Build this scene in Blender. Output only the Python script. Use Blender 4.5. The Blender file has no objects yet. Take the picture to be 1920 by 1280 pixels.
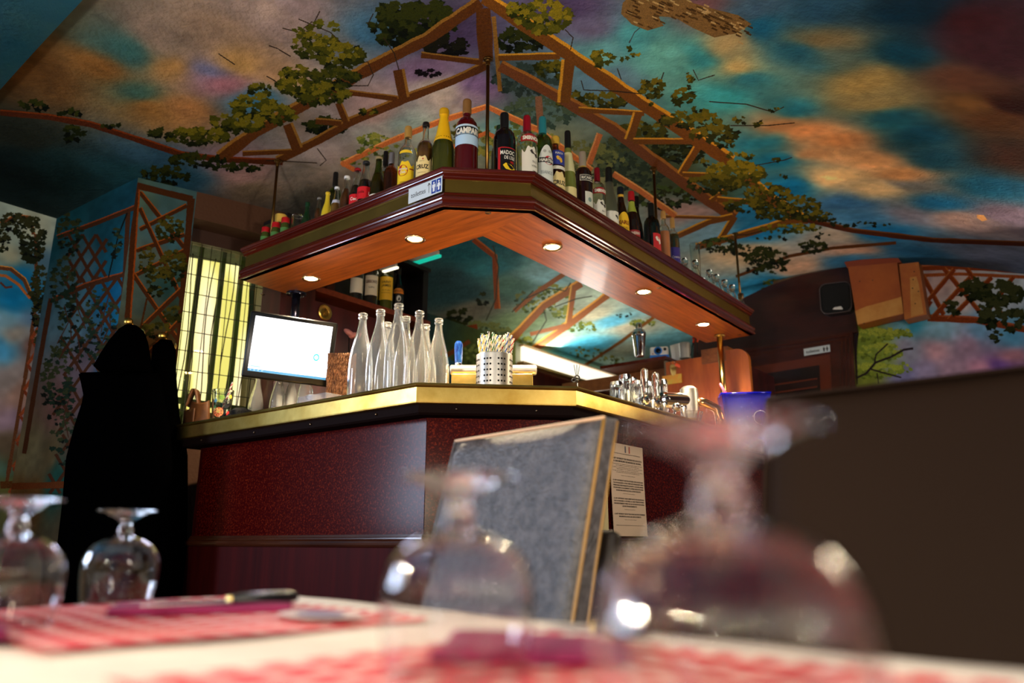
import bpy, bmesh, math, random
import numpy as np
from mathutils import Vector, Matrix

random.seed(7)
rng = np.random.default_rng(7)
S = bpy.context.scene
C = S.collection
R = math.radians

# ------------------------------------------------------------------ camera
H0 = 0.825                                   # camera height over the floor
FPX = 1412.0
TH = math.atan2(375.0, FPX)
cam_d = bpy.data.cameras.new('camera')
cam_d.sensor_width = 36.0
cam_d.lens = FPX / 1920.0 * 36.0
cam_d.clip_start = 0.02
cam_d.dof.use_dof = True
cam_d.dof.focus_distance = 2.5
cam_d.dof.aperture_fstop = 2.3
cam = bpy.data.objects.new('camera', cam_d)
C.objects.link(cam)
cam.location = (0, 0, H0)
cam.rotation_euler = (math.pi / 2 + TH, 0, 0)
S.camera = cam

# ------------------------------------------------------------------ view and light
S.view_settings.view_transform = 'Standard'
S.view_settings.look = 'None'
S.view_settings.exposure = 0.0
S.view_settings.gamma = 1.0
S.view_settings.use_curve_mapping = False
S.cycles.max_bounces = 12
S.cycles.transparent_max_bounces = 16
S.cycles.transmission_bounces = 12
S.cycles.sample_clamp_indirect = 25.0
S.cycles.blur_glossy = 0.5
S.cycles.caustics_refractive = True

w = bpy.data.worlds.new('room_air')
w.use_nodes = True
w.node_tree.nodes['Background'].inputs[0].default_value = (0.5, 0.45, 0.4, 1)
w.node_tree.nodes['Background'].inputs[1].default_value = 0.02
S.world = w

D2 = np.array([math.sin(R(38.0)), math.cos(R(38.0))])     # along the right arm of the bar
D1 = np.array([-D2[1], D2[0]])                            # along the left arm
ROT = math.atan2(D2[1], D2[0])


def ab(a, b):
    p = a * D2 + b * D1
    return float(p[0]), float(p[1])


def to_ab(x, y):
    return x * D2[0] + y * D2[1], x * D1[0] + y * D1[1]


def area(name, loc, target, size, energy, col, size_y=None, spread=None):
    d = bpy.data.lights.new(name, 'AREA')
    d.shape = 'RECTANGLE'
    d.size = size
    d.size_y = size_y or size
    d.energy = energy
    d.color = col
    if spread:
        d.spread = R(spread)
    o = bpy.data.objects.new(name, d)
    C.objects.link(o)
    o.location = loc
    o.rotation_euler = (Vector(target) - Vector(loc)).to_track_quat('-Z', 'Y').to_euler()
    return o


def spot(name, loc, target, energy, col, angle=60, blend=0.6, radius=0.03):
    d = bpy.data.lights.new(name, 'SPOT')
    d.energy = energy
    d.color = col
    d.spot_size = R(angle)
    d.spot_blend = blend
    d.shadow_soft_size = radius
    o = bpy.data.objects.new(name, d)
    C.objects.link(o)
    o.location = loc
    o.rotation_euler = (Vector(target) - Vector(loc)).to_track_quat('-Z', 'Y').to_euler()
    return o


# daylight through the window in the left wall, outside the frame
for _a in (-0.47, -0.92, -1.37):
    _x, _y = ab(_a, 3.78)
    area('daylight_left', (_x, _y, 1.5), (_x + 2, _y - 1.6, 1.0), 0.30, 34, (0.62, 0.76, 1.0), 1.2)
# added unseen spots behind the camera brighten the vault
spot('vault_fill', (1.35, -0.5, 1.15), (*ab(2.4, 1.3), 2.55), 290, (1.0, 0.90, 0.76), 110, 1.0, 0.12)
spot('vault_fill', (-0.9, -0.5, 1.2), (*ab(1.8, 2.3), 2.45), 150, (1.0, 0.90, 0.78), 100, 1.0, 0.12)
# added area light behind the camera, reflected in the brass edge
area('brass_edge_fill', (0.42, -1.45, 1.98), (0.1, 2.0, 1.15), 0.34, 34, (1.0, 0.84, 0.62), 0.16)
# added overhead spots, out of view, to brighten the laid table
for (px_, py_, e_) in ((0.12, 0.42, 11), (-0.95, 0.05, 12), (0.95, 0.30, 11), (0.05, -0.75, 12), (-0.45, 1.25, 11)):
    spot('table_fill', (px_, py_, 2.2), (0.02, 0.6, 0.75), e_, (1.0, 0.90, 0.78), 80, 0.6, 0.02)
# added low spots, out of view, for highlights on the wine glasses
for (px_, py_, pz_, e_) in ((-1.25, -0.15, 1.15, 60), (-1.2, 0.55, 1.3, 45), (0.95, -0.45, 1.2, 50), (0.1, -1.0, 1.1, 50), (-0.5, -0.8, 1.35, 50)):
    spot('glass_highlight_fill', (px_, py_, pz_), (0.0, 0.45, 0.80), e_, (1.0, 0.84, 0.60), 36, 0.8, 0.025)
# added light outside the frame, brightens the right brass edge
area('right_edge_fill', (2.62, 3.18, 1.95), (0.6, 2.9, 1.2), 0.3, 12, (1.0, 0.82, 0.56))
# added point lights behind and beside the camera, for glints in the glasses
for (bx_, by_, bz_, e_) in ((-1.5, -0.9, 1.95, 16), (-0.6, -1.3, 2.1, 16), (1.5, -1.1, 2.05, 16), (1.9, 0.2, 1.95, 9), (-2.0, 0.3, 1.9, 9), (0.95, -0.35, 1.9, 9)):
    bl_ = bpy.data.lights.new('glint_point', 'POINT')
    bl_.energy = e_
    bl_.color = (1.0, 0.80, 0.52)
    bl_.shadow_soft_size = 0.02
    bo_ = bpy.data.objects.new('glint_point', bl_)
    C.objects.link(bo_)
    bo_.location = (bx_, by_, bz_)


# ------------------------------------------------------------------ survey helpers
def slopes(u, v):
    """horizontal and vertical slope (x/y, z/y) of the sight line through a surveyed photo point"""
    u = np.asarray(u, float)
    v = np.asarray(v, float)
    y = FPX * math.cos(TH) - (640 - v) * math.sin(TH)
    z = FPX * math.sin(TH) + (640 - v) * math.cos(TH)
    return (u - 960) / y, z / y


def at_z(u, v, z):
    """point at height z above the camera"""
    sx, sz = slopes(u, v)
    y = z / sz
    return float(sx * y), float(y)


def at_line(u, v, p, d):
    """point on the vertical plane through p along d; returns x, y, z above the camera"""
    sx, sz = slopes(u, v)
    t = (sx * p[1] - p[0]) / (d[0] - sx * d[1])
    y = p[1] + d[1] * t
    return p[0] + d[0] * t, y, sz * y


# ------------------------------------------------------------------ colours and materials
def lin(c):
    return tuple(((x / 255.0) / 12.92) if x <= 10.3 else (((x / 255.0) + 0.055) / 1.055) ** 2.4 for x in c)


MATS = {}


def mat(name, col=(128, 128, 128), rough=0.5, metal=0.0, trans=0.0, ior=1.45, emit=None, power=0.0,
        coat=0.0, spec=0.5, bump=0.0, bscale=60.0, var=None, vscale=8.0, vmix=0.5, stretch=None,
        sheen=0.0, alpha=1.0):
    if name in MATS:
        return MATS[name]
    m = bpy.data.materials.new(name)
    m.use_nodes = True
    nt = m.node_tree
    b = nt.nodes['Principled BSDF']
    b.inputs['Base Color'].default_value = (*lin(col), 1)
    b.inputs['Roughness'].default_value = rough
    b.inputs['Metallic'].default_value = metal
    b.inputs['Transmission Weight'].default_value = trans
    b.inputs['IOR'].default_value = ior
    b.inputs['Coat Weight'].default_value = coat
    b.inputs['Coat Roughness'].default_value = 0.08
    b.inputs['Specular IOR Level'].default_value = spec
    b.inputs['Sheen Weight'].default_value = sheen
    b.inputs['Alpha'].default_value = alpha
    if emit is not None:
        b.inputs['Emission Color'].default_value = (*lin(emit), 1)
        b.inputs['Emission Strength'].default_value = power
    tc = nt.nodes.new('ShaderNodeTexCoord')
    mp = nt.nodes.new('ShaderNodeMapping')
    nt.links.new(tc.outputs['Object'], mp.inputs[0])
    if stretch:
        mp.inputs['Scale'].default_value = stretch
    if var is not None:
        n = nt.nodes.new('ShaderNodeTexNoise')
        n.inputs['Scale'].default_value = vscale
        n.inputs['Detail'].default_value = 6
        n.inputs['Roughness'].default_value = 0.65
        nt.links.new(mp.outputs[0], n.inputs['Vector'])
        r = nt.nodes.new('ShaderNodeValToRGB')
        r.color_ramp.elements[0].position = 0.5 - 0.5 * vmix * 0.5
        r.color_ramp.elements[1].position = 0.5 + 0.5 * vmix * 0.5
        r.color_ramp.elements[0].color = (*lin(col), 1)
        r.color_ramp.elements[1].color = (*lin(var), 1)
        nt.links.new(n.outputs[0], r.inputs[0])
        nt.links.new(r.outputs[0], b.inputs['Base Color'])
    if bump > 0:
        n2 = nt.nodes.new('ShaderNodeTexNoise')
        n2.inputs['Scale'].default_value = bscale
        n2.inputs['Detail'].default_value = 5
        nt.links.new(mp.outputs[0], n2.inputs['Vector'])
        bp = nt.nodes.new('ShaderNodeBump')
        bp.inputs['Strength'].default_value = bump
        bp.inputs['Distance'].default_value = 0.01
        nt.links.new(n2.outputs[0], bp.inputs['Height'])
        nt.links.new(bp.outputs[0], b.inputs['Normal'])
    MATS[name] = m
    return m


def glass_mat(name, col=(255, 255, 255), rough=0.0, ior=1.46):
    return mat(name, col, rough, trans=1.0, ior=ior)


# ------------------------------------------------------------------ mesh building
class MB:
    def __init__(self):
        self.v, self.f, self.m, self.s = [], [], [], []

    def add(self, vs, fs, mi=0, smooth=False):
        o = len(self.v)
        self.v += [tuple(map(float, p)) for p in vs]
        self.f += [tuple(i + o for i in q) for q in fs]
        self.m += [mi] * len(fs)
        self.s += [smooth] * len(fs)
        return self

    def box(self, c, s, rz=0.0, mi=0, mtx=None):
        x, y, z = (q / 2 for q in s)
        vs = [(sx * x, sy * y, sz * z) for sz in (-1, 1) for sy in (-1, 1) for sx in (-1, 1)]
        cr, sr = math.cos(rz), math.sin(rz)
        if mtx is not None:
            vs = [tuple(mtx @ Vector(p)) for p in vs]
            vs = [(p[0] + c[0], p[1] + c[1], p[2] + c[2]) for p in vs]
        else:
            vs = [(c[0] + p[0] * cr - p[1] * sr, c[1] + p[0] * sr + p[1] * cr, c[2] + p[2]) for p in vs]
        return self.add(vs, [(0, 2, 3, 1), (4, 5, 7, 6), (0, 1, 5, 4), (2, 6, 7, 3), (0, 4, 6, 2), (1, 3, 7, 5)], mi)

    def rbox(self, c, s, r=0.005, rz=0.0, mi=0, seg=2, mtx=None):
        bm = bmesh.new()
        bmesh.ops.create_cube(bm, size=1)
        bmesh.ops.scale(bm, vec=s, verts=bm.verts)
        bmesh.ops.bevel(bm, geom=bm.edges[:], offset=min(r, min(s) * 0.49), segments=seg, profile=0.5, affect='EDGES')
        mt = Matrix.Translation(c) @ (mtx.to_4x4() if mtx is not None else Matrix.Rotation(rz, 4, 'Z'))
        bm.verts.index_update()
        self.add([mt @ p.co for p in bm.verts], [[q.index for q in f.verts] for f in bm.faces], mi, True)
        bm.free()
        return self

    def prism(self, poly, z0, z1, mi=0):
        n = len(poly)
        ar = sum(poly[i][0] * poly[(i + 1) % n][1] - poly[(i + 1) % n][0] * poly[i][1] for i in range(n))
        if ar < 0:
            poly = poly[::-1]
        vs = [(p[0], p[1], z0) for p in poly] + [(p[0], p[1], z1) for p in poly]
        fs = [tuple(range(n))[::-1], tuple(range(n, 2 * n))] + [(i, (i + 1) % n, n + (i + 1) % n, n + i) for i in range(n)]
        return self.add(vs, fs, mi)

    def plate(self, poly3, off, mi=0):
        """flat polygon in space given thickness along off"""
        n = len(poly3)
        vs = list(poly3) + [(p[0] + off[0], p[1] + off[1], p[2] + off[2]) for p in poly3]
        fs = [tuple(range(n))[::-1], tuple(range(n, 2 * n))] + [(i, (i + 1) % n, n + (i + 1) % n, n + i) for i in range(n)]
        return self.add(vs, fs, mi)

    def lathe(self, prof, seg=24, c=(0, 0, 0), mi=0, smooth=True, mtx=None, closed=False, wob=None):
        vs, fs = [], []
        if smooth:                      # support rings beside every edge keep the shading crisp
            q = []
            for i in range(len(prof) if closed else len(prof) - 1):
                a_, b_ = prof[i], prof[(i + 1) % len(prof)]
                L = math.hypot(b_[0] - a_[0], b_[1] - a_[1])
                q.append(a_)
                if L > .005:
                    k = min(.0015, L * .12) / L
                    q.append((a_[0] + (b_[0] - a_[0]) * k, a_[1] + (b_[1] - a_[1]) * k))
                    q.append((b_[0] - (b_[0] - a_[0]) * k, b_[1] - (b_[1] - a_[1]) * k))
            if not closed:
                q.append(prof[-1])
            prof = q
        n = len(prof)
        for i, (r, z) in enumerate(prof):
            for k in range(seg):
                t = 2 * math.pi * k / seg
                q = r * (1 + (wob(t, z) if wob else 0))
                p = Vector((q * math.cos(t), q * math.sin(t), z))
                if mtx is not None:
                    p = mtx @ p
                vs.append((p[0] + c[0], p[1] + c[1], p[2] + c[2]))
        for i in range(n - 1 if not closed else n):
            j = (i + 1) % n
            for k in range(seg):
                l = (k + 1) % seg
                fs.append((i * seg + k, i * seg + l, j * seg + l, j * seg + k))
        if not closed:
            if prof[0][0] > 1e-6:
                fs.append(tuple(range(seg))[::-1])
            if prof[-1][0] > 1e-6:
                fs.append(tuple(range((n - 1) * seg, n * seg)))
        return self.add(vs, fs, mi, smooth)

    def tube(self, pts, r, seg=8, mi=0, smooth=True, closed=False):
        pts = [Vector(p) for p in pts]
        n = len(pts)
        rs = r if isinstance(r, (list, tuple)) else [r] * n
        vs, fs = [], []
        up = None
        for i, p in enumerate(pts):
            if closed:
                t = (pts[(i + 1) % n] - pts[i - 1]).normalized()
            else:
                t = (pts[min(i + 1, n - 1)] - pts[max(i - 1, 0)]).normalized()
            if up is None:
                up = Vector((0, 0, 1)) if abs(t.z) < 0.9 else Vector((1, 0, 0))
            x = t.cross(up).normalized()
            y = x.cross(t).normalized()
            up = y
            for k in range(seg):
                a = 2 * math.pi * k / seg
                vs.append(p + x * (math.cos(a) * rs[i]) + y * (math.sin(a) * rs[i]))
        for i in range(n if closed else n - 1):
            j = (i + 1) % n
            for k in range(seg):
                l = (k + 1) % seg
                fs.append((i * seg + k, i * seg + l, j * seg + l, j * seg + k))
        if not closed:
            fs.append(tuple(range(seg))[::-1])
            fs.append(tuple(range((n - 1) * seg, n * seg)))
        return self.add(vs, fs, mi, smooth)

    def ball(self, c, r, seg=12, mi=0, sc=(1, 1, 1), mtx=None):
        pr = [(math.sin(math.pi * i / 8) * r, -math.cos(math.pi * i / 8) * r) for i in range(9)]
        pr[0] = (1e-5, -r)
        pr[-1] = (1e-5, r)
        m3 = Matrix.Diagonal(sc)
        if mtx is not None:
            m3 = mtx @ m3
        return self.lathe(pr, seg, c, mi, True, m3)

    def sweep(self, prof, path, mi=0, smooth=False, caps=True, side=1.0):
        """open path of plan points; prof = (outward, z); mitred corners"""
        n = len(path)
        P = [np.array(p, float) for p in path]
        vs, fs = [], []
        for i in range(n):
            if i == 0:
                d = (P[1] - P[0])
                d /= np.linalg.norm(d)
                nn = np.array([d[1], -d[0]]) * side
            elif i == n - 1:
                d = (P[-1] - P[-2])
                d /= np.linalg.norm(d)
                nn = np.array([d[1], -d[0]]) * side
            else:
                d0 = (P[i] - P[i - 1]) / np.linalg.norm(P[i] - P[i - 1])
                d1 = (P[i + 1] - P[i]) / np.linalg.norm(P[i + 1] - P[i])
                n0 = np.array([d0[1], -d0[0]]) * side
                n1 = np.array([d1[1], -d1[0]]) * side
                nn = (n0 + n1) / (1 + n0.dot(n1))
            for (o, z) in prof:
                q = P[i] + nn * o
                vs.append((q[0], q[1], z))
        m = len(prof)
        for i in range(n - 1):
            for k in range(m):
                l = (k + 1) % m
                fs.append((i * m + k, i * m + l, (i + 1) * m + l, (i + 1) * m + k))
        if caps:
            fs.append(tuple(range(m)))
            fs.append(tuple(range((n - 1) * m, n * m))[::-1])
        return self.add(vs, fs, mi, smooth)

    def build(self, name, mats, parent=None, loc=None, rz=0.0, fixn=True):
        me = bpy.data.meshes.new(name)
        me.from_pydata(self.v, [], self.f)
        for m in (mats if isinstance(mats, (list, tuple)) else [mats]):
            me.materials.append(m)
        me.polygons.foreach_set('material_index', self.m)
        me.polygons.foreach_set('use_smooth', self.s)
        if fixn:
            bm = bmesh.new()
            bm.from_mesh(me)
            bmesh.ops.recalc_face_normals(bm, faces=bm.faces)
            bm.to_mesh(me)
            bm.free()
        me.update()
        o = bpy.data.objects.new(name, me)
        C.objects.link(o)
        if parent is not None:
            o.parent = parent
        if loc is not None:
            o.location = loc
        if rz:
            o.rotation_euler = (0, 0, rz)
        return o


def thing(name, label, cat, loc=(0, 0, 0), rz=0.0, group=None):
    o = bpy.data.objects.new(name, None)
    C.objects.link(o)
    o.empty_display_size = 0.05
    o.location = loc
    o.rotation_euler = (0, 0, rz)
    tag(o, label, cat, group)
    return o


def tag(o, label, cat, group=None):
    o['label'] = label
    o['category'] = cat
    if group:
        o['group'] = group
    return o


def struct(o):
    o['kind'] = 'structure'
    return o


def copy_tree(o, parent=None):
    c = o.copy()
    C.objects.link(c)
    if parent is not None:
        c.parent = parent
    for ch in list(o.children):
        copy_tree(ch, c)
    return c


_TXT = {}


def text_mesh(s, bold=0.0, shear=0.0, spacing=1.0):
    """lettering as plain geometry: list of verts (x from 0..width, y 0..1 cap height) and faces"""
    k = (s, bold, shear, spacing)
    if k not in _TXT:
        cu = bpy.data.curves.new('lettering', 'FONT')
        cu.body = s
        cu.size = 1.0
        cu.offset = bold
        cu.shear = shear
        cu.space_character = spacing
        cu.resolution_u = 2
        ob = bpy.data.objects.new('lettering', cu)
        me = ob.to_mesh()
        vs = np.array([v.co[:] for v in me.vertices])
        fs = [tuple(p.vertices) for p in me.polygons]
        ob.to_mesh_clear()
        bpy.data.objects.remove(ob)
        vs[:, 0] -= vs[:, 0].min()
        _TXT[k] = (vs, fs)
    return _TXT[k]


def put_text(mb, s, width, height, fn, mi=0, bold=0.0, shear=0.0, squeeze=True, spacing=1.0):
    """fn(x, y) -> 3D point; x centred on 0, y from the middle; text scaled to width x height"""
    vs, fs = text_mesh(s, bold, shear, spacing)
    W = vs[:, 0].max()
    y0, y1 = 0.0, 0.73
    k = height / (y1 - y0)
    kx = width / W if squeeze else k
    pts = [fn((p[0] - W / 2) * kx, (p[1] - (y0 + y1) / 2) * k) for p in vs]
    mb.add(pts, fs, mi)
# ------------------------------------------------------------------ painted murals
def ceil_z(b):
    b = np.asarray(b, float)
    return np.where(b > 1.45, 1.75 - 0.035 * (b - 1.45) ** 2, 1.75 - 0.17 * (b - 1.45) ** 2)


def hit_ceiling(u, v):
    sx, sz = slopes(u, v)
    bb = sx * D1[0] + D1[1]
    aa = sx * D2[0] + D2[1]
    lo = np.zeros_like(sx) + 0.3
    hi = np.zeros_like(sx) + 14.0
    for _ in range(36):
        m = (lo + hi) / 2
        up = sz * m > ceil_z(bb * m)
        hi = np.where(up, m, hi)
        lo = np.where(up, lo, m)
    return aa * lo, bb * lo


def hit_plane(p, d):
    p = np.array(p, float)
    d = np.array(d, float)

    def f(u, v):
        sx, sz = slopes(u, v)
        t = (sx * p[1] - p[0]) / (d[0] - sx * d[1])
        return t, sz * (p[1] + d[1] * t)
    return f


def vnoise(h, w, ch, cw):
    g = rng.random((ch + 2, cw + 2)).astype(np.float32)
    y = np.linspace(0, ch, h, endpoint=False)
    x = np.linspace(0, cw, w, endpoint=False)
    yi, xi = y.astype(int), x.astype(int)
    fy, fx = y - yi, x - xi
    fy = (fy * fy * (3 - 2 * fy))[:, None].astype(np.float32)
    fx = (fx * fx * (3 - 2 * fx))[None, :].astype(np.float32)
    A = g[yi][:, xi]
    B = g[yi][:, xi + 1]
    Cc = g[yi + 1][:, xi]
    D = g[yi + 1][:, xi + 1]
    return (A * (1 - fx) + B * fx) * (1 - fy) + (Cc * (1 - fx) + D * fx) * fy


class Mural:
    def __init__(self, name, s0, s1, t0, t1, res, hit):
        self.name, self.s0, self.t0, self.s1, self.t1, self.res, self.hit = name, s0, t0, s1, t1, res, hit
        self.W = int((s1 - s0) / res)
        self.H = int((t1 - t0) / res)

    def background(self, pts, warp=0.10, p=3.6):
        U = np.array([q[0] for q in pts], float)
        V = np.array([q[1] for q in pts], float)
        col = np.array([q[2] for q in pts], float)
        pk = (col[:, 0] > 185) & (col[:, 2] < 115)
        col[pk] = col[pk] * np.array([.93, 1.03, 1.18])
        ps, pt = self.hit(U, V)
        h, w = self.H // 6 + 1, self.W // 6 + 1
        T, Sx = np.mgrid[0:h, 0:w]
        Sx = self.s0 + (Sx + 0.5) / w * (self.s1 - self.s0)
        T = self.t0 + (T + 0.5) / h * (self.t1 - self.t0)
        n = max(4, int((self.s1 - self.s0) / 0.35))
        m = max(4, int((self.t1 - self.t0) / 0.35))
        Sx = Sx + (vnoise(h, w, m, n) - .5) * warp * 2 + (vnoise(h, w, m * 3, n * 3) - .5) * warp
        T = T + (vnoise(h, w, m, n) - .5) * warp * 2 + (vnoise(h, w, m * 3, n * 3) - .5) * warp
        num = np.zeros((h, w, 3))
        den = np.zeros((h, w))
        for i in range(len(pts)):
            d2 = (Sx - ps[i]) ** 2 + (T - pt[i]) ** 2 + 0.0009
            wt = d2 ** (-p / 2)
            num += wt[..., None] * col[i]
            den += wt
        small = (num / den[..., None] / 255.0).astype(np.float32)
        # bilinear enlargement
        y = np.linspace(0, h - 1.001, self.H)
        x = np.linspace(0, w - 1.001, self.W)
        yi, xi = y.astype(int), x.astype(int)
        fy = (y - yi)[:, None, None].astype(np.float32)
        fx = (x - xi)[None, :, None].astype(np.float32)
        r0 = small[yi]
        r1 = small[yi + 1]
        rr = r0 * (1 - fy) + r1 * fy
        self.a = rr[:, xi] * (1 - fx) + rr[:, xi + 1] * fx
        # brush mottling
        for (sc, amp) in ((9, .10), (30, .09), (110, .07)):
            k = max(3, int((self.t1 - self.t0) * sc / 3))
            l = max(3, int((self.s1 - self.s0) * sc / 3))
            self.a *= (1 + (vnoise(self.H, self.W, k, l) - .5) * amp * 2)[..., None]

    def poly_st(self, s, t, col, alpha=1.0):
        x = (s - self.s0) / self.res
        y = (t - self.t0) / self.res
        x0, x1 = int(max(0, np.floor(x.min()))), int(min(self.W - 1, np.ceil(x.max())))
        y0, y1 = int(max(0, np.floor(y.min()))), int(min(self.H - 1, np.ceil(y.max())))
        if x1 < x0 or y1 < y0:
            return
        Y, X = np.mgrid[y0:y1 + 1, x0:x1 + 1]
        ins = np.zeros(X.shape, bool)
        n = len(x)
        for i in range(n):
            j = (i + 1) % n
            if y[i] == y[j]:
                continue
            c = (y[i] > Y) != (y[j] > Y)
            ins ^= c & (X < (x[j] - x[i]) * (Y - y[i]) / (y[j] - y[i]) + x[i])
        sub = self.a[y0:y1 + 1, x0:x1 + 1]
        c = np.array(col, np.float32) / 255.0
        sub[ins] = sub[ins] * (1 - alpha) + c * alpha * (0.85 + 0.3 * rng.random((int(ins.sum()), 1)).astype(np.float32))

    def poly(self, pts, col, alpha=1.0):
        p = np.array(pts, float)
        s, t = self.hit(p[:, 0], p[:, 1])
        self.poly_st(s, t, col, alpha)

    def line(self, pts, w, col, hi=None, alpha=1.0, hiside=-1):
        p = [np.array(pts[0], float)]
        for q in pts[1:]:
            q = np.array(q, float)
            k = max(1, int(np.linalg.norm(q - p[-1]) / 18))
            a0 = p[-1]
            for i in range(1, k + 1):
                p.append(a0 + (q - a0) * i / k)
        p = np.array(p)
        d = np.gradient(p, axis=0) if len(p) > 1 else np.array([[1, 0]])
        d /= np.linalg.norm(d, axis=1)[:, None] + 1e-9
        n = np.stack([-d[:, 1], d[:, 0]], 1)
        jw = (1 + (rng.random(len(p)) - .5) * .18)[:, None]
        L = p + n * w / 2 * jw
        Rr = p - n * w / 2 * jw
        for i in range(len(p) - 1):
            self.poly([L[i], L[i + 1] + d[i] * .6, Rr[i + 1] + d[i] * .6, Rr[i]], col, alpha)
        if hi is not None:
            k = -1 if hiside < 0 else 1
            # the upper side in the picture carries the painted highlight
            up = np.where((n[:, 1:2] * k) > 0, 1, -1)
            A = p + n * up * w / 2 * jw
            B = p + n * up * (w / 2 * jw - w * .24)
            for i in range(len(p) - 1):
                self.poly([A[i], A[i + 1] + d[i] * .6, B[i + 1] + d[i] * .6, B[i]], hi, alpha)

    def leaves(self, u, v, rx, ry, n, size, cols, flat=0.75, rot=0.0):
        n = int(n * 1.05)
        th = rng.random(n) * 6.283
        rr = np.sqrt(rng.random(n)) ** 0.9
        cx, cy = rx * rr * np.cos(th), ry * rr * np.sin(th)
        cu = u + cx * math.cos(rot) - cy * math.sin(rot)
        cv = v + cx * math.sin(rot) + cy * math.cos(rot)
        K = 10
        ang = np.linspace(0, 6.283, K, endpoint=False)
        rad = np.where(np.arange(K) % 2 == 0, 1.0, 0.66)
        a0 = rng.random(n) * 6.283
        sz = size * (0.6 + 0.7 * rng.random(n))
        el = 0.55 + 0.35 * rng.random(n)
        rad = rad[None, :] * (0.78 + 0.44 * rng.random((n, K)))
        lx = np.cos(ang)[None, :] * rad
        ly = np.sin(ang)[None, :] * rad * el[:, None]
        X = cu[:, None] + (lx * np.cos(a0)[:, None] - ly * np.sin(a0)[:, None]) * sz[:, None]
        Y = cv[:, None] + (lx * np.sin(a0)[:, None] + ly * np.cos(a0)[:, None]) * sz[:, None] * flat
        s, t = self.hit(X, Y)
        # darker leaves first, the painted light ones on top
        order = np.argsort(cv + rng.normal(0, ry * .5, n))[::-1]
        m = len(cols)
        for i, k in enumerate(order):
            c = cols[min(m - 1, int(m * (i / n) * .75 + m * .35 * rng.random()))]
            self.poly_st(s[k], t[k], c)

    def material(self, rough=0.75, bump=0.35, bscale=90.0, gain=1.0):
        im = bpy.data.images.new(self.name, self.W, self.H)
        px = np.ones((self.H, self.W, 4), np.float32)
        g = self.a.mean(axis=2, keepdims=True)
        px[..., :3] = np.clip(np.clip(g + (self.a - g) * 1.04, 0, 1) ** 1.08 * 1.14, 0, 1)
        im.pixels.foreach_set(px.ravel())
        im.update()
        m = mat(self.name, (200, 200, 200), rough, bump=bump, bscale=bscale, spec=0.06)
        nt = m.node_tree
        t = nt.nodes.new('ShaderNodeTexImage')
        t.image = im
        t.extension = 'EXTEND'
        uv = nt.nodes.new('ShaderNodeUVMap')
        nt.links.new(uv.outputs[0], t.inputs[0])
        mx = nt.nodes.new('ShaderNodeVectorMath')
        mx.operation = 'SCALE'
        mx.inputs['Scale'].default_value = gain
        nt.links.new(t.outputs[0], mx.inputs[0])
        nt.links.new(mx.outputs[0], nt.nodes['Principled BSDF'].inputs['Base Color'])
        self.a = None
        return m

    def uv(self, me, st):
        """st: (s, t) per vertex"""
        l = me.uv_layers.new(name='UVMap')
        idx = np.zeros(len(me.loops), int)
        me.loops.foreach_get('vertex_index', idx)
        q = np.array(st)[idx]
        q[:, 0] = (q[:, 0] - self.s0) / (self.s1 - self.s0)
        q[:, 1] = (q[:, 1] - self.t0) / (self.t1 - self.t0)
        l.data.foreach_set('uv', q.ravel())


OLIVE = [(22, 26, 8), (38, 42, 10), (62, 62, 14), (96, 88, 22)]
DARKL = [(12, 16, 8), (26, 32, 10), (44, 48, 14)]
BRIGHT = [(36, 42, 10), (60, 62, 14), (84, 82, 20), (118, 106, 26)]
FADED = [(52, 66, 48), (78, 88, 56), (104, 108, 62)]
FRESH = [(62, 78, 34), (92, 104, 44), (128, 132, 60)]
BR = (84, 48, 20)
BRD = (72, 34, 16)
BRR = (104, 64, 24)
HI = (190, 138, 42)
HIL = (132, 94, 40)

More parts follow.
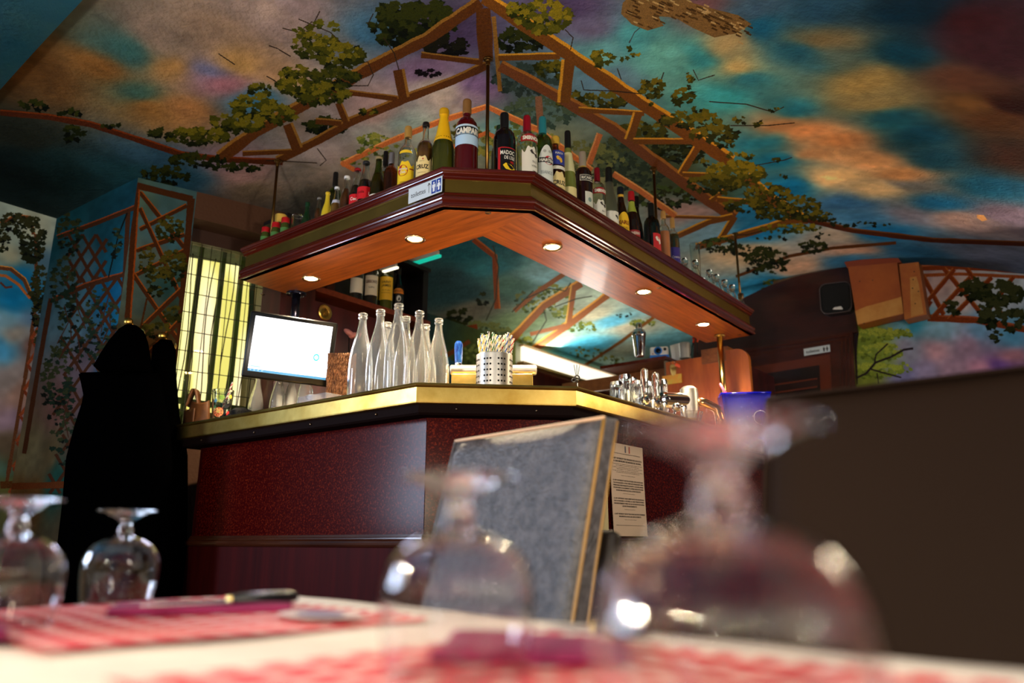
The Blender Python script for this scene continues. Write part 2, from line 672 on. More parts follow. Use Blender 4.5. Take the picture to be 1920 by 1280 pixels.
ceilm = Mural('ceiling_mural', 0.5, 6.95, -0.10, 3.95, 0.0020, hit_ceiling)
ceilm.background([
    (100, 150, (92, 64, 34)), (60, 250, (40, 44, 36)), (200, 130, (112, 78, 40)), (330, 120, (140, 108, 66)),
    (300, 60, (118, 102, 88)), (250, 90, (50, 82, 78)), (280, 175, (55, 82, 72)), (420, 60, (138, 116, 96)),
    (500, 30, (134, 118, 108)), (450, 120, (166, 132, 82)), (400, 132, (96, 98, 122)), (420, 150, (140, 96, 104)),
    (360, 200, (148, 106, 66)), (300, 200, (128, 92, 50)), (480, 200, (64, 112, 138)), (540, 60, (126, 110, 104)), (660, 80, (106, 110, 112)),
    (700, 60, (60, 96, 118)), (240, 330, (34, 70, 78)), (120, 320, (26, 48, 50)), (40, 330, (22, 36, 38)),  # left corner: light falloff partly painted in as darker colours
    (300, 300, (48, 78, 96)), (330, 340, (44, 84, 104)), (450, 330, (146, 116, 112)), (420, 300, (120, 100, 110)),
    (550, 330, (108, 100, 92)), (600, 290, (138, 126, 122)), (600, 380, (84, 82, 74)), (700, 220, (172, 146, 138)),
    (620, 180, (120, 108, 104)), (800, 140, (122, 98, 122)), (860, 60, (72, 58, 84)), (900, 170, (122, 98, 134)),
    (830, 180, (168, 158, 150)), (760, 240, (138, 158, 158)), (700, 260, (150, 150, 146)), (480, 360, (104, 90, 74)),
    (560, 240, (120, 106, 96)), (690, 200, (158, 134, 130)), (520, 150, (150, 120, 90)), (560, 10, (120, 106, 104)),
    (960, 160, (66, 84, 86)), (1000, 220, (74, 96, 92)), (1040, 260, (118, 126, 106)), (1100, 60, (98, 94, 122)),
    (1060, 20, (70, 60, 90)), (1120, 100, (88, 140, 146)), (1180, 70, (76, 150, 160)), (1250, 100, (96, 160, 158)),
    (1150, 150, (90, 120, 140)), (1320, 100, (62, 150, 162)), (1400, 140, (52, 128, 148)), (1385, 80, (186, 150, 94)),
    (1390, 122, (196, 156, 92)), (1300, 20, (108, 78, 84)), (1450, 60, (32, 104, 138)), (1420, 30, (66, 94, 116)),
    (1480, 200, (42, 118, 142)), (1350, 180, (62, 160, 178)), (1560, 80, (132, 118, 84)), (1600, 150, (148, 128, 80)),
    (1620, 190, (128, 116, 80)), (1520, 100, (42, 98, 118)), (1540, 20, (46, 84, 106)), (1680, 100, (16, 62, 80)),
    (1700, 30, (14, 50, 68)), (1800, 50, (70, 34, 40)), (1780, 150, (106, 70, 54)), (1850, 100, (70, 40, 48)),  # upper right: some light falloff painted into these dark colours
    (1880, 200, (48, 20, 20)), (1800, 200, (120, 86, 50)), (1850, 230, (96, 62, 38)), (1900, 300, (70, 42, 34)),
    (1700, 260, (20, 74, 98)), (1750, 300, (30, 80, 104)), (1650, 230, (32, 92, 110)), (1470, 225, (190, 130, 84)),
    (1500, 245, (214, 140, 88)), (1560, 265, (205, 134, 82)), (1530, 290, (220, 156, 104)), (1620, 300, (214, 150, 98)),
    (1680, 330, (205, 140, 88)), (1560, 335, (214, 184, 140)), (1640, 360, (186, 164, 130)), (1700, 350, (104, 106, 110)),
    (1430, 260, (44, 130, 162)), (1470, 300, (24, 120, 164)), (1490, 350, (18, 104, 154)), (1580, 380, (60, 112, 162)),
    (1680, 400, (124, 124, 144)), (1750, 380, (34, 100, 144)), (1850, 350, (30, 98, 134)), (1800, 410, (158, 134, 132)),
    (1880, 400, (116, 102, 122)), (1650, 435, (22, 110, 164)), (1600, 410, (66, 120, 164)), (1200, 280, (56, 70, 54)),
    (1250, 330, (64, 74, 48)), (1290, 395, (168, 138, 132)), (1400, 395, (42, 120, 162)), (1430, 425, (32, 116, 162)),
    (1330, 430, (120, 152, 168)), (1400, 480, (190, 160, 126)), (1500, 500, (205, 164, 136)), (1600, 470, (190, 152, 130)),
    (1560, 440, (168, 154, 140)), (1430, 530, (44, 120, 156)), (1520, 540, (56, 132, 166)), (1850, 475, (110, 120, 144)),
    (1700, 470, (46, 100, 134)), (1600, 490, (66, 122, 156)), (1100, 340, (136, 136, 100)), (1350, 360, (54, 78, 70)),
    (900, 500, (52, 112, 122)), (850, 550, (48, 78, 82)), (880, 580, (110, 104, 88)), (820, 520, (44, 70, 76)),  # dark teal behind the bar: shade painted into the mural
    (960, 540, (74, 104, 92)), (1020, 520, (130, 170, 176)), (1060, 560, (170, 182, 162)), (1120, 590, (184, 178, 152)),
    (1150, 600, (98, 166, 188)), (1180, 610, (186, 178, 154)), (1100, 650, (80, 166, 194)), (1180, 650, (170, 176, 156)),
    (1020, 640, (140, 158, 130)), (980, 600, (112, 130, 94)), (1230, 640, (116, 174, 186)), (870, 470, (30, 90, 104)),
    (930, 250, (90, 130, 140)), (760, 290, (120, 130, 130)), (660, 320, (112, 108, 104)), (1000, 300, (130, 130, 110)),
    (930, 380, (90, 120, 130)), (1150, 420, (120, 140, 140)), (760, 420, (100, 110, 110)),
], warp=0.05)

# darker cross bay, at the near left
# pergola: long horizontal rail and rafters
cl = ceilm
cl.leaves(740, 45, 45, 40, 130, 12, DARKL)
cl.leaves(800, 40, 55, 40, 150, 12, DARKL)
cl.leaves(835, 88, 45, 18, 60, 10, [(16, 14, 12), (26, 24, 14)])
cl.leaves(800, 137, 28, 7, 14, 7, [(18, 10, 14)])
cl.leaves(975, 75, 45, 22, 70, 10, DARKL)
cl.leaves(985, 150, 60, 30, 90, 9, [(40, 52, 48), (52, 66, 60)])
cl.leaves(1010, 210, 70, 30, 120, 8, [(52, 70, 60), (70, 86, 66)])
cl.leaves(1110, 190, 62, 18, 80, 9, OLIVE)
cl.leaves(1035, 130, 30, 18, 40, 9, OLIVE)
cl.leaves(1190, 300, 70, 55, 230, 8, [(34, 44, 34), (44, 56, 40), (66, 74, 44)])
cl.leaves(1100, 300, 70, 35, 120, 8, FADED)
cl.leaves(970, 270, 80, 40, 170, 7, [(96, 104, 50), (120, 124, 60), (80, 96, 50)])
cl.leaves(870, 260, 40, 30, 60, 7, FADED + BRIGHT[1:2])
cl.leaves(1210, 245, 45, 18, 60, 9, OLIVE)
cl.leaves(1270, 285, 50, 20, 60, 9, DARKL)
cl.leaves(1250, 370, 55, 22, 80, 7, DARKL + FRESH[:1])
cl.leaves(610, 235, 42, 16, 60, 9, DARKL)
cl.leaves(700, 262, 30, 10, 24, 8, FRESH)
cl.leaves(665, 300, 30, 8, 20, 6, FRESH)
cl.line([(0, 210), (90, 218), (170, 232), (250, 258), (340, 288), (415, 298), (530, 303)], 12, BRD, (112, 50, 16))
cl.line([(520, 300), (600, 260), (660, 226), (760, 184), (850, 150), (915, 120)], 17, BR, HIL)
for pts, wd in (([(540, 232), (558, 278)], 20), ([(455, 287), (545, 283)], 10), ([(635, 192), (650, 228)], 14),
                ([(592, 226), (640, 230)], 12), ([(748, 130), (758, 182)], 22), ([(608, 164), (650, 172), (745, 184)], 11),
                ([(790, 102), (905, 116)], 12)):
    cl.line(pts, wd, BR, HIL)
cl.line([(412, 295), (480, 245), (560, 200), (640, 155), (720, 112), (800, 72), (900, 3)], 25, BR, HIL)
cl.line([(906, 15), (912, 112)], 28, BR)
cl.line([(926, 30), (938, 170)], 8, HIL)
cl.line([(938, 122), (1000, 155), (1060, 188), (1150, 240), (1220, 295), (1330, 375), (1378, 407)], 23, (106, 62, 34), (148, 96, 40))
for pts, wd in (([(935, 107), (1050, 104)], 14), ([(1066, 112), (1057, 192)], 24), ([(1085, 205), (1208, 212)], 11),
                ([(1196, 212), (1180, 262)], 18), ([(1188, 264), (1300, 264)], 12), ([(1310, 272), (1277, 326)], 15),
                ([(1280, 326), (1362, 330)], 10), ([(1370, 348), (1333, 376)], 10), ([(1345, 373), (1452, 382)], 11),
                ([(1378, 405), (1345, 457)], 13), ([(1375, 405), (1330, 415), (1270, 442)], 12), ([(1240, 405), (1350, 408)], 6),
                ([(1307, 462), (1400, 437), (1485, 412), (1515, 413)], 14)):
    cl.line(pts, wd, BRR, HI)
cl.line([(908, -6), (1000, 55), (1060, 95), (1200, 190), (1372, 302)], 27, BRR, HI)
cl.line([(1400, 330), (1440, 368), (1510, 413)], 21, BRR, HI)
cl.line([(1505, 410), (1600, 432), (1750, 450), (1925, 457)], 10, BRD, BRR)
cl.line([(1380, 518), (1430, 500), (1480, 480), (1560, 465), (1680, 455)], 6, BR)
PO = (176, 104, 58)
cl.line([(640, 308), (730, 265), (830, 225), (913, 199), (1010, 243), (1110, 318)], 11, PO, (206, 146, 90))
cl.line([(640, 304), (665, 318)], 9, PO)
cl.line([(850, 275), (913, 248), (950, 270)], 8, PO)
cl.line([(1150, 325), (1200, 356), (1267, 404)], 12, PO, (206, 150, 90))
cl.line([(1010, 180), (1014, 242)], 13, (128, 90, 66))
cl.line([(1125, 250), (1105, 306)], 12, PO, (196, 140, 90))
TW = (48, 36, 26)
for pts in ([(720, 70), (740, 100), (748, 130)], [(668, 120), (690, 115), (700, 140), (690, 160), (650, 160)],
            [(1060, 55), (1075, 70), (1070, 92)], [(1158, 128), (1165, 148)], [(1090, 150), (1095, 168), (1150, 170), (1200, 175)],
            [(530, 52), (560, 60), (585, 40)], [(600, 20), (590, 40)], [(690, 45), (700, 25)], [(545, 105), (520, 90), (505, 85)],
            [(560, 35), (620, 60), (640, 80)], [(410, 100), (440, 120)], [(500, 142), (545, 168)],
            [(1300, 130), (1310, 150), (1340, 140)], [(1245, 135), (1240, 150)], [(1330, 190), (1400, 195), (1450, 210), (1470, 200)],
            [(1370, 235), (1440, 235), (1490, 230)], [(1415, 310), (1470, 300), (1485, 295)], [(1420, 335), (1440, 327), (1430, 318)],
            [(1380, 440), (1400, 440), (1440, 430)], [(1300, 470), (1320, 450), (1345, 445)], [(595, 305), (560, 303), (500, 300)],
            [(600, 310), (612, 300), (595, 278)]):
    cl.line(pts, 1.9, TW)
for (u, v, rx, ry, n, sz, cs) in (
        (600, 40, 14, 10, 5, 9, BRIGHT), (628, 48, 12, 9, 5, 9, BRIGHT), (570, 60, 18, 12, 12, 9, OLIVE),
        (590, 85, 42, 24, 70, 10, OLIVE), (640, 105, 40, 24, 80, 10, OLIVE), (560, 135, 35, 12, 36, 9, OLIVE),
        (625, 145, 50, 20, 80, 9, DARKL + OLIVE[2:3]), (600, 175, 55, 22, 110, 9, OLIVE), (550, 160, 30, 16, 40, 9, OLIVE),
        (490, 168, 25, 10, 16, 9, OLIVE), (475, 200, 42, 24, 90, 9, OLIVE), (445, 230, 50, 18, 90, 9, OLIVE),
        (520, 215, 35, 20, 50, 9, OLIVE), (370, 255, 60, 15, 80, 9, OLIVE), (300, 250, 25, 8, 20, 8, DARKL),
        (372, 300, 55, 12, 60, 8, DARKL), (440, 312, 55, 8, 40, 7, DARKL), (310, 330, 45, 18, 60, 8, DARKL),
        (130, 212, 18, 6, 8, 9, DARKL), (205, 235, 18, 5, 7, 8, DARKL), (60, 200, 30, 12, 14, 9, DARKL),
        (140, 250, 26, 14, 18, 9, DARKL), (690, 210, 20, 6, 8, 8, OLIVE),
        (1020, 30, 50, 32, 120, 10, BRIGHT), (975, 15, 25, 15, 25, 9, BRIGHT), (1130, 108, 24, 14, 24, 9, BRIGHT),
        (1176, 92, 8, 5, 2, 8, BRIGHT), (1196, 104, 10, 6, 3, 8, BRIGHT), (1172, 108, 8, 4, 2, 7, BRIGHT),
        (1225, 165, 24, 18, 30, 9, OLIVE), (1222, 195, 8, 4, 3, 7, OLIVE), (1280, 180, 22, 14, 24, 9, OLIVE),
        (1296, 150, 14, 20, 9, 6, OLIVE), (1310, 205, 12, 6, 4, 7, OLIVE), (1300, 225, 60, 16, 70, 9, OLIVE + BRIGHT[2:3]),
        (1340, 250, 45, 14, 50, 9, OLIVE), (1390, 225, 16, 6, 6, 7, OLIVE), (1418, 230, 12, 5, 4, 7, OLIVE),
        (1450, 205, 12, 4, 4, 6, OLIVE), (1365, 270, 22, 6, 10, 8, OLIVE), (1390, 292, 26, 6, 10, 8, BRIGHT),
        (1380, 325, 55, 22, 160, 8, BRIGHT), (1340, 345, 50, 18, 90, 8, OLIVE), (1320, 305, 18, 8, 10, 6, OLIVE),
        (1440, 370, 45, 26, 130, 7, OLIVE), (1500, 390, 40, 24, 90, 7, OLIVE), (1540, 405, 30, 10, 30, 6, OLIVE),
        (1400, 385, 45, 12, 50, 7, OLIVE), (1450, 402, 36, 10, 40, 7, OLIVE), (1480, 428, 60, 8, 60, 6, BRIGHT),
        (1610, 420, 60, 5, 20, 5, DARKL), (1455, 300, 10, 3, 4, 6, OLIVE), (1468, 330, 6, 5, 3, 6, OLIVE),
        (1350, 460, 36, 14, 50, 6, DARKL + FRESH[:1]), (1400, 470, 60, 10, 60, 6, DARKL), (1440, 485, 42, 16, 100, 6, DARKL),
        (1440, 505, 40, 10, 40, 5, DARKL), (1525, 462, 26, 12, 44, 6, DARKL), (1450, 447, 30, 5, 10, 5, DARKL),
        (1540, 442, 20, 6, 8, 5, DARKL), (1470, 530, 40, 7, 26, 5, FRESH[:2]), (1450, 540, 20, 6, 20, 5, FRESH[:2]),
        (900, 625, 60, 22, 220, 5, FADED), (860, 595, 24, 16, 24, 7, DARKL), (850, 610, 26, 12, 24, 6, DARKL),
        (905, 560, 10, 12, 8, 6, DARKL), (1040, 548, 36, 14, 40, 6, FRESH), (1010, 575, 36, 14, 40, 5, FRESH),
        (1058, 585, 24, 12, 40, 5, FRESH), (1085, 612, 40, 9, 40, 5, FRESH), (980, 560, 20, 14, 20, 5, FADED),
        (1100, 660, 40, 10, 24, 4, FRESH), (1150, 675, 30, 8, 20, 4, FRESH), (1205, 605, 26, 6, 18, 5, FRESH),
        (1170, 590, 20, 5, 8, 4, DARKL), (960, 640, 40, 14, 50, 5, FRESH), (730, 285, 60, 12, 30, 6, FRESH)):
    cl.leaves(u, v, rx, ry, n, sz, cs)
# branches of the inner bay seen under the shelf
BI = (140, 88, 52)
cl.line([(888, 448), (928, 480), (933, 578)], 11, (128, 64, 26), (170, 96, 40))
cl.line([(835, 624), (895, 613)], 13, (120, 56, 24))
cl.line([(1060, 512), (1010, 545), (965, 582)], 9, BI)
cl.line([(1090, 530), (1020, 572), (950, 645)], 16, BI, (206, 150, 70))
cl.line([(1140, 552), (1060, 612), (1000, 655)], 14, BI, (206, 150, 70))
cl.line([(1076, 535), (1066, 605)], 12, BI, (206, 160, 80))
cl.line([(1060, 610), (995, 626)], 8, BI)
cl.line([(1232, 590), (1165, 640), (1098, 684)], 6, (120, 78, 36))
for pts in ([(925, 460), (935, 500), (930, 560), (912, 600)], [(985, 560), (1030, 540), (1060, 545), (1070, 530)],
            [(1020, 580), (1025, 600), (1000, 640)], [(1040, 575), (1080, 560), (1110, 555)], [(960, 585), (975, 570), (1000, 545)]):
    cl.line(pts, 2.2, (60, 60, 44))
# the owl, painted flying over the pergola
FE = [(96, 68, 34), (132, 98, 48), (168, 128, 66)]
cl.poly([(1168, 5), (1190, -15), (1260, -20), (1300, 5), (1345, 18), (1385, 28), (1410, 45), (1380, 62), (1340, 70), (1300, 52),
         (1265, 32), (1235, 30), (1245, 48), (1215, 57), (1185, 45), (1165, 25)], (112, 88, 52))
for i in range(120):
    k = rng.random()
    uu, vv = 1170 + 235 * k, -5 + 58 * k + rng.normal(0, 11)
    if k < .3:
        vv = 15 + rng.normal(0, 15)
    c = [(62, 44, 22), (76, 56, 28), (160, 138, 96)][int(rng.integers(0, 3))]
    cl.line([(uu, vv), (uu + 9, vv + 4)], 3.0, c)
# flaking plaster patch
cl.poly([(1832, 402), (1845, 403), (1852, 412), (1842, 415), (1832, 408)], (222, 160, 110))
cl.line([(1180, 200 - 120), (1190, 60), (1200, 52)], 1.5, (60, 60, 60))
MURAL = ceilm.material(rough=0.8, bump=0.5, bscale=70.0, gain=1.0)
# ------------------------------------------------------------------ room shell
PLAIN_BLUE = mat('blue_paint', (4, 116, 160), 0.8, var=(70, 140, 164), vscale=3.0, vmix=.9, bump=.5, bscale=70)
DARKWOOD = mat('dark_wood', (44, 14, 9), 0.32, var=(70, 26, 14), vscale=5, stretch=(3, 3, .5), coat=.3)
PLASTER = mat('ochre_plaster', (150, 120, 80), 0.8, bump=.3)

# ceiling: vault profile over b, carried along a
A0, A1, B0, B1 = 0.77, 6.95, -1.40, 3.93
na, nb = 62, 90
vs, st, fs = [], [], []
for i in range(na + 1):
    a = A0 + (A1 - A0) * i / na
    for j in range(nb + 1):
        b = B0 + (B1 - B0) * j / nb
        x, y = ab(a, b)
        vs.append((x, y, H0 + float(ceil_z(b))))
        st.append((a, b))
for i in range(na):
    for j in range(nb):
        k = i * (nb + 1) + j
        fs.append((k, k + nb + 1, k + nb + 2, k + 1))
me = bpy.data.meshes.new('ceiling')
me.from_pydata(vs, [], fs)
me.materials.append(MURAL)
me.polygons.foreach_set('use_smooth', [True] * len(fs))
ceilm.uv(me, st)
ceiling = bpy.data.objects.new('ceiling', me)
C.objects.link(ceiling)
struct(ceiling)

# nearer bay of the vault, 4 cm lower, sky blue
mb = MB()
vs, fs = [], []
for i, a in enumerate((A0, -0.8, -2.6)):
    for j in range(nb + 1):
        b = B0 + (B1 - B0) * j / nb
        x, y = ab(a, b)
        vs.append((x, y, H0 + float(ceil_z(b)) - 0.045))
for j in range(nb + 1):
    b = B0 + (B1 - B0) * j / nb
    x, y = ab(A0, b)
    vs.append((x, y, H0 + float(ceil_z(b)) + 0.01))
for i in range(2):
    for j in range(nb):
        k = i * (nb + 1) + j
        fs.append((k, k + 1, k + nb + 2, k + nb + 1))
for j in range(nb):
    fs.append((j, 3 * (nb + 1) + j, 3 * (nb + 1) + j + 1, j + 1))
mb.add(vs, fs, 0, True)
struct(mb.build('ceiling_bay', PLAIN_BLUE, fixn=False))

x0, y0 = ab(-2.6, -1.4)
fl = MB()
fl.prism([ab(-2.6, -1.4), ab(7.0, -1.4), ab(7.0, 4.0), ab(-2.6, 4.0)], -0.05, 0.0)
struct(fl.build('floor', mat('floor_tiles', (70, 40, 28), 0.5, var=(96, 58, 40), vscale=4)))


# wall planes -------------------------------------------------------
CORNER = np.array([-2.25, 3.44])
P0 = np.array([-1.731, 3.175])
DB = (P0 - CORNER) / np.linalg.norm(P0 - CORNER)
DC = np.array([math.sin(R(52.0)), math.cos(R(52.0))])
NC = np.array([-DC[1], DC[0]])                      # into the wall
TOP = 1.80


def wall_strip(name, p, d, t0, t1, z0, z1, material, mural=None, thick=0.05, nrm=None):
    p = np.array(p, float)
    d = np.array(d, float)
    n = np.array([-d[1], d[0]]) if nrm is None else np.array(nrm)
    q0, q1 = p + d * t0, p + d * t1
    vs = [(*q0, H0 + z0), (*q1, H0 + z0), (*q1, H0 + z1), (*q0, H0 + z1)]
    vs += [(v[0] + n[0] * thick, v[1] + n[1] * thick, v[2]) for v in vs]
    st = [(t0, z0), (t1, z0), (t1, z1), (t0, z1)] * 2
    me = bpy.data.meshes.new(name)
    me.from_pydata(vs, [], [(0, 1, 2, 3), (7, 6, 5, 4), (0, 4, 5, 1), (1, 5, 6, 2), (2, 6, 7, 3), (3, 7, 4, 0)])
    me.materials.append(material)
    if mural is not None:
        mural.uv(me, st)
    o = bpy.data.objects.new(name, me)
    C.objects.link(o)
    return struct(o)


# left wall, sky and painted arch (plane b = 3.9)
wa = Mural('left_wall_mural', -0.75, 0.02, -1.0, 1.62, 0.0022, hit_plane(CORNER, D2))
wa.background([
    (10, 420, (150, 166, 160)), (60, 430, (170, 176, 160)), (10, 480, (150, 150, 130)), (30, 510, (20, 110, 160)), (20, 560, (20, 120, 170)),
    (10, 600, (120, 160, 180)), (30, 620, (160, 150, 140)), (50, 600, (90, 120, 150)), (10, 650, (70, 140, 180)), (20, 700, (150, 140, 140)),
    (40, 740, (160, 130, 120)), (20, 780, (150, 130, 150)), (10, 820, (110, 96, 80)), (30, 850, (90, 80, 56)), (10, 870, (80, 110, 100)),
    (15, 900, (90, 90, 50)), (80, 480, (80, 110, 130)), (70, 650, (120, 80, 70)), (80, 800, (120, 90, 60))], warp=.03)
WB = (92, 58, 38)
wa.line([(0, 420), (30, 405), (55, 408), (62, 440)], 7, WB, (170, 110, 60))
wa.line([(-20, 500), (20, 505), (45, 525), (60, 560)], 8, WB, (190, 130, 60))
wa.line([(-20, 515), (10, 518), (35, 535), (55, 560)], 5, (160, 96, 50))
wa.line([(0, 530), (10, 540), (22, 538)], 4, (90, 50, 40))
wa.line([(68, 560), (48, 700), (30, 800), (12, 905)], 7, WB)
wa.line([(68, 560), (66, 440)], 6, WB)
for i in range(7):
    y = 590 + i * 48
    wa.line([(66 - i * 7, y), (100 - i * 5, y + 56)], 6, (110, 54, 36))
    wa.line([(100 - i * 5, y - 20), (58 - i * 7, y + 46)], 6, (128, 66, 40))
wa.line([(0, 910), (110, 905)], 14, (80, 50, 26))
for (u, v, rx, ry, n) in ((30, 420, 30, 20, 50), (60, 450, 25, 45, 120), (75, 560, 18, 60, 110), (80, 680, 18, 70, 110), (60, 800, 12, 50, 40),
                          (5, 450, 12, 25, 25)):
    wa.leaves(u, v, rx, ry, n, 7, [(14, 18, 16), (30, 36, 24), (48, 50, 30)])
wall_strip('wall_left', CORNER, D2, -0.75, 0.0, -H0, TOP, wa.material(gain=1.0, bump=.2), wa)
wall_strip('wall_left', CORNER, D2, -1.0, -0.75, -H0, TOP, PLAIN_BLUE)
wall_strip('wall_left', CORNER, D2, -3.8, -2.9, -H0, TOP, PLASTER)
wall_strip('wall_left', CORNER, D2, -2.9, -1.0, -H0, -0.1, PLASTER)

# trellis wall
TE = (14, 74, 96)


def trellis(m, u0, u1, v0, v1, du, dv, wd, col, slant=0.0):
    k = 0
    for i in range(-12, 26):
        for sgn in (1, -1):
            pts = []
            for s in np.linspace(0, 1, 12):
                v = v0 + (v1 - v0) * s
                u = u0 + i * du + sgn * (v - v0) * du / dv + slant * (v - v0)
                lo = u0 + slant * (v - v0)
                hi = u1 + slant * (v - v0)
                if lo <= u <= hi:
                    pts.append((u, v))
            if len(pts) > 1:
                m.line(pts, wd, col)


wb = Mural('trellis_wall_mural', 0.0, 0.60, -1.0, 1.62, 0.002, hit_plane(CORNER, DB))
wb.background([(120, 430, (24, 70, 84)), (200, 420, (22, 62, 76)), (220, 480, (22, 80, 100)), (150, 500, (60, 84, 96)), (200, 560, (20, 84, 120)),
               (150, 600, (70, 96, 110)), (230, 620, (24, 84, 110)), (150, 700, (96, 84, 92)), (200, 700, (30, 76, 110)), (120, 760, (100, 70, 66)),
               (180, 760, (50, 60, 80)), (100, 850, (90, 78, 56)), (60, 850, (96, 90, 70)), (110, 900, (30, 66, 60)), (150, 850, (70, 56, 50)),
               (60, 930, (90, 60, 30)), (150, 930, (70, 44, 26))], warp=.03)
TB = (66, 40, 26)
trellis(wb, 128, 205, 440, 530, 26, 42, 6, TB, -0.06)
trellis(wb, 118, 255, 520, 925, 34, 52, 6, TB, -0.08)
wb.line([(107, 445), (180, 418), (255, 388)], 9, TB, (130, 66, 36))
wb.line([(100, 562), (160, 535), (240, 512)], 10, TB, (130, 66, 36))
wb.line([(240, 395), (234, 520), (225, 640)], 9, TB)
wb.line([(95, 560), (70, 700), (45, 850)], 9, TB)
wb.line([(203, 520), (222, 440), (238, 400)], 2.5, (16, 22, 20))
wb.line([(20, 912), (240, 905)], 12, (90, 48, 24))
for (u, v, rx, ry, n) in ((130, 440, 25, 40, 60), (120, 540, 25, 60, 90), (215, 455, 12, 30, 20), (150, 620, 45, 60, 70), (110, 720, 30, 80, 120),
                          (190, 600, 30, 60, 50), (200, 680, 25, 40, 40), (130, 820, 40, 60, 50)):
    wb.leaves(u, v, rx, ry, n, 6.5, [(18, 24, 20), (30, 44, 34), (50, 56, 36)])
for _ in range(14):
    u, v = 100 + 110 * rng.random(), 520 + 350 * rng.random()
    wb.line([(u, v), (u + 14 * rng.normal(), v + 30), (u + 22 * rng.normal(), v + 70)], 2.0, (66, 40, 30))
wall_strip('wall_trellis', CORNER, DB, 0.0, float(np.linalg.norm(P0 - CORNER)), -H0, TOP, wb.material(gain=1.0, bump=.2), wb)

# pier beside the window
wc = Mural('pier_mural', -0.02, 0.30, -1.0, 1.62, 0.0017, hit_plane(P0, DC))
wc.background([(270, 380, (70, 90, 80)), (330, 380, (60, 84, 86)), (300, 420, (70, 100, 110)), (330, 450, (56, 90, 100)), (290, 480, (80, 90, 84)),
               (310, 540, (40, 70, 70)), (280, 560, (70, 84, 80)), (320, 600, (50, 60, 40)), (290, 640, (90, 60, 30)), (330, 660, (60, 50, 30)),
               (280, 800, (70, 46, 26))], warp=.02)
PB = (62, 34, 16)
for a_, b_ in (((262, 360), (350, 470)), ((350, 385), (262, 430)), ((255, 470), (345, 440)), ((262, 390), (340, 560)), ((345, 470), (245, 520)),
               ((250, 515), (335, 640)), ((342, 540), (238, 640)), ((338, 600), (280, 660))):
    wc.line([a_, b_], 9, PB, (130, 70, 24))
wc.line([(256, 350), (245, 520), (232, 700)], 13, PB, (124, 60, 20), hiside=1)
wc.line([(358, 372), (345, 520), (332, 700)], 13, PB)
wc.line([(256, 348), (360, 374)], 13, PB)
for (u, v, rx, ry, n) in ((318, 430, 26, 24, 60), (325, 500, 26, 30, 90), (290, 620, 30, 14, 30), (300, 530, 26, 30, 40), (325, 590, 20, 16, 30),
                          (275, 490, 16, 30, 30)):
    wc.leaves(u, v, rx, ry, n, 6.5, [(18, 22, 8), (40, 40, 12), (66, 60, 18)])
wc.line([(275, 560), (262, 620), (270, 660)], 3.5, (60, 34, 12))
wall_strip('wall_pier', P0, DC, 0.0, 0.262, -H0, TOP, wc.material(gain=1.0, bump=.2), wc)

# window wall: lintel, reveal and glazing plane set back from the pier
PW = P0 + DC * 0.262
REV = 0.13
BROWN = mat('brown_lintel_plaster', (78, 46, 24), 0.8, bump=.3)
mb = MB()
q0, q1 = PW, P0 + DC * 1.35


def on_c(t, z, off=0.0):
    q = P0 + DC * t + NC * off
    return (float(q[0]), float(q[1]), H0 + z)


mb.plate([on_c(.262, 1.50), on_c(1.35, 1.50), on_c(1.35, TOP), on_c(.262, TOP)], (*(NC * 0.30), 0))
struct(mb.build('wall_lintel', BROWN))
mb = MB()
mb.plate([on_c(.74, -H0), on_c(1.35, -H0), on_c(1.35, 1.50), on_c(.74, 1.50)], (*(NC * 0.30), 0))
struct(mb.build('wall_window_side', mat('window_side_plaster', (96, 90, 60), .8)))
mb = MB()
mb.plate([on_c(.262, -H0), on_c(.74, -H0), on_c(.74, .42), on_c(.262, .42)], (*(NC * 0.30), 0))
struct(mb.build('wall_under_window', BROWN))
# window parts
win = bpy.data.objects.new('window_1', None)
C.objects.link(win)
struct(win)
mb = MB()
fr = mat('window_frame_paint', (60, 34, 20), .5)
mb.plate([on_c(.262, 1.43, REV), on_c(.74, 1.43, REV), on_c(.74, 1.50, REV), on_c(.262, 1.50, REV)], (*(NC * 0.05), 0))
mb.build('top_rail', fr, win)
for (t0, t1) in ((.258, .268), (.715, .735)):
    mb = MB()
    mb.plate([on_c(t0, -.1, REV), on_c(t1, -.1, REV), on_c(t1, 1.5, REV), on_c(t0, 1.5, REV)], (*(NC * 0.05), 0))
    mb.build('window_stile', mat('pale_stile', (196, 188, 150), .5), win)
# wired glass pane
mb = MB()
mb.plate([on_c(.268, -.1, REV + .02), on_c(.715, -.1, REV + .02), on_c(.715, 1.43, REV + .02), on_c(.268, 1.43, REV + .02)], (*(NC * 0.006), 0))
gp = mb.build('glass_pane', glass_mat('wired_glass', (254, 254, 240), 0.02), win)
mb = MB()
z = -.08
while z < 1.43:
    mb.plate([on_c(.268, z, REV + .012), on_c(.715, z, REV + .012), on_c(.715, z + .0035, REV + .012), on_c(.268, z + .0035, REV + .012)], (*(NC * .003), 0))
    z += .096
t = .30
for k in range(9):
    j = .006 * math.sin(k * 2.1)
    mb.plate([on_c(t + j, -.1, REV + .012), on_c(t + j + .003, -.1, REV + .012), on_c(t + .003, 1.43, REV + .012), on_c(t, 1.43, REV + .012)], (*(NC * .003), 0))
    t += .048
wm = mb.build('wire_mesh', mat('dark_wire', (42, 40, 12), .5), win)
wm['kind'] = 'stuff'
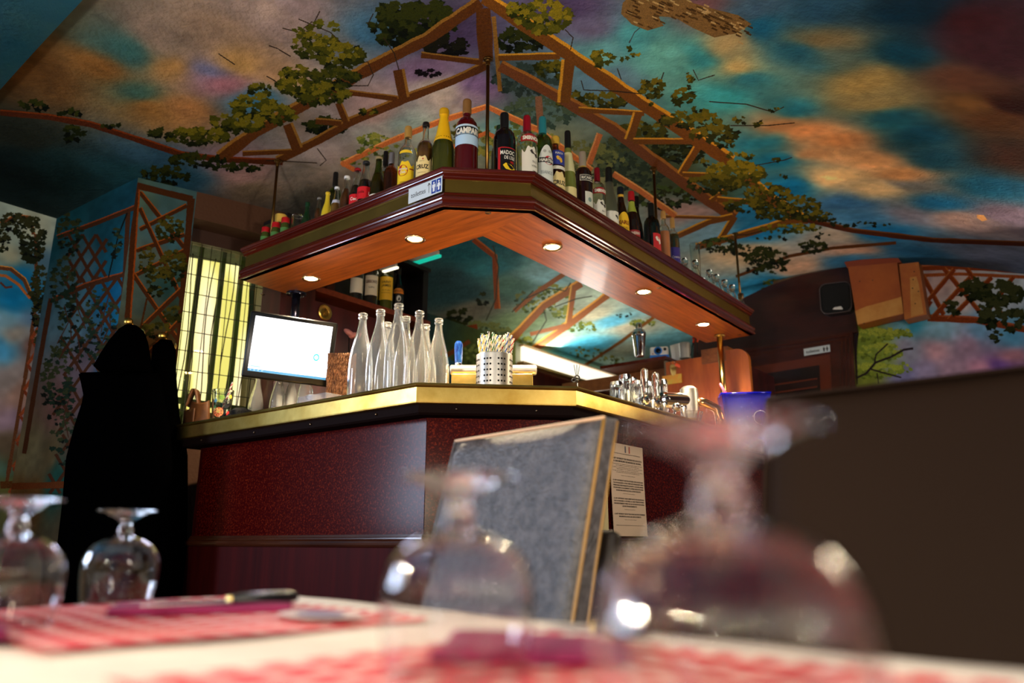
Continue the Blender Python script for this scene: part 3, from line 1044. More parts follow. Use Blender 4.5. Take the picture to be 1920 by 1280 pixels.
# green iron bars outside the pane
GREEN = mat('green_iron', (70, 96, 40), .6)
for t in (.385, .50, .60):
    mb = MB()
    mb.plate([on_c(t - .015, -.1, REV + .16), on_c(t + .007, -.1, REV + .16), on_c(t + .015, 1.5, REV + .16), on_c(t - .007, 1.5, REV + .16)], (*(NC * .02), 0))
    mb.build('iron_bar', GREEN, win)
for z in (.60, .655):
    mb = MB()
    mb.plate([on_c(.2, z, REV + .15), on_c(.9, z - .02, REV + .15), on_c(.9, z + .005, REV + .15), on_c(.2, z + .03, REV + .15)], (*(NC * .02), 0))
    mb.build('cross_bar', GREEN, win)
for k in range(9):
    mb = MB()
    pts = []
    tt = .30 + .05 * k
    for s in range(12):
        z = -.1 + s * .14
        pts.append(on_c(tt + .012 * math.sin(s * .9 + k) + (.02 * s / 12 if k % 2 else 0), z, REV + .2))
    mb.tube(pts, .003, 5)
    mb.build('stem', mat('reed_stem', (52, 44, 12), .6), win)
# sunlit courtyard wall beyond: it is bright daylight out there
mb = MB()
mb.plate([on_c(-.3, -.6, REV + .55), on_c(1.5, -.6, REV + .55), on_c(1.5, 2.2, REV + .55), on_c(-.3, 2.2, REV + .55)], (*(NC * .03), 0))
m = mat('sunlit_yellow_glass', (150, 140, 60), .7)
nt = m.node_tree
b = nt.nodes['Principled BSDF']
tc = nt.nodes.new('ShaderNodeTexCoord')
mp = nt.nodes.new('ShaderNodeMapping')
mp.inputs['Scale'].default_value = (5.0, 5.0, 0.9)
n = nt.nodes.new('ShaderNodeTexNoise')
n.inputs['Scale'].default_value = 1.3
n.inputs['Detail'].default_value = 1
r = nt.nodes.new('ShaderNodeValToRGB')
r.color_ramp.interpolation = 'EASE'
els = r.color_ramp.elements
els[0].position = .38
els[0].color = (*lin((222, 212, 116)), 1)
els[1].position = .62
els[1].color = (*lin((255, 238, 200)), 1)
e = els.new(.5)
e.color = (*lin((255, 246, 176)), 1)
nt.links.new(tc.outputs['Object'], mp.inputs[0])
nt.links.new(mp.outputs[0], n.inputs['Vector'])
nt.links.new(n.outputs[0], r.inputs[0])
nt.links.new(r.outputs[0], b.inputs['Emission Color'])
b.inputs['Emission Strength'].default_value = 1.35
mb.build('daylit_courtyard', m, win)

# back wall behind the bar, wall G with the door, right wall, wall behind the camera
WOODWALL = mat('wall_panelling', (58, 14, 10), .3, var=(84, 26, 14), vscale=4, stretch=(2, 2, .4), coat=.3)
pE = np.array(ab(0, 3.65))
we = Mural('back_wall_mural', 2.3, 5.3, 0.9, 1.80, 0.003, hit_plane(pE, D2))
we.background([(820, 640, (40, 60, 60)), (850, 660, (56, 70, 44)), (880, 670, (70, 80, 40)), (850, 680, (50, 90, 110)), (930, 660, (90, 104, 56)),
               (960, 670, (110, 120, 70)), (900, 700, (80, 90, 40)), (780, 650, (30, 46, 50)), (700, 600, (30, 50, 60))], warp=.05)
we.leaves(900, 665, 60, 18, 120, 6, [(44, 54, 22), (70, 80, 34), (100, 110, 56)])
we.line([(835, 668), (880, 640)], 8, (110, 60, 30))
EM = we.material(gain=1.0, bump=.2)
wall_strip('wall_back', pE, D2, 2.30, 4.72, 0.95, TOP, EM, we, nrm=D1)
wall_strip('wall_back', pE, D2, 4.72, 6.95, 1.40, TOP, mat('cove_paint', (176, 180, 160), .7), nrm=D1)
wall_strip('wall_back', pE, D2, 4.72, 6.95, -H0, 1.40, WOODWALL, nrm=D1)
wall_strip('wall_back', pE, D2, 2.30, 4.72, -H0, 0.95, WOODWALL, nrm=D1)
pT = np.array(ab(6.9, 0))
wall_strip('wall_far', pT, D1, 1.6, 3.7, -H0, TOP, WOODWALL, nrm=D2)
qx = P0 + DC * 1.0
pH = np.array(ab(2.35, 0))
wall_strip('wall_return', pH, D1, 3.0, 3.7, -H0, TOP, WOODWALL)
pG = np.array(ab(5.02, 0))
wg = Mural('right_wall_mural', -0.75, 1.9, -0.45, 1.80, 0.0024, hit_plane(pG, D1))
wg.background([
    (1760, 540, (170, 150, 150)), (1800, 560, (190, 180, 180)), (1880, 560, (170, 180, 190)), (1620, 630, (120, 140, 60)), (1660, 660, (130, 150, 70)),
    (1700, 620, (110, 160, 180)), (1720, 612, (60, 150, 180)), (1760, 620, (130, 170, 190)), (1700, 650, (150, 150, 170)), (1760, 660, (190, 150, 160)), (1820, 640, (170, 140, 160)),
    (1850, 680, (190, 140, 160)), (1900, 650, (180, 130, 140)), (1830, 610, (110, 150, 180)), (1900, 615, (90, 150, 180)), (1880, 670, (110, 80, 140)), (1800, 690, (180, 150, 170)),
    (1740, 690, (150, 140, 170)), (1700, 700, (120, 120, 160)), (1640, 700, (120, 130, 60)), (1500, 600, (90, 60, 40))], warp=.05)
LB = (118, 56, 28)
wg.line([(1720, 503), (1800, 500), (1925, 508)], 11, LB, (170, 100, 60))
wg.line([(1725, 517), (1800, 514), (1925, 520)], 6, (140, 76, 40))
wg.line([(1740, 596), (1830, 600), (1925, 618)], 13, LB, (150, 84, 50))
for a_, b_ in (((1730, 515), (1770, 590)), ((1770, 503), (1850, 600)), ((1790, 505), (1735, 570)), ((1820, 520), (1745, 600)), ((1730, 590), (1745, 565)),
               ((1810, 500), (1880, 590)), ((1860, 520), (1780, 600)), ((1900, 520), (1840, 600))):
    wg.line([a_, b_], 9, LB, (150, 90, 46))
for (u, v, rx, ry, n, sz) in ((1830, 545, 30, 20, 50, 10), (1880, 550, 40, 22, 90, 10), (1855, 585, 20, 30, 40, 10), (1790, 575, 14, 14, 14, 9), (1900, 600, 20, 22, 30, 10),
                              (1870, 630, 14, 12, 10, 8)):
    wg.leaves(u, v, rx, ry, n, sz, [(20, 26, 14), (38, 44, 24), (56, 60, 34)])
for (u, v, rx, ry, n) in ((1640, 630, 38, 14, 90), (1650, 660, 44, 16, 100), (1640, 695, 46, 14, 100), (1690, 690, 20, 10, 20), (1680, 625, 34, 8, 40)):
    wg.leaves(u, v, rx, ry, n, 6, [(90, 104, 44), (120, 136, 56), (150, 160, 70)])
for pts, wd in (([(1606, 620), (1602, 660), (1604, 720)], 10), ([(1600, 712), (1625, 700), (1642, 680), (1670, 670), (1695, 656), (1712, 654)], 4),
                ([(1640, 683), (1643, 665), (1665, 645)], 3), ([(1632, 692), (1660, 700), (1690, 708)], 3), ([(1645, 700), (1648, 720)], 2)):
    wg.line(pts, wd, (44, 36, 40))
GM = wg.material(gain=1.0, bump=.15)
wall_strip('wall_right', pG, D1, -0.75, 1.62, -H0, TOP, GM, wg, nrm=D2)
pQ = np.array(ab(0, 1.58))
wall_strip('wall_partition', pQ, D2, 5.05, 6.9, -H0, TOP, mat('cove_paint', (176, 180, 160), .7), nrm=-D1)
wall_strip('wall_right', pG, D1, -1.45, -0.75, -H0, TOP, PLASTER, nrm=D2)
pR = np.array(ab(0, -1.4))
wall_strip('wall_near', pR, D2, -2.65, 7.0, -H0, 1.0, PLASTER, nrm=-D1)
pK = np.array(ab(-2.6, 0))
wall_strip('wall_behind', pK, D1, -1.45, 3.95, -H0, TOP, PLASTER, nrm=-D2)
# daylight window of the left wall, outside the frame
win2 = bpy.data.objects.new('window_2', None)
C.objects.link(win2)
struct(win2)
for (t0, t1, z0, z1) in ((-2.9, -2.84, -.1, TOP), (-1.06, -1.0, -.1, TOP), (-1.98, -1.92, -.1, TOP), (-2.9, -1.0, -.1, -.04), (-2.9, -1.0, 1.4, TOP)):
    mb = MB()
    q0, q1 = CORNER + D2 * t0, CORNER + D2 * t1
    mb.plate([(*q0, H0 + z0), (*q1, H0 + z0), (*q1, H0 + z1), (*q0, H0 + z1)], (*(D1 * .05), 0))
    mb.build('window_bar', mat('white_window_paint', (210, 205, 195), .4), win2)
# ------------------------------------------------------------------ materials of the bar
def wood_mat(name, c1, c2, rough=.25, stretch=(1.5, 22, 22), coat=.3, scale=2.2, bump=.02):
    m = mat(name, c1, rough, var=c2, vscale=scale, vmix=.7, stretch=stretch, coat=coat, bump=bump, bscale=30)
    return m


SOFFIT = wood_mat('varnished_veneer_soffit', (118, 54, 14), (184, 102, 36), .38, coat=.12)
SOFFIT2 = wood_mat('varnished_veneer_soffit_cross', (118, 54, 14), (184, 102, 36), .38, (22, 1.5, 22), .12)
MOULD = wood_mat('polished_mahogany_moulding', (62, 14, 7), (92, 26, 12), .16, (1, 1, 20), .8)
BRASSF = mat('tarnished_brass_band', (140, 112, 50), .42, 1.0, var=(108, 86, 38), vscale=3, vmix=.9)
BRASS = mat('worn_brass', (236, 200, 112), .3, 1.0, var=(196, 152, 66), vscale=7, vmix=.8, bump=.06, bscale=14)
RODM = mat('bronze_rod', (118, 88, 44), .32, 1.0)
CHROME = mat('chrome', (225, 225, 228), .07, 1.0)
STEEL = mat('brushed_steel', (206, 200, 190), .42, 1.0, bump=.03, bscale=200)
BLACK = mat('black_plastic', (9, 9, 10), .35)
WHITE = mat('white_plastic', (226, 224, 220), .4)
BODY = mat('speckled_red_laminate', (54, 3, 4), .2, var=(124, 38, 18), vscale=150, vmix=.35, spec=.16)
LOWER_SPEC = None
_r = BODY.node_tree.nodes
for _n in _r:
    if _n.type == 'VALTORGB':
        _n.color_ramp.elements[0].position = .50
        _n.color_ramp.elements[1].position = .74
LOWER = wood_mat('dark_red_veneer', (44, 4, 4), (66, 8, 7), .6, (12, 12, .8), .0)
LOWER.node_tree.nodes['Principled BSDF'].inputs['Specular IOR Level'].default_value = .12
UNDER = mat('dark_underside', (18, 6, 5), .8, spec=.1)

# ------------------------------------------------------------------ hanging shelf (canopy) over the bar
cz = H0
OUT = [(1.68, 2.80), (1.68, 1.612), (1.90, 1.385), (3.92, 1.385)]
INN = [(3.92, 1.67), (1.965, 1.67), (1.965, 2.80)]


def wpath(path, off=0.0):
    return [ab(*p) for p in path]


cx, cy = ab(1.8, 1.5)
canopy = thing('hanging_shelf', 'L-shaped hanging wooden shelf with moulded edge and brass band above the bar', 'shelf', (cx, cy, H0 + 1.085))


def W(o):
    """build in world coordinates, then move to the parent's frame"""
    p = o.parent
    mi = p.matrix_basis.inverted()
    if p.parent:
        mi = mi @ p.parent.matrix_basis.inverted()
    o.data.transform(mi)
    return o


# soffit boards: left board, corner board, right board
for nm, poly, m in (('soffit_board', [(1.69, 2.80), (1.69, 1.617), (1.965, 1.67), (1.965, 2.80)], SOFFIT2),
                    ('soffit_board', [(1.69, 1.617), (1.905, 1.395), (1.965, 1.67)], SOFFIT2),
                    ('soffit_board', [(1.905, 1.395), (3.92, 1.395), (3.92, 1.67), (1.965, 1.67)], SOFFIT)):
    mb = MB()
    mb.prism(poly, 0, .012)
    o = mb.build(nm, m, canopy)
    # veneer grain follows each arm: object coordinates are those of the bar
    o.rotation_euler = (0, 0, ROT)
    q = ab(0, 0)
    o.location = (-cx, -cy, 0)
mb = MB()
mb.prism([(1.725, 2.80), (1.725, 1.632), (1.92, 1.43), (3.92, 1.43), (3.92, 1.665), (1.97, 1.665), (1.97, 2.80)], .012, .135)
o = mb.build('shelf_core', MOULD, canopy)
o.rotation_euler = (0, 0, ROT)
o.location = (-cx, -cy, 0)
op = wpath(OUT)


def moulding(name, prof, m, parent, path, z0, smooth=False):
    mb = MB()
    mb.sweep([(o_, z0 + z_) for o_, z_ in prof], path, 0, smooth)
    return W(mb.build(name, m, parent))


def arc(cxo, czo, r, a0, a1, n=6):
    return [(cxo + r * math.cos(R(a0 + (a1 - a0) * i / n)), czo + r * math.sin(R(a0 + (a1 - a0) * i / n))) for i in range(n + 1)]


SD = -1.0
_d0 = np.array(op[1]) - np.array(op[0])
_nn = np.array([_d0[1], -_d0[0]])
SD = 1.0 if _nn.dot(-np.array(op[1])) > 0 else -1.0
lowp = [(-.03, .0), (-.006, .0)] + arc(-.006, .006, .006, -90, 60, 4) + [(-.006, .014), (-.008, .020), (-.003, .024)] + arc(-.012, .032, .012, -30, 80, 5) + \
       [(-.014, .048), (-.018, .056), (-.024, .062), (-.05, .062)]
upp = [(-.05, .109), (-.020, .109), (-.014, .113), (-.014, .118), (-.010, .120), (-.004, .124)] + arc(-.006, .136, .010, -70, 75, 6) + \
      [(-.008, .147), (-.012, .150), (-.05, .150)]


def mould2(name, prof, m, parent, path, z0):
    mb = MB()
    mb.sweep([(o_, z0 + z_) for o_, z_ in prof], path, 0, False, True, SD)
    return W(mb.build(name, m, parent))


mould2('lower_moulding', lowp, MOULD, canopy, op, H0 + 1.085)
mould2('upper_moulding', upp, MOULD, canopy, op, H0 + 1.085)
mould2('brass_band', [(-.05, .062), (-.026, .062), (-.026, .109), (-.05, .109)], BRASSF, canopy, op, H0 + 1.085)
# small screws under the soffit
for (u, v) in ((915, 400), (1236, 540), (492, 553), (1386, 628)):
    x, y = at_z(u, v, 1.083)
    mb = MB()
    mb.lathe([(.004, -.003), (.009, -.002), (.011, .0), (.011, .003)], 14, (x - cx, y - cy, 0))
    mb.build('ceiling_hook_plate', mat('small_nickel', (120, 100, 80), .3, 1.0), canopy)
# suspension rods
for (a, b) in ((1.86, 1.56), (1.78, 2.62), (3.03, 1.49), (4.00 - .12, 1.49)):
    pass
RODS = [((-.09, 2.43), 'thin bronze rod from the shelf corner to the painted ceiling'),
        (None, 'thin bronze rod above the green-lidded jars at the left arm')]


def azim(u, v):
    sx, _ = slopes(u, v)
    return float(sx)


def on_ray_line(u, v, p, d):
    sx, sz = slopes(u, v)
    t = (sx * p[1] - p[0]) / (d[0] - sx * d[1])
    return float(p[0] + d[0] * t), float(p[1] + d[1] * t), float(sz)


LL = (np.array(ab(1.80, 0)), D1)            # line of bottles along the left arm
LRr = (np.array(ab(0, 1.50)), D2)           # along the right arm
LCn = (np.array(ab(1.68 + .085, 1.612 + .085)), (D2 - D1) / math.sqrt(2))
for (u, v, L, top) in ((915, 112, LCn, 1.76), (520, 311, LL, 1.72), (1224, 291, LRr, 1.76), (1376, 410, LRr, 1.76)):
    x, y, _ = on_ray_line(u, v, *L)
    a, b = to_ab(x, y)
    zt = float(ceil_z(b)) - .001
    mb = MB()
    mb.tube([(0, 0, .13), (0, 0, zt - 1.085)], .0065, 12)
    mb.lathe([(.016, .136), (.016, .139), (.009, .145)], 16)
    mb.lathe([(.008, zt - 1.085 - .03), (.009, zt - 1.085 - .012), (.017, zt - 1.085 - .006), (.017, zt - 1.085)], 16)
    mb.build('suspension_rod', RODM, canopy, (x - cx, y - cy, 0))

# recessed downlights
LAMPM = mat('lamp_glow', (255, 230, 190), .3, emit=(255, 214, 150), power=260)
for i, (u, v) in enumerate(((583, 523), (778, 449), (1036, 464), (1207, 548), (1319, 609))):
    x, y = at_z(u, v, 1.08)
    lab = ['downlight in the shelf soffit nearest the monitor pole', 'lit downlight in the left soffit board close to the corner',
           'lit downlight in the right soffit board close to the corner', 'middle downlight of the right arm soffit',
           'small lit downlight at the far right end of the soffit'][i]
    t = thing('downlight', lab, 'downlight', (x, y, H0 + 1.085), 0, 'recessed downlights under the hanging shelf')
    mb = MB()
    mb.lathe([(.027, .0), (.037, -.001), (.039, -.004), (.036, -.007), (.029, -.006), (.026, -.002), (.026, .0)], 28, closed=True)
    mb.build('bezel', mat('satin_bezel', (220, 190, 140), .25, 1.0), t)
    mb = MB()
    mb.lathe([(1e-5, -.006), (.012, -.006), (.023, -.004), (.026, -.001)], 24)
    mb.build('bulb', LAMPM, t)
    spot('downlight_beam', (x, y, H0 + 1.072), (x + .0, y, 0), 60.0, (1.0, .82, .56), 150, .9, .02)

# brass pole between counter and soffit at the far right
x, y = at_z(1349, 628, 1.085)
t = thing('support_pole', 'polished brass pole standing on the counter under the right shelf end', 'pole', (x, y, H0 + .475))
mb = MB()
mb.tube([(0, 0, .0), (0, 0, .61)], .016, 16)
mb.build('pole', mat('bright_brass_pole', (200, 160, 96), .18, 1.0), t)
MB().lathe([(.03, .600), (.03, .607)], 20).build('flange', BRASS, t)
MB().lathe([(.03, .003), (.03, .009)], 20).build('flange', BRASS, t)

# ------------------------------------------------------------------ bar counter
CT = [(1.62, 3.05), (1.62, 1.64), (1.975, 1.285), (4.05, 1.285)]
bar = thing('bar_counter', 'L-shaped bar with dark red speckled front and brass-edged counter top', 'bar counter', (cx, cy, 0))
ctp = wpath(CT)
# counter top surface, brass sheet
mb = MB()
mb.prism([(1.63, 3.04), (1.63, 1.645), (1.98, 1.295), (4.04, 1.295), (4.04, 1.72), (2.06, 1.72), (2.06, 3.04)], H0 + .455, H0 + .473)
o = mb.build('counter_top', mat('brushed_brass_top', (196, 168, 110), .3, 1.0), bar)
o.rotation_euler = (0, 0, ROT)
o.location = (-cx, -cy, 0)
# brass edge, three lengths with visible joints
segs = [[CT[0], CT[1]], [CT[1], CT[2]], [CT[2], CT[3]]]
edge = [(-.05, .412), (-.004, .412), (-.001, .414), (.0, .418), (.0, .462), (.006, .466), (.008, .470), (.006, .475), (-.004, .477), (-.05, .477)]
mb0 = MB()
mb0.sweep([(o_, H0 + z_) for o_, z_ in edge], ctp, 0, False, True, SD)
W(mb0.build('brass_edge', BRASS, bar))
# dark timber under the overhang with small screws
mould2('underside_board', [(-.30, .380), (-.025, .380), (-.018, .386), (-.018, .412), (-.30, .412)], UNDER, bar, ctp, H0)
for k, (u, v) in enumerate(((456, 809), (507, 794), (550, 787), (618, 780), (660, 770), (780, 755), (930, 757), (1035, 760), (700, 768))):
    pass


def body_path(o):
    return wpath([(1.62 + o, 3.0), (1.62 + o, 1.64 + o * .414), (1.975 + o * .414, 1.285 + o), (4.05, 1.285 + o)])


BP = body_path(.085)
# upper front: three laminate panels
for i in range(3):
    p, q = np.array(BP[i]), np.array(BP[i + 1])
    d = (q - p) / np.linalg.norm(q - p)
    n = np.array([-d[1], d[0]])
    if n.dot(p) < 0:
        n = -n
    g = .0012
    a_, b_ = p + d * g, q - d * g
    mb = MB()
    mb.plate([(*a_, H0 + .02), (*b_, H0 + .02), (*b_, H0 + .382), (*a_, H0 + .382)], (*(n * .02), 0))
    W(mb.build('front_panel', BODY, bar))
    p2, q2 = np.array(body_path(.07)[i]), np.array(body_path(.07)[i + 1])
    mb = MB()
    mb.plate([(*p2, .08), (*q2, .08), (*q2, H0 + .0), (*p2, H0 + .0)], (*(n * .02), 0))
    W(mb.build('lower_panel', LOWER, bar))
    p2, q2 = np.array(body_path(.12)[i]), np.array(body_path(.12)[i + 1])
    mb = MB()
    mb.plate([(*p2, .0), (*q2, .0), (*q2, .08), (*p2, .08)], (*(n * .02), 0))
    W(mb.build('plinth', UNDER, bar))
led = [(-.04, -.022), (-.006, -.022)] + arc(-.006, -.006, .014, -90, 80, 7) + [(-.004, .012), (-.010, .014), (-.012, .022), (-.04, .022)]
led = [(a_, b_) for a_, b_ in led]
mb = MB()
mb.sweep([(o_ + .0, H0 + z_) for o_, z_ in led], body_path(.066), 0, False, True, SD)
W(mb.build('ledge_moulding', wood_mat('ledge_wood', (48, 18, 10), (74, 36, 18), .22, (1, 1, 10), .6), bar))
# end panel of the left arm
p, q = np.array(ab(1.705, 3.0)), np.array(ab(2.04, 3.0))
mb = MB()
mb.plate([(*p, 0.0), (*q, 0.0), (*q, H0 + .412), (*p, H0 + .412)], (*(-D1 * .02), 0))
W(mb.build('end_panel', LOWER, bar))
# inner panel
mb = MB()
mb.sweep([(0, .08), (.02, .08), (.02, H0 + .45), (0, H0 + .45)], wpath([(2.04, 2.98), (2.04, 1.70), (4.04, 1.70)]), 0, False, True, SD)
W(mb.build('inner_panel', LOWER, bar))
for (tt, seg) in ((.12, 0), (.38, 0), (.62, 0), (.86, 0), (.25, 1), (.75, 1), (.1, 2), (.22, 2), (.34, 2)):
    p, q = np.array(ctp[seg]), np.array(ctp[seg + 1])
    d = (q - p) / np.linalg.norm(q - p)
    n = np.array([-d[1], d[0]])
    if n.dot(p) < 0:
        n = -n
    c = p + (q - p) * tt + n * .0155
    mb = MB()
    mb.ball((c[0], c[1], H0 + .398), .004, 8)
    W(mb.build('screw', mat('screw_steel', (130, 110, 90), .3, 1.0), bar))

# ------------------------------------------------------------------ back cabinet F, behind the left arm
cabm = wood_mat('dark_purple_mahogany', (48, 10, 14), (74, 20, 22), .3, (8, 8, .8), .5)
fx, fy = ab(2.4, 2.85)
cab = thing('back_cabinet', 'dark mahogany back cabinet with open bottle shelf behind the monitor', 'cabinet', (fx, fy, 0))


def abox(mb, a0, a1, b0, b1, z0, z1, mi=0):
    mb.prism([ab(a0, b0), ab(a1, b0), ab(a1, b1), ab(a0, b1)], z0, z1, mi)
    return mb


# shelf line surveyed in the photo: its front edge is at z for (617,540)
sx, sy, sz_ = at_line(617, 543, ab(0, 2.85), D2)
ZSH = sz_
mb = MB()
abox(mb, 1.93, 2.12, 2.85, 3.0, 0, H0 + 1.35)
abox(mb, 2.12, 2.88, 2.85, 2.87, 0, H0 + ZSH - .075)
W(mb.build('front_board', cabm, cab))
mb = MB()
abox(mb, 2.12, 2.90, 2.845, 3.02, H0 + ZSH - .028, H0 + ZSH)
W(mb.build('shelf', wood_mat('shelf_edge_wood', (92, 34, 18), (124, 54, 28), .3), cab))
mb = MB()
abox(mb, 2.12, 2.90, 3.02, 3.04, H0 + .2, H0 + 1.48)
W(mb.build('back_board', mat('near_black_board', (14, 8, 10), .5), cab))
mb = MB()
abox(mb, 2.86, 2.90, 2.87, 3.04, 0, H0 + 1.48)
W(mb.build('side_board', mat('near_black_board', (14, 8, 10), .5), cab))
mb = MB()
abox(mb, 2.72, 2.745, 2.85, 3.02, H0 + .55, H0 + ZSH - .075)
W(mb.build('upright', wood_mat('shelf_edge_wood', (92, 34, 18), (124, 54, 28), .3), cab))
mb = MB()
abox(mb, 1.93, 2.90, 2.85, 3.04, H0 + 1.48, H0 + 1.50)
W(mb.build('top_board', mat('near_black_board', (14, 8, 10), .5), cab))
# oval recessed ring light on the board
x, y, z = at_line(609, 586, ab(0, 2.848), D2)
mq = Matrix.Rotation(ROT, 3, 'Z') @ Matrix.Rotation(R(90), 3, 'X')
mb = MB()
mb.lathe([(.020, .0), (.036, .0), (.040, .004), (.034, .008), (.022, .004)], 24, (x - fx, y - fy, H0 + z), 0, True, mq, closed=True)
mb.lathe([(1e-5, .003), (.020, .003)], 20, (x - fx, y - fy, H0 + z), 0, True, mq)
mb.build('ring_fitting', BRASS, cab)
# small white and turquoise strip lights on top of the cabinet
x, y, z = at_line(788, 490, ab(0, 2.84), D2)
tl = thing('strip_light', 'small turquoise glowing strip at the top of the dark back cabinet', 'light', (x, y, H0 + z), ROT + R(90))
MB().rbox((0, 0, 0), (.30, .03, .018), .004).build('strip_tube', mat('turquoise_glow', (20, 150, 130), .4, emit=(20, 190, 160), power=.9), tl)
MB().rbox((0, .018, .012), (.31, .02, .02), .002).build('strip_housing', WHITE, tl)
x, y, z = at_line(732, 505, ab(0, 2.84), D2)
tl = thing('strip_light', 'short white glowing strip left of the turquoise one', 'light', (x, y, H0 + z), ROT + R(90))
MB().rbox((0, 0, 0), (.11, .02, .012), .003).build('strip_tube', mat('white_glow', (250, 240, 210), .4, emit=(255, 244, 214), power=1.6), tl)
MB().rbox((0, .014, .010), (.12, .016, .016), .002).build('strip_housing', WHITE, tl)

# ------------------------------------------------------------------ cove light on the back wall
gx, gy = ab(5.2, 3.62)
cov = thing('cove_light', 'long glowing white fluorescent cove light on the wall behind the bar', 'light', (gx, gy, H0 + 1.40), ROT)
mb = MB()
mb.rbox((0.6, -.03, .075), (2.15, .03, .12), .006)
mb.build('diffuser', mat('cove_diffuser', (250, 246, 226), .4, emit=(255, 246, 222), power=1.25), cov)
mb = MB()
mb.box((0.6, -.02, -.002), (2.17, .07, .02))
mb.box((0.6, -.03, .145), (2.17, .05, .010))
mb.build('cove_rail', wood_mat('cove_rail_wood', (150, 110, 60), (190, 150, 90), .4), cov)
area('cove_uplight', (*ab(5.0, 3.42), H0 + 1.32), (*ab(4.5, 2.3), H0 + 1.9), .22, 30, (1.0, .96, .86), 2.8)

# ------------------------------------------------------------------ end panel unit at the right end of the bar
ex, ey = ab(4.0, 1.7)
PAN = wood_mat('orange_veneer_panel', (150, 66, 20), (196, 104, 40), .3, (6, 6, .8), .5)
unit = thing('end_cabinet', 'orange-brown veneered cabinet with rounded side panel at the right end of the bar', 'cabinet', (ex, ey, 0))
mb = MB()
_, _, zt = at_line(1260, 664, ab(4.0, 0), D1)
abox(mb, 4.06, 4.09, 1.60, 1.995, .9, H0 + 1.045)
W(mb.build('front_board', PAN, unit))
mb = MB()
abox(mb, 4.05, 4.20, 1.60, 1.76, H0 + 1.0, H0 + 1.083)
W(mb.build('top_block', wood_mat('block_wood', (120, 66, 28), (150, 88, 40), .35), unit))
# rounded side panel
mb = MB()
pl = []
b0, b1, zz0, zz1 = 1.47, 1.60, -.1, 1.05
rr = .07
pl = [(b0, zz0)] + [(b0 + rr - rr * math.cos(R(k * 15)), zz1 - rr + rr * math.sin(R(k * 15))) for k in range(7)] + [(b1, zz1), (b1, zz0)]
mb.plate([(*ab(4.02, q[0]), H0 + q[1]) for q in pl], (*(D2 * .03), 0))
W(mb.build('rounded_side_panel', PAN, unit))
mb = MB()
abox(mb, 4.10, 4.8, 1.60, 1.62, .9, H0 + 1.03)
W(mb.build('side_board', cabm, unit))
# shelf for the shaker and the camera
mb = MB()
abox(mb, 4.05, 4.30, 1.99, 2.45, H0 + 1.065, H0 + 1.085)
W(mb.build('upper_shelf', wood_mat('dark_shelf_wood', (70, 24, 16), (96, 40, 24), .25), unit))
mb = MB()
abox(mb, 4.28, 4.30, 1.99, 2.9, H0 + .98, H0 + 1.065)
W(mb.build('shelf_rail', wood_mat('brown_rail', (120, 72, 40), (150, 96, 56), .4), unit))
mb = MB()
abox(mb, 4.08, 4.5, 1.995, 2.015, .9, H0 + 1.06)
W(mb.build('inner_board', mat('grey_cream_board', (120, 110, 90), .6), unit))
mb = MB()
abox(mb, 4.5, 4.52, 1.6, 2.6, .9, H0 + .98)
W(mb.build('back_board', mat('grey_cream_board', (120, 110, 90), .6), unit))

# ------------------------------------------------------------------ right wall: panelling, door, sign, box, speaker
def g3(u, v, off=0.0):
    x, y, z = at_line(u, v, ab(5.02 - off, 0), D1)
    return (x, y, H0 + z)


def gplate(mb, pts, off, th, mi=0):
    mb.plate([g3(u, v, off) for u, v in pts], (*(D2 * th), 0), mi)
    return mb


DW = mat('dark_brown_panelling', (44, 12, 8), .35, var=(62, 20, 12), vscale=3, stretch=(1, 1, 4), coat=.3)
mb = MB()
gplate(mb, [(1300, 600), (1384, 563), (1440, 536), (1500, 516), (1592, 498), (1608, 622), (1300, 690)], .03, .028)
struct(mb.build('trim_1', DW))
dr = bpy.data.objects.new('door_1', None)
C.objects.link(dr)
struct(dr)
fr2 = mat('door_frame_wood', (52, 16, 9), .3, var=(80, 30, 16), vscale=3, stretch=(1, 1, 3), coat=.4)
mb = MB()
gplate(mb, [(1300, 668), (1598, 620), (1606, 760), (1606, 900), (1300, 900)], .05, .03)
mb.build('door_frame', fr2, dr)
mb = MB()
for (o_, ua, va, ub, vb) in ((.062, 1400, 655, 1592, 625), (.058, 1400, 664, 1586, 634)):
    gplate(mb, [(ua, va), (ub, vb), (ub, vb + 4), (ua, va + 4)], o_, .012)
for uo in (1592, 1584, 1576):
    gplate(mb, [(uo, 632), (uo + 3, 632), (uo + 6, 790), (uo + 3, 790)], .06, .012)
mb.build('frame_moulding', mat('frame_moulding_wood', (70, 26, 14), .25, coat=.4), dr)
mb = MB()
gplate(mb, [(1300, 706), (1556, 664), (1562, 800), (1562, 860), (1300, 860)], .062, .014)
mb.build('inner_frame', mat('inner_frame_wood', (100, 40, 20), .3, coat=.4), dr)
mb = MB()
gplate(mb, [(1300, 722), (1536, 684), (1541, 800), (1541, 860), (1300, 860)], .066, .006)
mb.build('door_panel', mat('dark_door_panel', (24, 8, 8), .3, var=(44, 14, 12), vscale=2, stretch=(1, 1, 8), coat=.4), dr)
mb = MB()
for k in range(4):
    v = 742 + k * 15
    gplate(mb, [(1300, v), (1532, v - 34), (1532, v - 31), (1300, v + 3)], .070, .006)
mb.build('door_slat', mat('inner_frame_wood', (100, 40, 20), .3), dr)


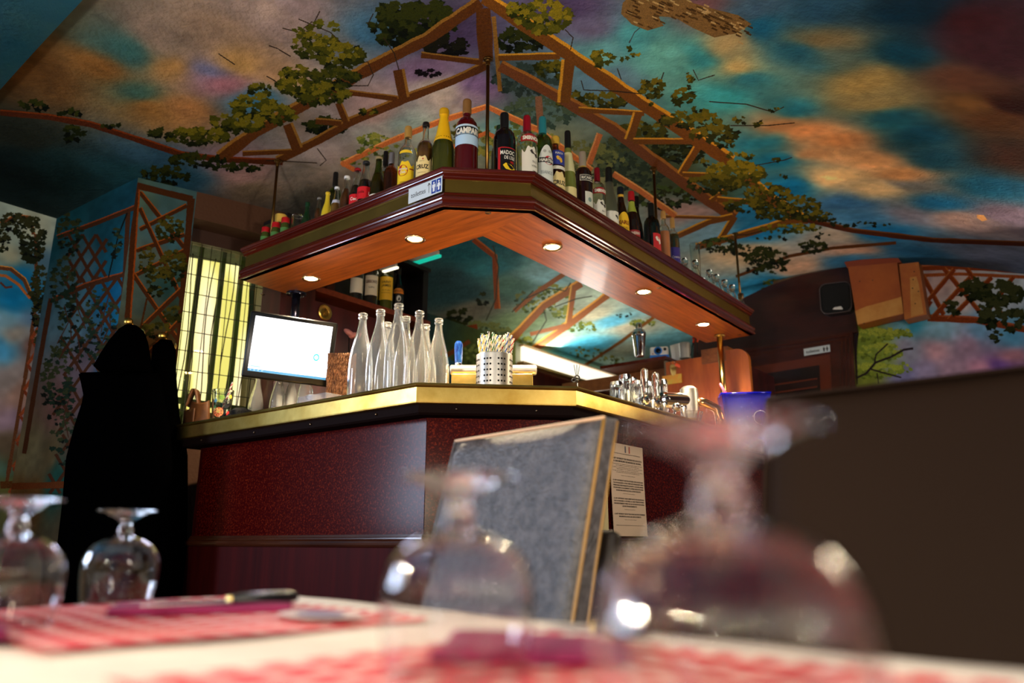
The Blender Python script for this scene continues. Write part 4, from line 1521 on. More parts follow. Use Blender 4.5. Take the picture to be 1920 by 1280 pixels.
def sign(name, label, quad, thick_dir, text_cfg, dark=(24, 24, 26)):
    """quad: four 3D corners (bottom-left, bottom-right, top-right, top-left)"""
    q = [Vector(p) for p in quad]
    base = (q[0] + q[1] + q[2] + q[3]) / 4
    ex_ = (q[1] - q[0])
    ey_ = (q[3] - q[0])
    Wd, Hd = ex_.length, ey_.length
    ex_.normalize()
    ey_.normalize()
    n = ex_.cross(ey_).normalized()
    if n.dot(-base) < 0:
        n = -n
    t = thing(name, label, 'sign', base)
    mb = MB()
    mb.plate([tuple(base * 0 + ex_ * sx * Wd / 2 + ey_ * sy * Hd / 2) for sx, sy in ((-1, -1), (1, -1), (1, 1), (-1, 1))], tuple(n * .0015))
    mb.build('plate', mat('sign_white', (206, 216, 222), .35), t)
    return t, (lambda cx_, cy_, k=.0019: (lambda X, Y: tuple(ex_ * (cx_ * Wd + X) + ey_ * (cy_ * Hd + Y) + n * k))), Wd, Hd


INK = mat('black_ink', (14, 14, 16), .6)
BLUEINK = mat('blue_print', (24, 60, 150), .5)
WHITEINK = mat('white_print', (226, 228, 230), .5)


def pictogram(mb, fn, h, woman, mi=0):
    head = [fn(math.cos(k * .6283) * h * .10, h * .38 + math.sin(k * .6283) * h * .10) for k in range(10)]
    mb.add(head, [tuple(range(10))], mi)
    if woman:
        pts = [(-.12, .24), (.12, .24), (.24, -.12), (.10, -.12), (.10, -.48), (-.10, -.48), (-.10, -.12), (-.24, -.12)]
    else:
        pts = [(-.19, .24), (.19, .24), (.19, -.08), (.12, -.08), (.12, -.48), (-.12, -.48), (-.12, -.08), (-.19, -.08)]
    mb.add([fn(x * h, y * h) for x, y in pts], [tuple(range(8))], mi)


# toilettes sign over the door
quad = [g3(1508, 667, .075), g3(1557, 659, .075), g3(1556, 646, .075), g3(1507, 654, .075)]
t, F, Wd, Hd = sign('toilet_sign', 'small white toilettes sign on the dark door frame', quad, None, None)
mb = MB()
put_text(mb, 'toilettes', Wd * .52, Hd * .42, F(-.16, 0), bold=.02)
mb.build('lettering', INK, t, fixn=False)
for i, wmn in ((0, False), (1, True)):
    mb = MB()
    pictogram(mb, F(.27 + .12 * i, 0), Hd * .72, wmn)
    mb.build('pictogram', INK, t, fixn=False)
# plywood box
bx, by, bz = g3(1660, 610)
box = thing('plywood_box', 'water-stained orange plywood box fixed high on the right wall', 'box', (bx, by, bz))
ply = mat('stained_plywood', (176, 92, 34), .5, var=(150, 70, 24), vscale=5, vmix=.8)
mb = MB()
gplate(mb, [(1590, 500), (1682, 492), (1694, 588), (1608, 609)], .16, .13)
W(mb.build('box_front', ply, box))
mb = MB()
gplate(mb, [(1686, 495), (1722, 491), (1738, 589), (1696, 599)], .15, .12)
W(mb.build('box_side_panel', mat('yellow_plywood', (190, 112, 44), .5, var=(170, 88, 34), vscale=6), box))
mb = MB()
gplate(mb, [(1583, 491), (1680, 477), (1690, 492), (1588, 501)], .155, .12)
W(mb.build('box_top', mat('dark_orange_plywood', (140, 56, 22), .5), box))
mb = MB()
gplate(mb, [(1603, 583), (1625, 574), (1670, 562), (1690, 556), (1694, 587), (1608, 608)], .163, .003)
gplate(mb, [(1706, 520), (1718, 518), (1722, 530), (1732, 588), (1708, 594)], .153, .003)
W(mb.build('pale_stain', mat('bleached_plywood', (206, 150, 78), .6, var=(190, 128, 60), vscale=8), box))
for (u, v) in ((1612, 527), (1636, 525), (1714, 509), (1712, 524), (1711, 540), (1722, 546), (1716, 569), (1620, 606)):
    mb = MB()
    p = Vector(g3(u, v, .166))
    mb.ball(p, .0035, 8)
    W(mb.build('screw', BLACK, box))
# black wall speaker
sp = thing('wall_speaker', 'small black wall speaker with grey rim and white badge beside the plywood box', 'speaker', g3(1568, 558, .09))


def rrect(uc, vc, w, h, r, skew, off, n=5):
    out = []
    for (sx, sy, a0) in ((1, -1, -90), (1, 1, 0), (-1, 1, 90), (-1, -1, 180)):
        for k in range(n + 1):
            a = R(a0 + 90 * k / n)
            x = sx * (w / 2 - r) + r * math.cos(a)
            y = sy * (h / 2 - r) + r * math.sin(a)
            out.append(g3(uc + x + y * .08, vc + y - x * skew, off))
    return out


mb = MB()
mb.plate(rrect(1567, 558, 60, 58, 12, .12, .10), (*(D2 * .07), 0))
W(mb.build('cabinet', BLACK, sp))
pts = rrect(1567, 558, 58, 56, 12, .12, .103)
mb = MB()
mb.tube(pts, .0028, 6, closed=True)
W(mb.build('rim', mat('grey_rim', (86, 74, 74), .4), sp))
mb = MB()
mb.plate(rrect(1567, 558, 50, 48, 10, .12, .106), (*(D2 * .006), 0))
W(mb.build('grille', mat('black_mesh', (4, 4, 5), .8, bump=.3, bscale=900), sp))
mb = MB()
gplate(mb, [(1561, 580), (1564, 576), (1577, 574), (1580, 578), (1580, 580)], .108, .003)
W(mb.build('badge', WHITE, sp))

# toilettes sign on the shelf edge
pA = np.array(op[0])
pB = np.array(op[1])
dd = (pB - pA) / np.linalg.norm(pB - pA)
oo = np.array([dd[1], -dd[0]]) * SD


def on_face(u, v, off):
    p = pB + oo * off
    x, y, z = at_line(u, v, p, dd)
    return (x, y, H0 + z)


bl, br_ = on_face(766, 381, -.008), on_face(829, 358, -.008)
zb = H0 + 1.085 + .056
zt_ = H0 + 1.085 + .114
quad = [(bl[0], bl[1], zb), (br_[0], br_[1], zb), (br_[0], br_[1], zt_), (bl[0], bl[1], zt_)]
t, F, Wd, Hd = sign('toilet_sign', 'white toilettes sign with arrow and blue pictograms on the shelf edge', quad, None, None)
mb = MB()
put_text(mb, 'toilettes', Wd * .44, Hd * .34, F(-.20, -.02), bold=.0)
mb.build('lettering', INK, t, fixn=False)
mb = MB()
f = F(.12, .03)
mb.add([f(x * Hd, y * Hd) for x, y in ((-.015, -.3), (.015, -.3), (.015, .25), (.10, .15), (.12, .18), (0, .36), (-.12, .18), (-.10, .15), (-.015, .25))],
       [tuple(range(9))], 0)
mb.build('arrow', INK, t, fixn=False)
for i, wmn in ((0, False), (1, True)):
    mb = MB()
    f = F(.265 + .145 * i, .0)
    mb.add([f(x * Hd, y * Hd) for x, y in ((-.19, -.42), (.17, -.42), (.17, .42), (-.19, .42))], [(0, 1, 2, 3)])
    mb.build('pictogram_ground', BLUEINK, t, fixn=False)
    mb = MB()
    pictogram(mb, F(.265 + .145 * i, .0, .0023), Hd * .66, wmn)
    mb.build('pictogram', WHITEINK, t, fixn=False)
# ------------------------------------------------------------------ bottles
ZS = H0 + 1.085 + .1355          # top of the hanging shelf


def profile(kind, Rb, H, cap):
    """outer profile of a bottle body up to the mouth"""
    P = {
        'spirit': [(.0, .0), (.86, .0), (1, .02), (1, .60), (.97, .645), (.86, .69), (.62, .735), (.42, .765), (.36, .80), (.34, .97), (.38, .975), (.38, 1)],
        'tall': [(.0, .0), (.86, .0), (1, .02), (1, .64), (.98, .68), (.88, .725), (.66, .765), (.42, .79), (.34, .82), (.34, 1)],
        'champagne': [(.0, .0), (.88, .0), (1, .03), (1, .42), (.95, .52), (.80, .62), (.58, .70), (.42, .78), (.36, .88), (.34, .96), (.42, .965), (.42, 1)],
        'hock': [(.0, .0), (.88, .0), (1, .03), (1, .34), (.92, .46), (.74, .58), (.55, .70), (.42, .80), (.37, .90), (.36, 1)],
        'soda': [(.0, .0), (.86, .0), (1, .03), (1, .42), (.94, .52), (.72, .64), (.50, .74), (.40, .84), (.38, .97), (.44, .975), (.44, 1)],
        'waist': [(.0, .0), (.86, .0), (.98, .04), (.90, .22), (.98, .44), (1, .52), (.86, .62), (.58, .74), (.42, .86), (.40, .97), (.46, .975), (.46, 1)],
        'wide': [(.0, .0), (.9, .0), (1, .02), (1, .60), (.98, .66), (.88, .72), (.66, .765), (.40, .79), (.33, .81), (.31, .98), (.36, 1)],
        'jar': [(.0, .0), (.9, .0), (1, .04), (1, .66), (.92, .76), (.80, .82), (.80, 1)],
        'carafe': [(.0, .0), (.86, .0), (1, .02), (1, .32), (.95, .44), (.82, .56), (.62, .68), (.44, .78), (.34, .86), (.31, .93), (.38, .935), (.40, .95), (.33, .965), (.40, .985), (.36, 1)],
    }[kind]
    return [(max(1e-5, r * Rb), z * H) for r, z in P]


def inner(prof, th):
    out = []
    for r, z in prof:
        if r < th * 1.5 and z <= 1e-6:
            out.append((1e-5, th * 1.6))
        else:
            out.append((max(r - th, 1e-4), max(z, th * 1.6)))
    return out


GL = {
    'clear': glass_mat('clear_bottle_glass', (240, 244, 240), .02),
    'green': glass_mat('green_tinted_glass', (150, 176, 96), .02),
    'amber': glass_mat('amber_spirit', (186, 118, 40), .02),
    'olive': mat('dark_olive_glass', (30, 34, 8), .08, spec=.7, var=(62, 64, 14), vscale=9, stretch=(1, 1, .2), vmix=.5),
    'darkgreen': mat('dark_green_glass', (8, 44, 22), .1, spec=.7),
    'black': mat('black_bottle_glass', (10, 7, 8), .08, spec=.7),
    'darkred': mat('dark_red_liqueur', (72, 3, 10), .07, spec=.7, coat=.3),
    'cola': mat('cola_brown', (34, 10, 8), .08, spec=.7),
    'brown': mat('brown_drink', (92, 40, 14), .12, spec=.6),
    'rum': mat('golden_rum', (122, 78, 26), .1, spec=.6, var=(70, 40, 14), vscale=10),
    'yellow': mat('cloudy_lemon_drink', (206, 178, 40), .3),
    'honey': mat('honey_drink', (150, 104, 40), .15, spec=.6),
    'frost': glass_mat('frosted_glass', (206, 206, 190), .35),
    'peach': mat('peach_liqueur', (226, 140, 94), .25),
    'navy': mat('navy_sleeve', (44, 34, 110), .3),
    'wine': mat('pale_green_wine', (128, 132, 60), .08, spec=.7, var=(76, 84, 30), vscale=8, stretch=(1, 1, .25)),
}
_cap = {}


def capm(c, metal=0.0, rough=.35):
    return mat('cap_%d_%d_%d' % c, c, rough, metal)


def facing(x, y, rot):
    return math.atan2(-y, -x) + R(rot)


def label_fn(Rb, ph, zc, k=.0009):
    return lambda X, Y: ((Rb + k) * math.cos(ph + X / Rb), (Rb + k) * math.sin(ph + X / Rb), zc + Y)


def label_patch(mb, Rb, ph, zc, w_, h_, k=.0006, mi=0, shape=None, n=14):
    f = label_fn(Rb, ph, zc, k)
    if shape is None:
        vs, fs = [], []
        for i in range(n + 1):
            X = -w_ / 2 + w_ * i / n
            vs += [f(X, -h_ / 2), f(X, h_ / 2)]
        for i in range(n):
            fs.append((2 * i, 2 * i + 2, 2 * i + 3, 2 * i + 1))
        mb.add(vs, fs, mi, True)
    else:
        vs, fs = [], []
        m = 24
        for i in range(m + 1):
            X = -w_ / 2 + w_ * i / m
            t = X / (w_ / 2)
            if shape == 'oval':
                hh = h_ / 2 * math.sqrt(max(0, 1 - t * t))
                lo, hi = -hh, hh
            elif shape == 'arch':
                lo, hi = -h_ / 2, h_ / 2 - .34 * h_ * (t * t)
            elif shape == 'peak':
                lo, hi = -h_ / 2, h_ / 2 - .16 * h_ * min(1, abs(t) * 1.6) - .06 * h_ * math.cos(t * 9)
            else:
                lo, hi = -h_ / 2, h_ / 2
            vs += [f(X, lo), f(X, hi)]
        for i in range(m):
            fs.append((2 * i, 2 * i + 2, 2 * i + 3, 2 * i + 1))
        mb.add(vs, fs, mi, True)


def bottle(name, label, x, y, z0, H, Rb, kind, body, cap=None, labels=(), group=None, fill=None, rot=0.0, neck=None):
    """labels: (zc, width, height, colour, shape, rot, [(text, dx, dy, w, h, colour, bold)])"""
    t = thing(name, label, 'bottle', (x, y, z0), 0, group)
    pr = profile(kind, Rb, H, cap)
    mb = MB()
    hollow = body in ('clear', 'green', 'frost', 'amber')
    if hollow:
        inn = inner(pr, .0022)
        mb.lathe(pr + inn[::-1], 28)
    else:
        mb.lathe(pr, 28)
    mb.build('glass', GL[body], t)
    if fill:
        fl_, lev, = fill
        pin = [q for q in inner(pr, .0026) if q[1] <= lev * H]
        pin.append((max(1e-4, np.interp(lev * H, [q[1] for q in pr], [q[0] for q in pr]) - .0026), lev * H))
        pin.append((1e-5, lev * H))
        mb = MB()
        mb.lathe(pin, 24)
        mb.build('drink', GL[fl_], t)
    if neck:
        (f0, f1, nc) = neck
        zs = np.linspace(f0 * H, f1 * H, 7)
        rs = np.interp(zs, [q[1] for q in pr], [q[0] for q in pr]) + .0008
        mb = MB()
        mb.lathe(list(zip(rs, zs)) + [(rs[-1] - .003, zs[-1]), (rs[0] - .003, zs[0])], 24, closed=True)
        mb.build('neck_label', capm(nc), t)
    if cap:
        cc, c0, cw, cm = cap
        r0 = np.interp(c0 * H, [q[1] for q in pr], [q[0] for q in pr])
        r1 = pr[-1][0]
        mb = MB()
        rn = np.interp(.92 * H, [q[1] for q in pr], [q[0] for q in pr])
        rr_ = max(min(r0, rn * 1.06) * cw, r1 * 1.04)
        c0 = max(c0, .80 if kind in ('wide', 'spirit', 'tall') else c0)
        mb.lathe([(rr_ * 1.0, c0 * H), (rr_, c0 * H + .001), (max(r1 * 1.08, rr_ * .92), H * .985 + .002), (r1 * .96, H + .003), (1e-5, H + .003)], 24)
        mb.build('cap', capm(cc, cm), t)
    ph = facing(x, y, rot)
    for (zc, wd, ht, col, shape, lr, texts) in labels:
        mb = MB()
        label_patch(mb, Rb, ph + R(lr), zc * H, wd, ht, shape=shape)
        lo = mb.build('paper_label', capm(col, 0.0, .5), t, fixn=False)
        k = 0
        for tx in texts:
            k += 1
            s, dx, dy, tw, th_, tc_, bold = tx
            mb = MB()
            f = label_fn(Rb, ph + R(lr), zc * H, .0012 + .0003 * k)
            if s == '#rect':
                f2 = lambda X, Y: f(X, Y)
                n = 8
                vs = []
                for i in range(n + 1):
                    X = dx - tw / 2 + tw * i / n
                    vs += [f(X, dy - th_ / 2), f(X, dy + th_ / 2)]
                mb.add(vs, [(2 * i, 2 * i + 2, 2 * i + 3, 2 * i + 1) for i in range(n)])
                mb.build('printed_band', capm(tc_), lo, fixn=False)
            elif s == '#disc':
                vs = [f(dx + tw / 2 * math.cos(q * math.pi / 12), dy + th_ / 2 * math.sin(q * math.pi / 12)) for q in range(24)]
                mb.add(vs, [tuple(range(24))])
                mb.build('printed_disc', capm(tc_), lo, fixn=False)
            elif s.startswith('#blob'):
                pts = [(-.5, .3), (-.3, .5), (.1, .35), (.4, .1), (.5, -.3), (.2, -.5), (0, -.1), (-.3, -.05)]
                mb.add([f(dx + tw * a_, dy + th_ * b_) for a_, b_ in pts], [tuple(range(8))])
                mb.build('printed_shape', capm(tc_), lo, fixn=False)
            else:
                put_text(mb, s, tw, th_, lambda X, Y: f(X + dx, Y + dy), bold=bold)
                mb.build('lettering', capm(tc_), lo, fixn=False)
    return t


def dims(u, v, L, wpx, z0rel):
    x, y, sz = on_ray_line(u, v, *L)
    H = sz * y - z0rel
    dist = y * math.cos(TH) + (sz * y) * math.sin(TH)
    return x, y, H, wpx / FPX * dist / 2


ZR = ZS - H0
L1 = (np.array(ab(1.785, 0)), D1)
L2 = (np.array(ab(0, 1.49)), D2)
L3 = (np.array(ab(1.68 + .085, 1.612 + .085)), (D2 - D1) / math.sqrt(2))
GP = 'bottles along the hanging shelf'
W_, K_, CREAM = (226, 220, 204), (14, 12, 12), (232, 206, 140)
YEL = (232, 190, 32)
RED = (176, 20, 24)
# jars at the left end
for (u, v, lb) in ((499, 427, 'squat glass jar with red lid and green label, leftmost on the hanging shelf'),
                   (518, 418, 'squat jar with red lid and green label, between two alike'),
                   (536, 409, 'squat jar with red lid and green label nearest the empty glass')):
    x, y, H, Rb = dims(u, v, L1, 17, ZR)
    t = thing('jar', lb, 'jar', (x, y, ZS), 0, 'red-lidded jars on the hanging shelf')
    pr = profile('jar', Rb, max(H, .075), None)
    H = max(H, .075)
    MB().lathe(pr, 20).build('glass', mat('green_brown_contents', (60, 70, 24), .2, spec=.6), t)
    MB().lathe([(Rb * .86, H * .82), (Rb * .9, H * .83), (Rb * .9, H * .99), (Rb * .8, H), (1e-5, H)], 20).build('lid', capm((170, 14, 24), .0, .3), t)
    mb = MB()
    label_patch(mb, Rb, facing(x, y, 0), H * .48, Rb * 2.6, H * .34)
    mb.build('paper_label', capm((70, 120, 56), .0, .5), t, fixn=False)
    mb = MB()
    label_patch(mb, Rb, facing(x, y, 0), H * .22, Rb * 2.4, H * .16)
    mb.build('paper_label', capm(W_, .0, .5), t, fixn=False)
x, y, H, Rb = dims(527, 404, (np.array(ab(1.86, 0)), D1), 12, ZR)
t = thing('jar', 'jar with yellow lid half hidden behind the red-lidded jars', 'jar', (x, y, ZS))
MB().lathe(profile('jar', .028, H, None), 20).build('glass', mat('green_brown_contents', (60, 70, 24), .2), t)
MB().lathe([(.025, H * .82), (.026, H), (1e-5, H + .001)], 20).build('lid', capm((214, 170, 70)), t)
x, y, H, Rb = dims(558, 404, L1, 14, ZR)
t = thing('drinking_glass', 'small clear upturned glass between the jars and the green bottle', 'glass', (x, y, ZS))
pr = [(.020, 0), (.021, .04), (.024, H)]
MB().lathe([(1e-5, H), (.022, H), (.024, H - .004), (.021, 0), (.019, 0), (.021, H - .006), (1e-5, H - .004)], 20).build('bowl', GL['clear'], t)

SPEC = [
    # name, label, u, v, line, width px, kind, body, cap(colour, from, width, metal), labels, fill, neck, rot
    ('soda_bottle', 'small dark green bottle with yellow and white label near the jars', 577, 381, L1, 19, 'soda', 'darkgreen', ((20, 60, 34), .9, 1.1, .3),
     [(.30, .05, .040, YEL, 'oval', 0, [])], None, None, 0),
    ('soda_bottle', 'little brown-drink bottle with clear neck and peach label', 599, 372, L1, 18, 'soda', 'clear', ((180, 180, 176), .965, 1.1, .8),
     [(.22, .05, .035, (222, 140, 96), None, 0, [])], ('brown', .72), None, 0),
    ('soda_bottle', 'small bottle of cloudy yellow lemon drink with yellow cap', 615, 362, L1, 20, 'soda', 'yellow', ((226, 190, 50), .96, 1.12, .2),
     [(.30, .05, .034, (234, 224, 130), None, 0, [])], None, None, 0),
    ('soda_bottle', 'small pale honey-coloured bottle with white cap', 632, 352, L1, 20, 'soda', 'clear', ((222, 222, 224), .96, 1.12, .2),
     [], ('honey', .62), (.60, .68, (190, 190, 206)), 0),
    ('spirit_bottle', 'tall bottle with black cap standing behind the small soda bottles', 630, 325, (np.array(ab(1.88, 0)), D1), 26, 'tall', 'green', (K_, .80, 1.1, .0),
     [], None, None, 0),
    ('soda_bottle', 'amber tea bottle with white cap and white label', 651, 332, L1, 24, 'soda', 'clear', ((228, 226, 222), .96, 1.12, .2),
     [(.16, .06, .028, W_, 'arch', 0, [])], ('brown', .74), None, 0),
    ('cola_bottle', 'small waisted cola bottle with red label, left of the pair', 671, 318, L1, 26, 'waist', 'clear', ((150, 20, 24), .965, 1.1, .3),
     [(.36, .075, .048, (200, 16, 28), None, 0, [('Coca', -.008, .004, .034, .014, W_, .02)])], ('cola', .66), None, 0),
    ('cola_bottle', 'small waisted cola bottle with red label, right of the pair', 687, 305, L1, 28, 'waist', 'clear', ((60, 60, 62), .965, 1.1, .7),
     [(.40, .08, .052, (200, 16, 28), None, 0, [('cola', -.016, .004, .026, .012, (90, 10, 14), .01), ('#rect', .018, -.002, .008, .014, W_, 0)])], ('cola', .66), None, 0),
    ('soda_bottle', 'greenish cider bottle with a small white label beside the cola', 711, 296, L1, 30, 'soda', 'green', ((170, 150, 110), .965, 1.1, .5),
     [(.20, .04, .04, W_, None, -40, [('A', 0, 0, .010, .014, K_, 0)])], ('rum', .70), None, 0),
    ('spirit_bottle', 'tall bottle with black screw cap behind the silver-capped one', 724, 286, (np.array(ab(1.88, 0)), D1), 26, 'tall', 'clear', (K_, .80, 1.1, .0),
     [], ('honey', .7), None, 0),
    ('spirit_bottle', 'golden spirit bottle with long silver cap', 735, 288, L1, 27, 'spirit', 'amber', ((176, 174, 180), .78, 1.12, .9),
     [(.12, .06, .030, W_, 'oval', 0, [])], None, None, 0),
    ('rum_bottle', 'clear rum bottle with bright yellow label and cork-coloured cap', 766, 240, L1, 34, 'spirit', 'clear', ((196, 150, 74), .86, 1.2, .4),
     [(.33, .072, .105, (236, 196, 26), 'peak', -14, [('#disc', -.008, .010, .040, .046, (172, 28, 24), 0), ('Havana', -.008, .018, .036, .010, W_, .015),
                                                    ('Club', -.008, .004, .024, .011, W_, .015), ('#rect', .026, .016, .018, .005, (150, 60, 24), 0),
                                                    ('ORIGINAL', -.002, -.038, .032, .006, (90, 60, 20), .0)]),
      (.62, .05, .012, (230, 190, 30), 'arch', -14, [])], None, None, 0),
    ('rum_bottle', 'golden rum bottle with cream label and black-topped cork', 799, 232, L1, 32, 'spirit', 'clear', ((24, 18, 16), .955, 1.25, .0),
     [(.32, .068, .105, CREAM, 'peak', -20, [('CRUZ', .000, .006, .050, .017, K_, .03), ('SANTO', .0, .028, .018, .004, (120, 90, 50), 0),
                                           ('#disc', .004, .036, .006, .006, (180, 60, 30), 0), ('#rect', .0, -.018, .030, .0014, (150, 110, 70), 0)])],
     ('rum', .72), None, 0),
    ('champagne_bottle', 'dark champagne bottle with bright yellow foil neck', 833, 207, (np.array(ab(1.80, 0)), D1), 42, 'champagne', 'olive', ((224, 168, 20), .93, 1.04, .3),
     [(.10, .07, .040, (232, 180, 60), 'oval', -16, [])], None, (.58, .96, (232, 176, 20)), 0),
    ('aperitif_bottle', 'large deep red aperitif bottle with pale blue label, left of the corner rod', 876, 190, L3, 43, 'wide', 'darkred', ((158, 112, 62), .84, 1.15, .5),
     [(.50, .110, .052, (176, 204, 226), None, 4, []), (.585, .110, .034, K_, None, 4, [('CAMPARI', 0, 0, .092, .023, W_, .05)]),
      (.645, .110, .008, (186, 206, 220), None, 4, [])], None, None, 0),
    ('fortified_wine_bottle', 'black bottle with black neck and red-edged label, right of the corner rod', 946, 215, L3, 42, 'wide', 'black', (K_, .74, 1.1, .0),
     [(.26, .080, .130, (176, 22, 28), None, 22, [('#rect', .004, .002, .068, .118, (16, 12, 12), 0), ('MADOC', -.004, .044, .052, .016, W_, .02),
                                             ('DE L\'ILE', .004, .024, .040, .013, W_, .02), ('VD', .012, .006, .014, .010, (190, 30, 30), .03),
                                             ('#blob', .004, -.020, .050, .044, (236, 196, 34), 0)])], None, None, 0),
    ('green_bottle', 'dark green bottle neck peeping out behind the black wine bottle', 937, 238, (np.array(ab(1.90, 1.72)), (D2 - D1) / math.sqrt(2)), 32, 'spirit', 'darkgreen',
     ((20, 50, 30), .9, 1.1, .0), [], None, None, 0),
    ('vodka_bottle', 'larger red-capped vodka bottle with white label near the corner', 988, 220, L2, 38, 'tall', 'clear', ((150, 14, 34), .74, 1.1, .3),
     [(.66, .080, .030, (150, 22, 24), 'arch', 24, [('SMIRNOFF', .004, -.001, .072, .015, W_, .05)]),
      (.34, .072, .130, W_, 'peak', 24, [('#blob', .012, .034, .036, .030, (60, 54, 48), 0), ('No.21', .014, .002, .020, .010, (60, 54, 48), .0),
                                        ('VODKA', .014, -.016, .028, .008, (60, 54, 48), .0), ('#rect', .014, -.036, .020, .0016, (60, 54, 48), 0)])],
     None, None, 0),
    ('vermouth_bottle', 'green-glass vermouth bottle with teal cap and white arched label', 1017, 222, L2, 37, 'tall', 'green', ((44, 132, 142), .76, 1.15, .3),
     [(.36, .070, .180, (214, 216, 206), 'arch', 26, [('#disc', .006, .026, .036, .036, (176, 26, 36), 0), ('#rect', .0, .026, .070, .020, K_, 0),
                                                    ('MARTINI', .0, .026, .060, .012, W_, .05), ('BIANCO', .0, -.024, .046, .014, (120, 130, 130), .0),
                                                    ('#disc', -.010, .062, .012, .012, (170, 170, 160), 0), ('#disc', .010, .062, .012, .012, (170, 170, 160), 0)])],
     None, None, 0),
    ('rum_bottle', 'rum bottle with yellow cap, blue neck card and cream label', 1041, 258, L2, 34, 'spirit', 'amber', ((214, 170, 60), .90, 1.4, .2),
     [(.30, .070, .105, CREAM, 'peak', 24, [('CRUZ', .000, .004, .054, .018, K_, .03), ('#rect', .0, -.018, .030, .0014, (150, 110, 70), 0)]),
      (.66, .060, .060, (44, 56, 140), None, 24, [('#blob', .0, -.008, .026, .030, (222, 170, 50), 0), ('PUNCH', 0, .018, .030, .008, W_, .02)]),
      (.52, .066, .014, W_, None, 24, [])], ('rum', .50), None, 0),
    ('wine_bottle', 'slender pale green wine bottle with black capsule', 1064, 248, L2, 29, 'hock', 'wine', (K_, .74, 1.12, .0),
     [(.20, .060, .080, (222, 204, 140), None, 24, [])], None, (.50, .735, (206, 200, 150)), 0),
    ('pastis_bottle', 'dark pastis bottle with silver cap and small framed name', 1092, 287, L2, 35, 'wide', 'cola', ((190, 170, 150), .80, 1.15, .6),
     [(.60, .060, .026, W_, None, 26, [('#rect', 0, 0, .055, .022, K_, 0), ('RICARD', 0, 0, .046, .012, W_, .03)]),
      (.24, .040, .11, (206, 206, 190), None, 40, [('#disc', 0, .02, .016, .02, (120, 140, 130), 0)])], None, (.775, .80, (210, 170, 60)), 0),
    ('vodka_bottle', 'smaller red-capped vodka bottle beside the pastis bottle', 1119, 317, L2, 29, 'tall', 'clear', ((130, 12, 28), .74, 1.1, .3),
     [(.62, .068, .028, (150, 22, 24), 'arch', 24, [('SMIRNOFF', .004, -.001, .060, .014, W_, .05)]),
      (.30, .062, .110, W_, 'peak', 24, [('#blob', .010, .030, .030, .026, (60, 54, 48), 0), ('No.21', .012, .002, .018, .009, (60, 54, 48), .0)])],
     None, None, 0),
    ('vodka_bottle', 'frosted bottle with black cap and white label with an orange fruit', 1141, 316, L2, 31, 'hock', 'frost', (K_, .80, 1.15, .0),
     [(.22, .062, .100, W_, None, 26, [('#disc', .004, -.022, .028, .022, (190, 90, 40), 0), ('#blob', .014, .024, .016, .020, K_, 0)])], None, None, 0),
    ('syrup_bottle', 'dark bottle with black and gold neck and oval yellow label', 1163, 353, L2, 27, 'soda', 'cola', ((20, 22, 34), .90, 1.25, .2),
     [(.34, .066, .120, (236, 186, 34), 'arch', 24, [('KARLE', .0, .012, .052, .018, (120, 30, 20), .03), ('CIDRE', .0, -.014, .036, .010, (120, 80, 30), .0)])],
     None, (.84, .88, (206, 160, 50)), 0),
    ('liqueur_bottle', 'dark cherry liqueur bottle with red cap and red label', 1183, 361, L2, 27, 'champagne', 'cola', ((176, 24, 34), .86, 1.3, .2),
     [(.30, .070, .030, (150, 24, 36), None, 24, [('CHERRY', 0, 0, .05, .013, W_, .02)]), (.14, .064, .050, (150, 160, 70), None, 24, [])],
     None, (.66, .84, (150, 160, 60)), 0),
    ('liqueur_bottle', 'near-black bottle half hidden just behind the cherry liqueur', 1192, 370, (np.array(ab(0, 1.58)), D2), 24, 'champagne', 'black', (K_, .86, 1.2, .0),
     [], None, None, 0),
    ('liqueur_bottle', 'black bottle with black cap and red-white label behind the second rod', 1220, 383, L2, 30, 'wide', 'black', (K_, .80, 1.2, .0),
     [(.34, .050, .090, (196, 40, 44), None, 44, [('#blob', 0, .01, .03, .04, W_, 0)]), (.12, .05, .03, (24, 30, 70), None, 44, [])],
     None, None, 0),
    ('liqueur_bottle', 'peach-coloured bottle with wooden cap', 1243, 397, L2, 22, 'tall', 'clear', ((200, 150, 84), .88, 1.3, .3),
     [], ('peach', .66), None, 0),
    ('liqueur_bottle', 'dark bottle with blue-violet sleeve, last before the stoppered flasks', 1260, 410, L2, 22, 'tall', 'clear', ((190, 146, 84), .84, 1.2, .3),
     [(.30, .070, .120, (50, 38, 120), None, 20, [('Creme', .0, .01, .040, .012, W_, .0)])], ('black', .72), None, 0),
]
for (nm, lb, u, v, L, wp, kind, body, cap, labs, fill, neck, rot) in SPEC:
    x, y, H, Rb = dims(u, v, L, wp, ZR)
    bottle(nm, lb, x, y, ZS, H, Rb, kind, body, cap, labs, GP, fill, rot, neck)

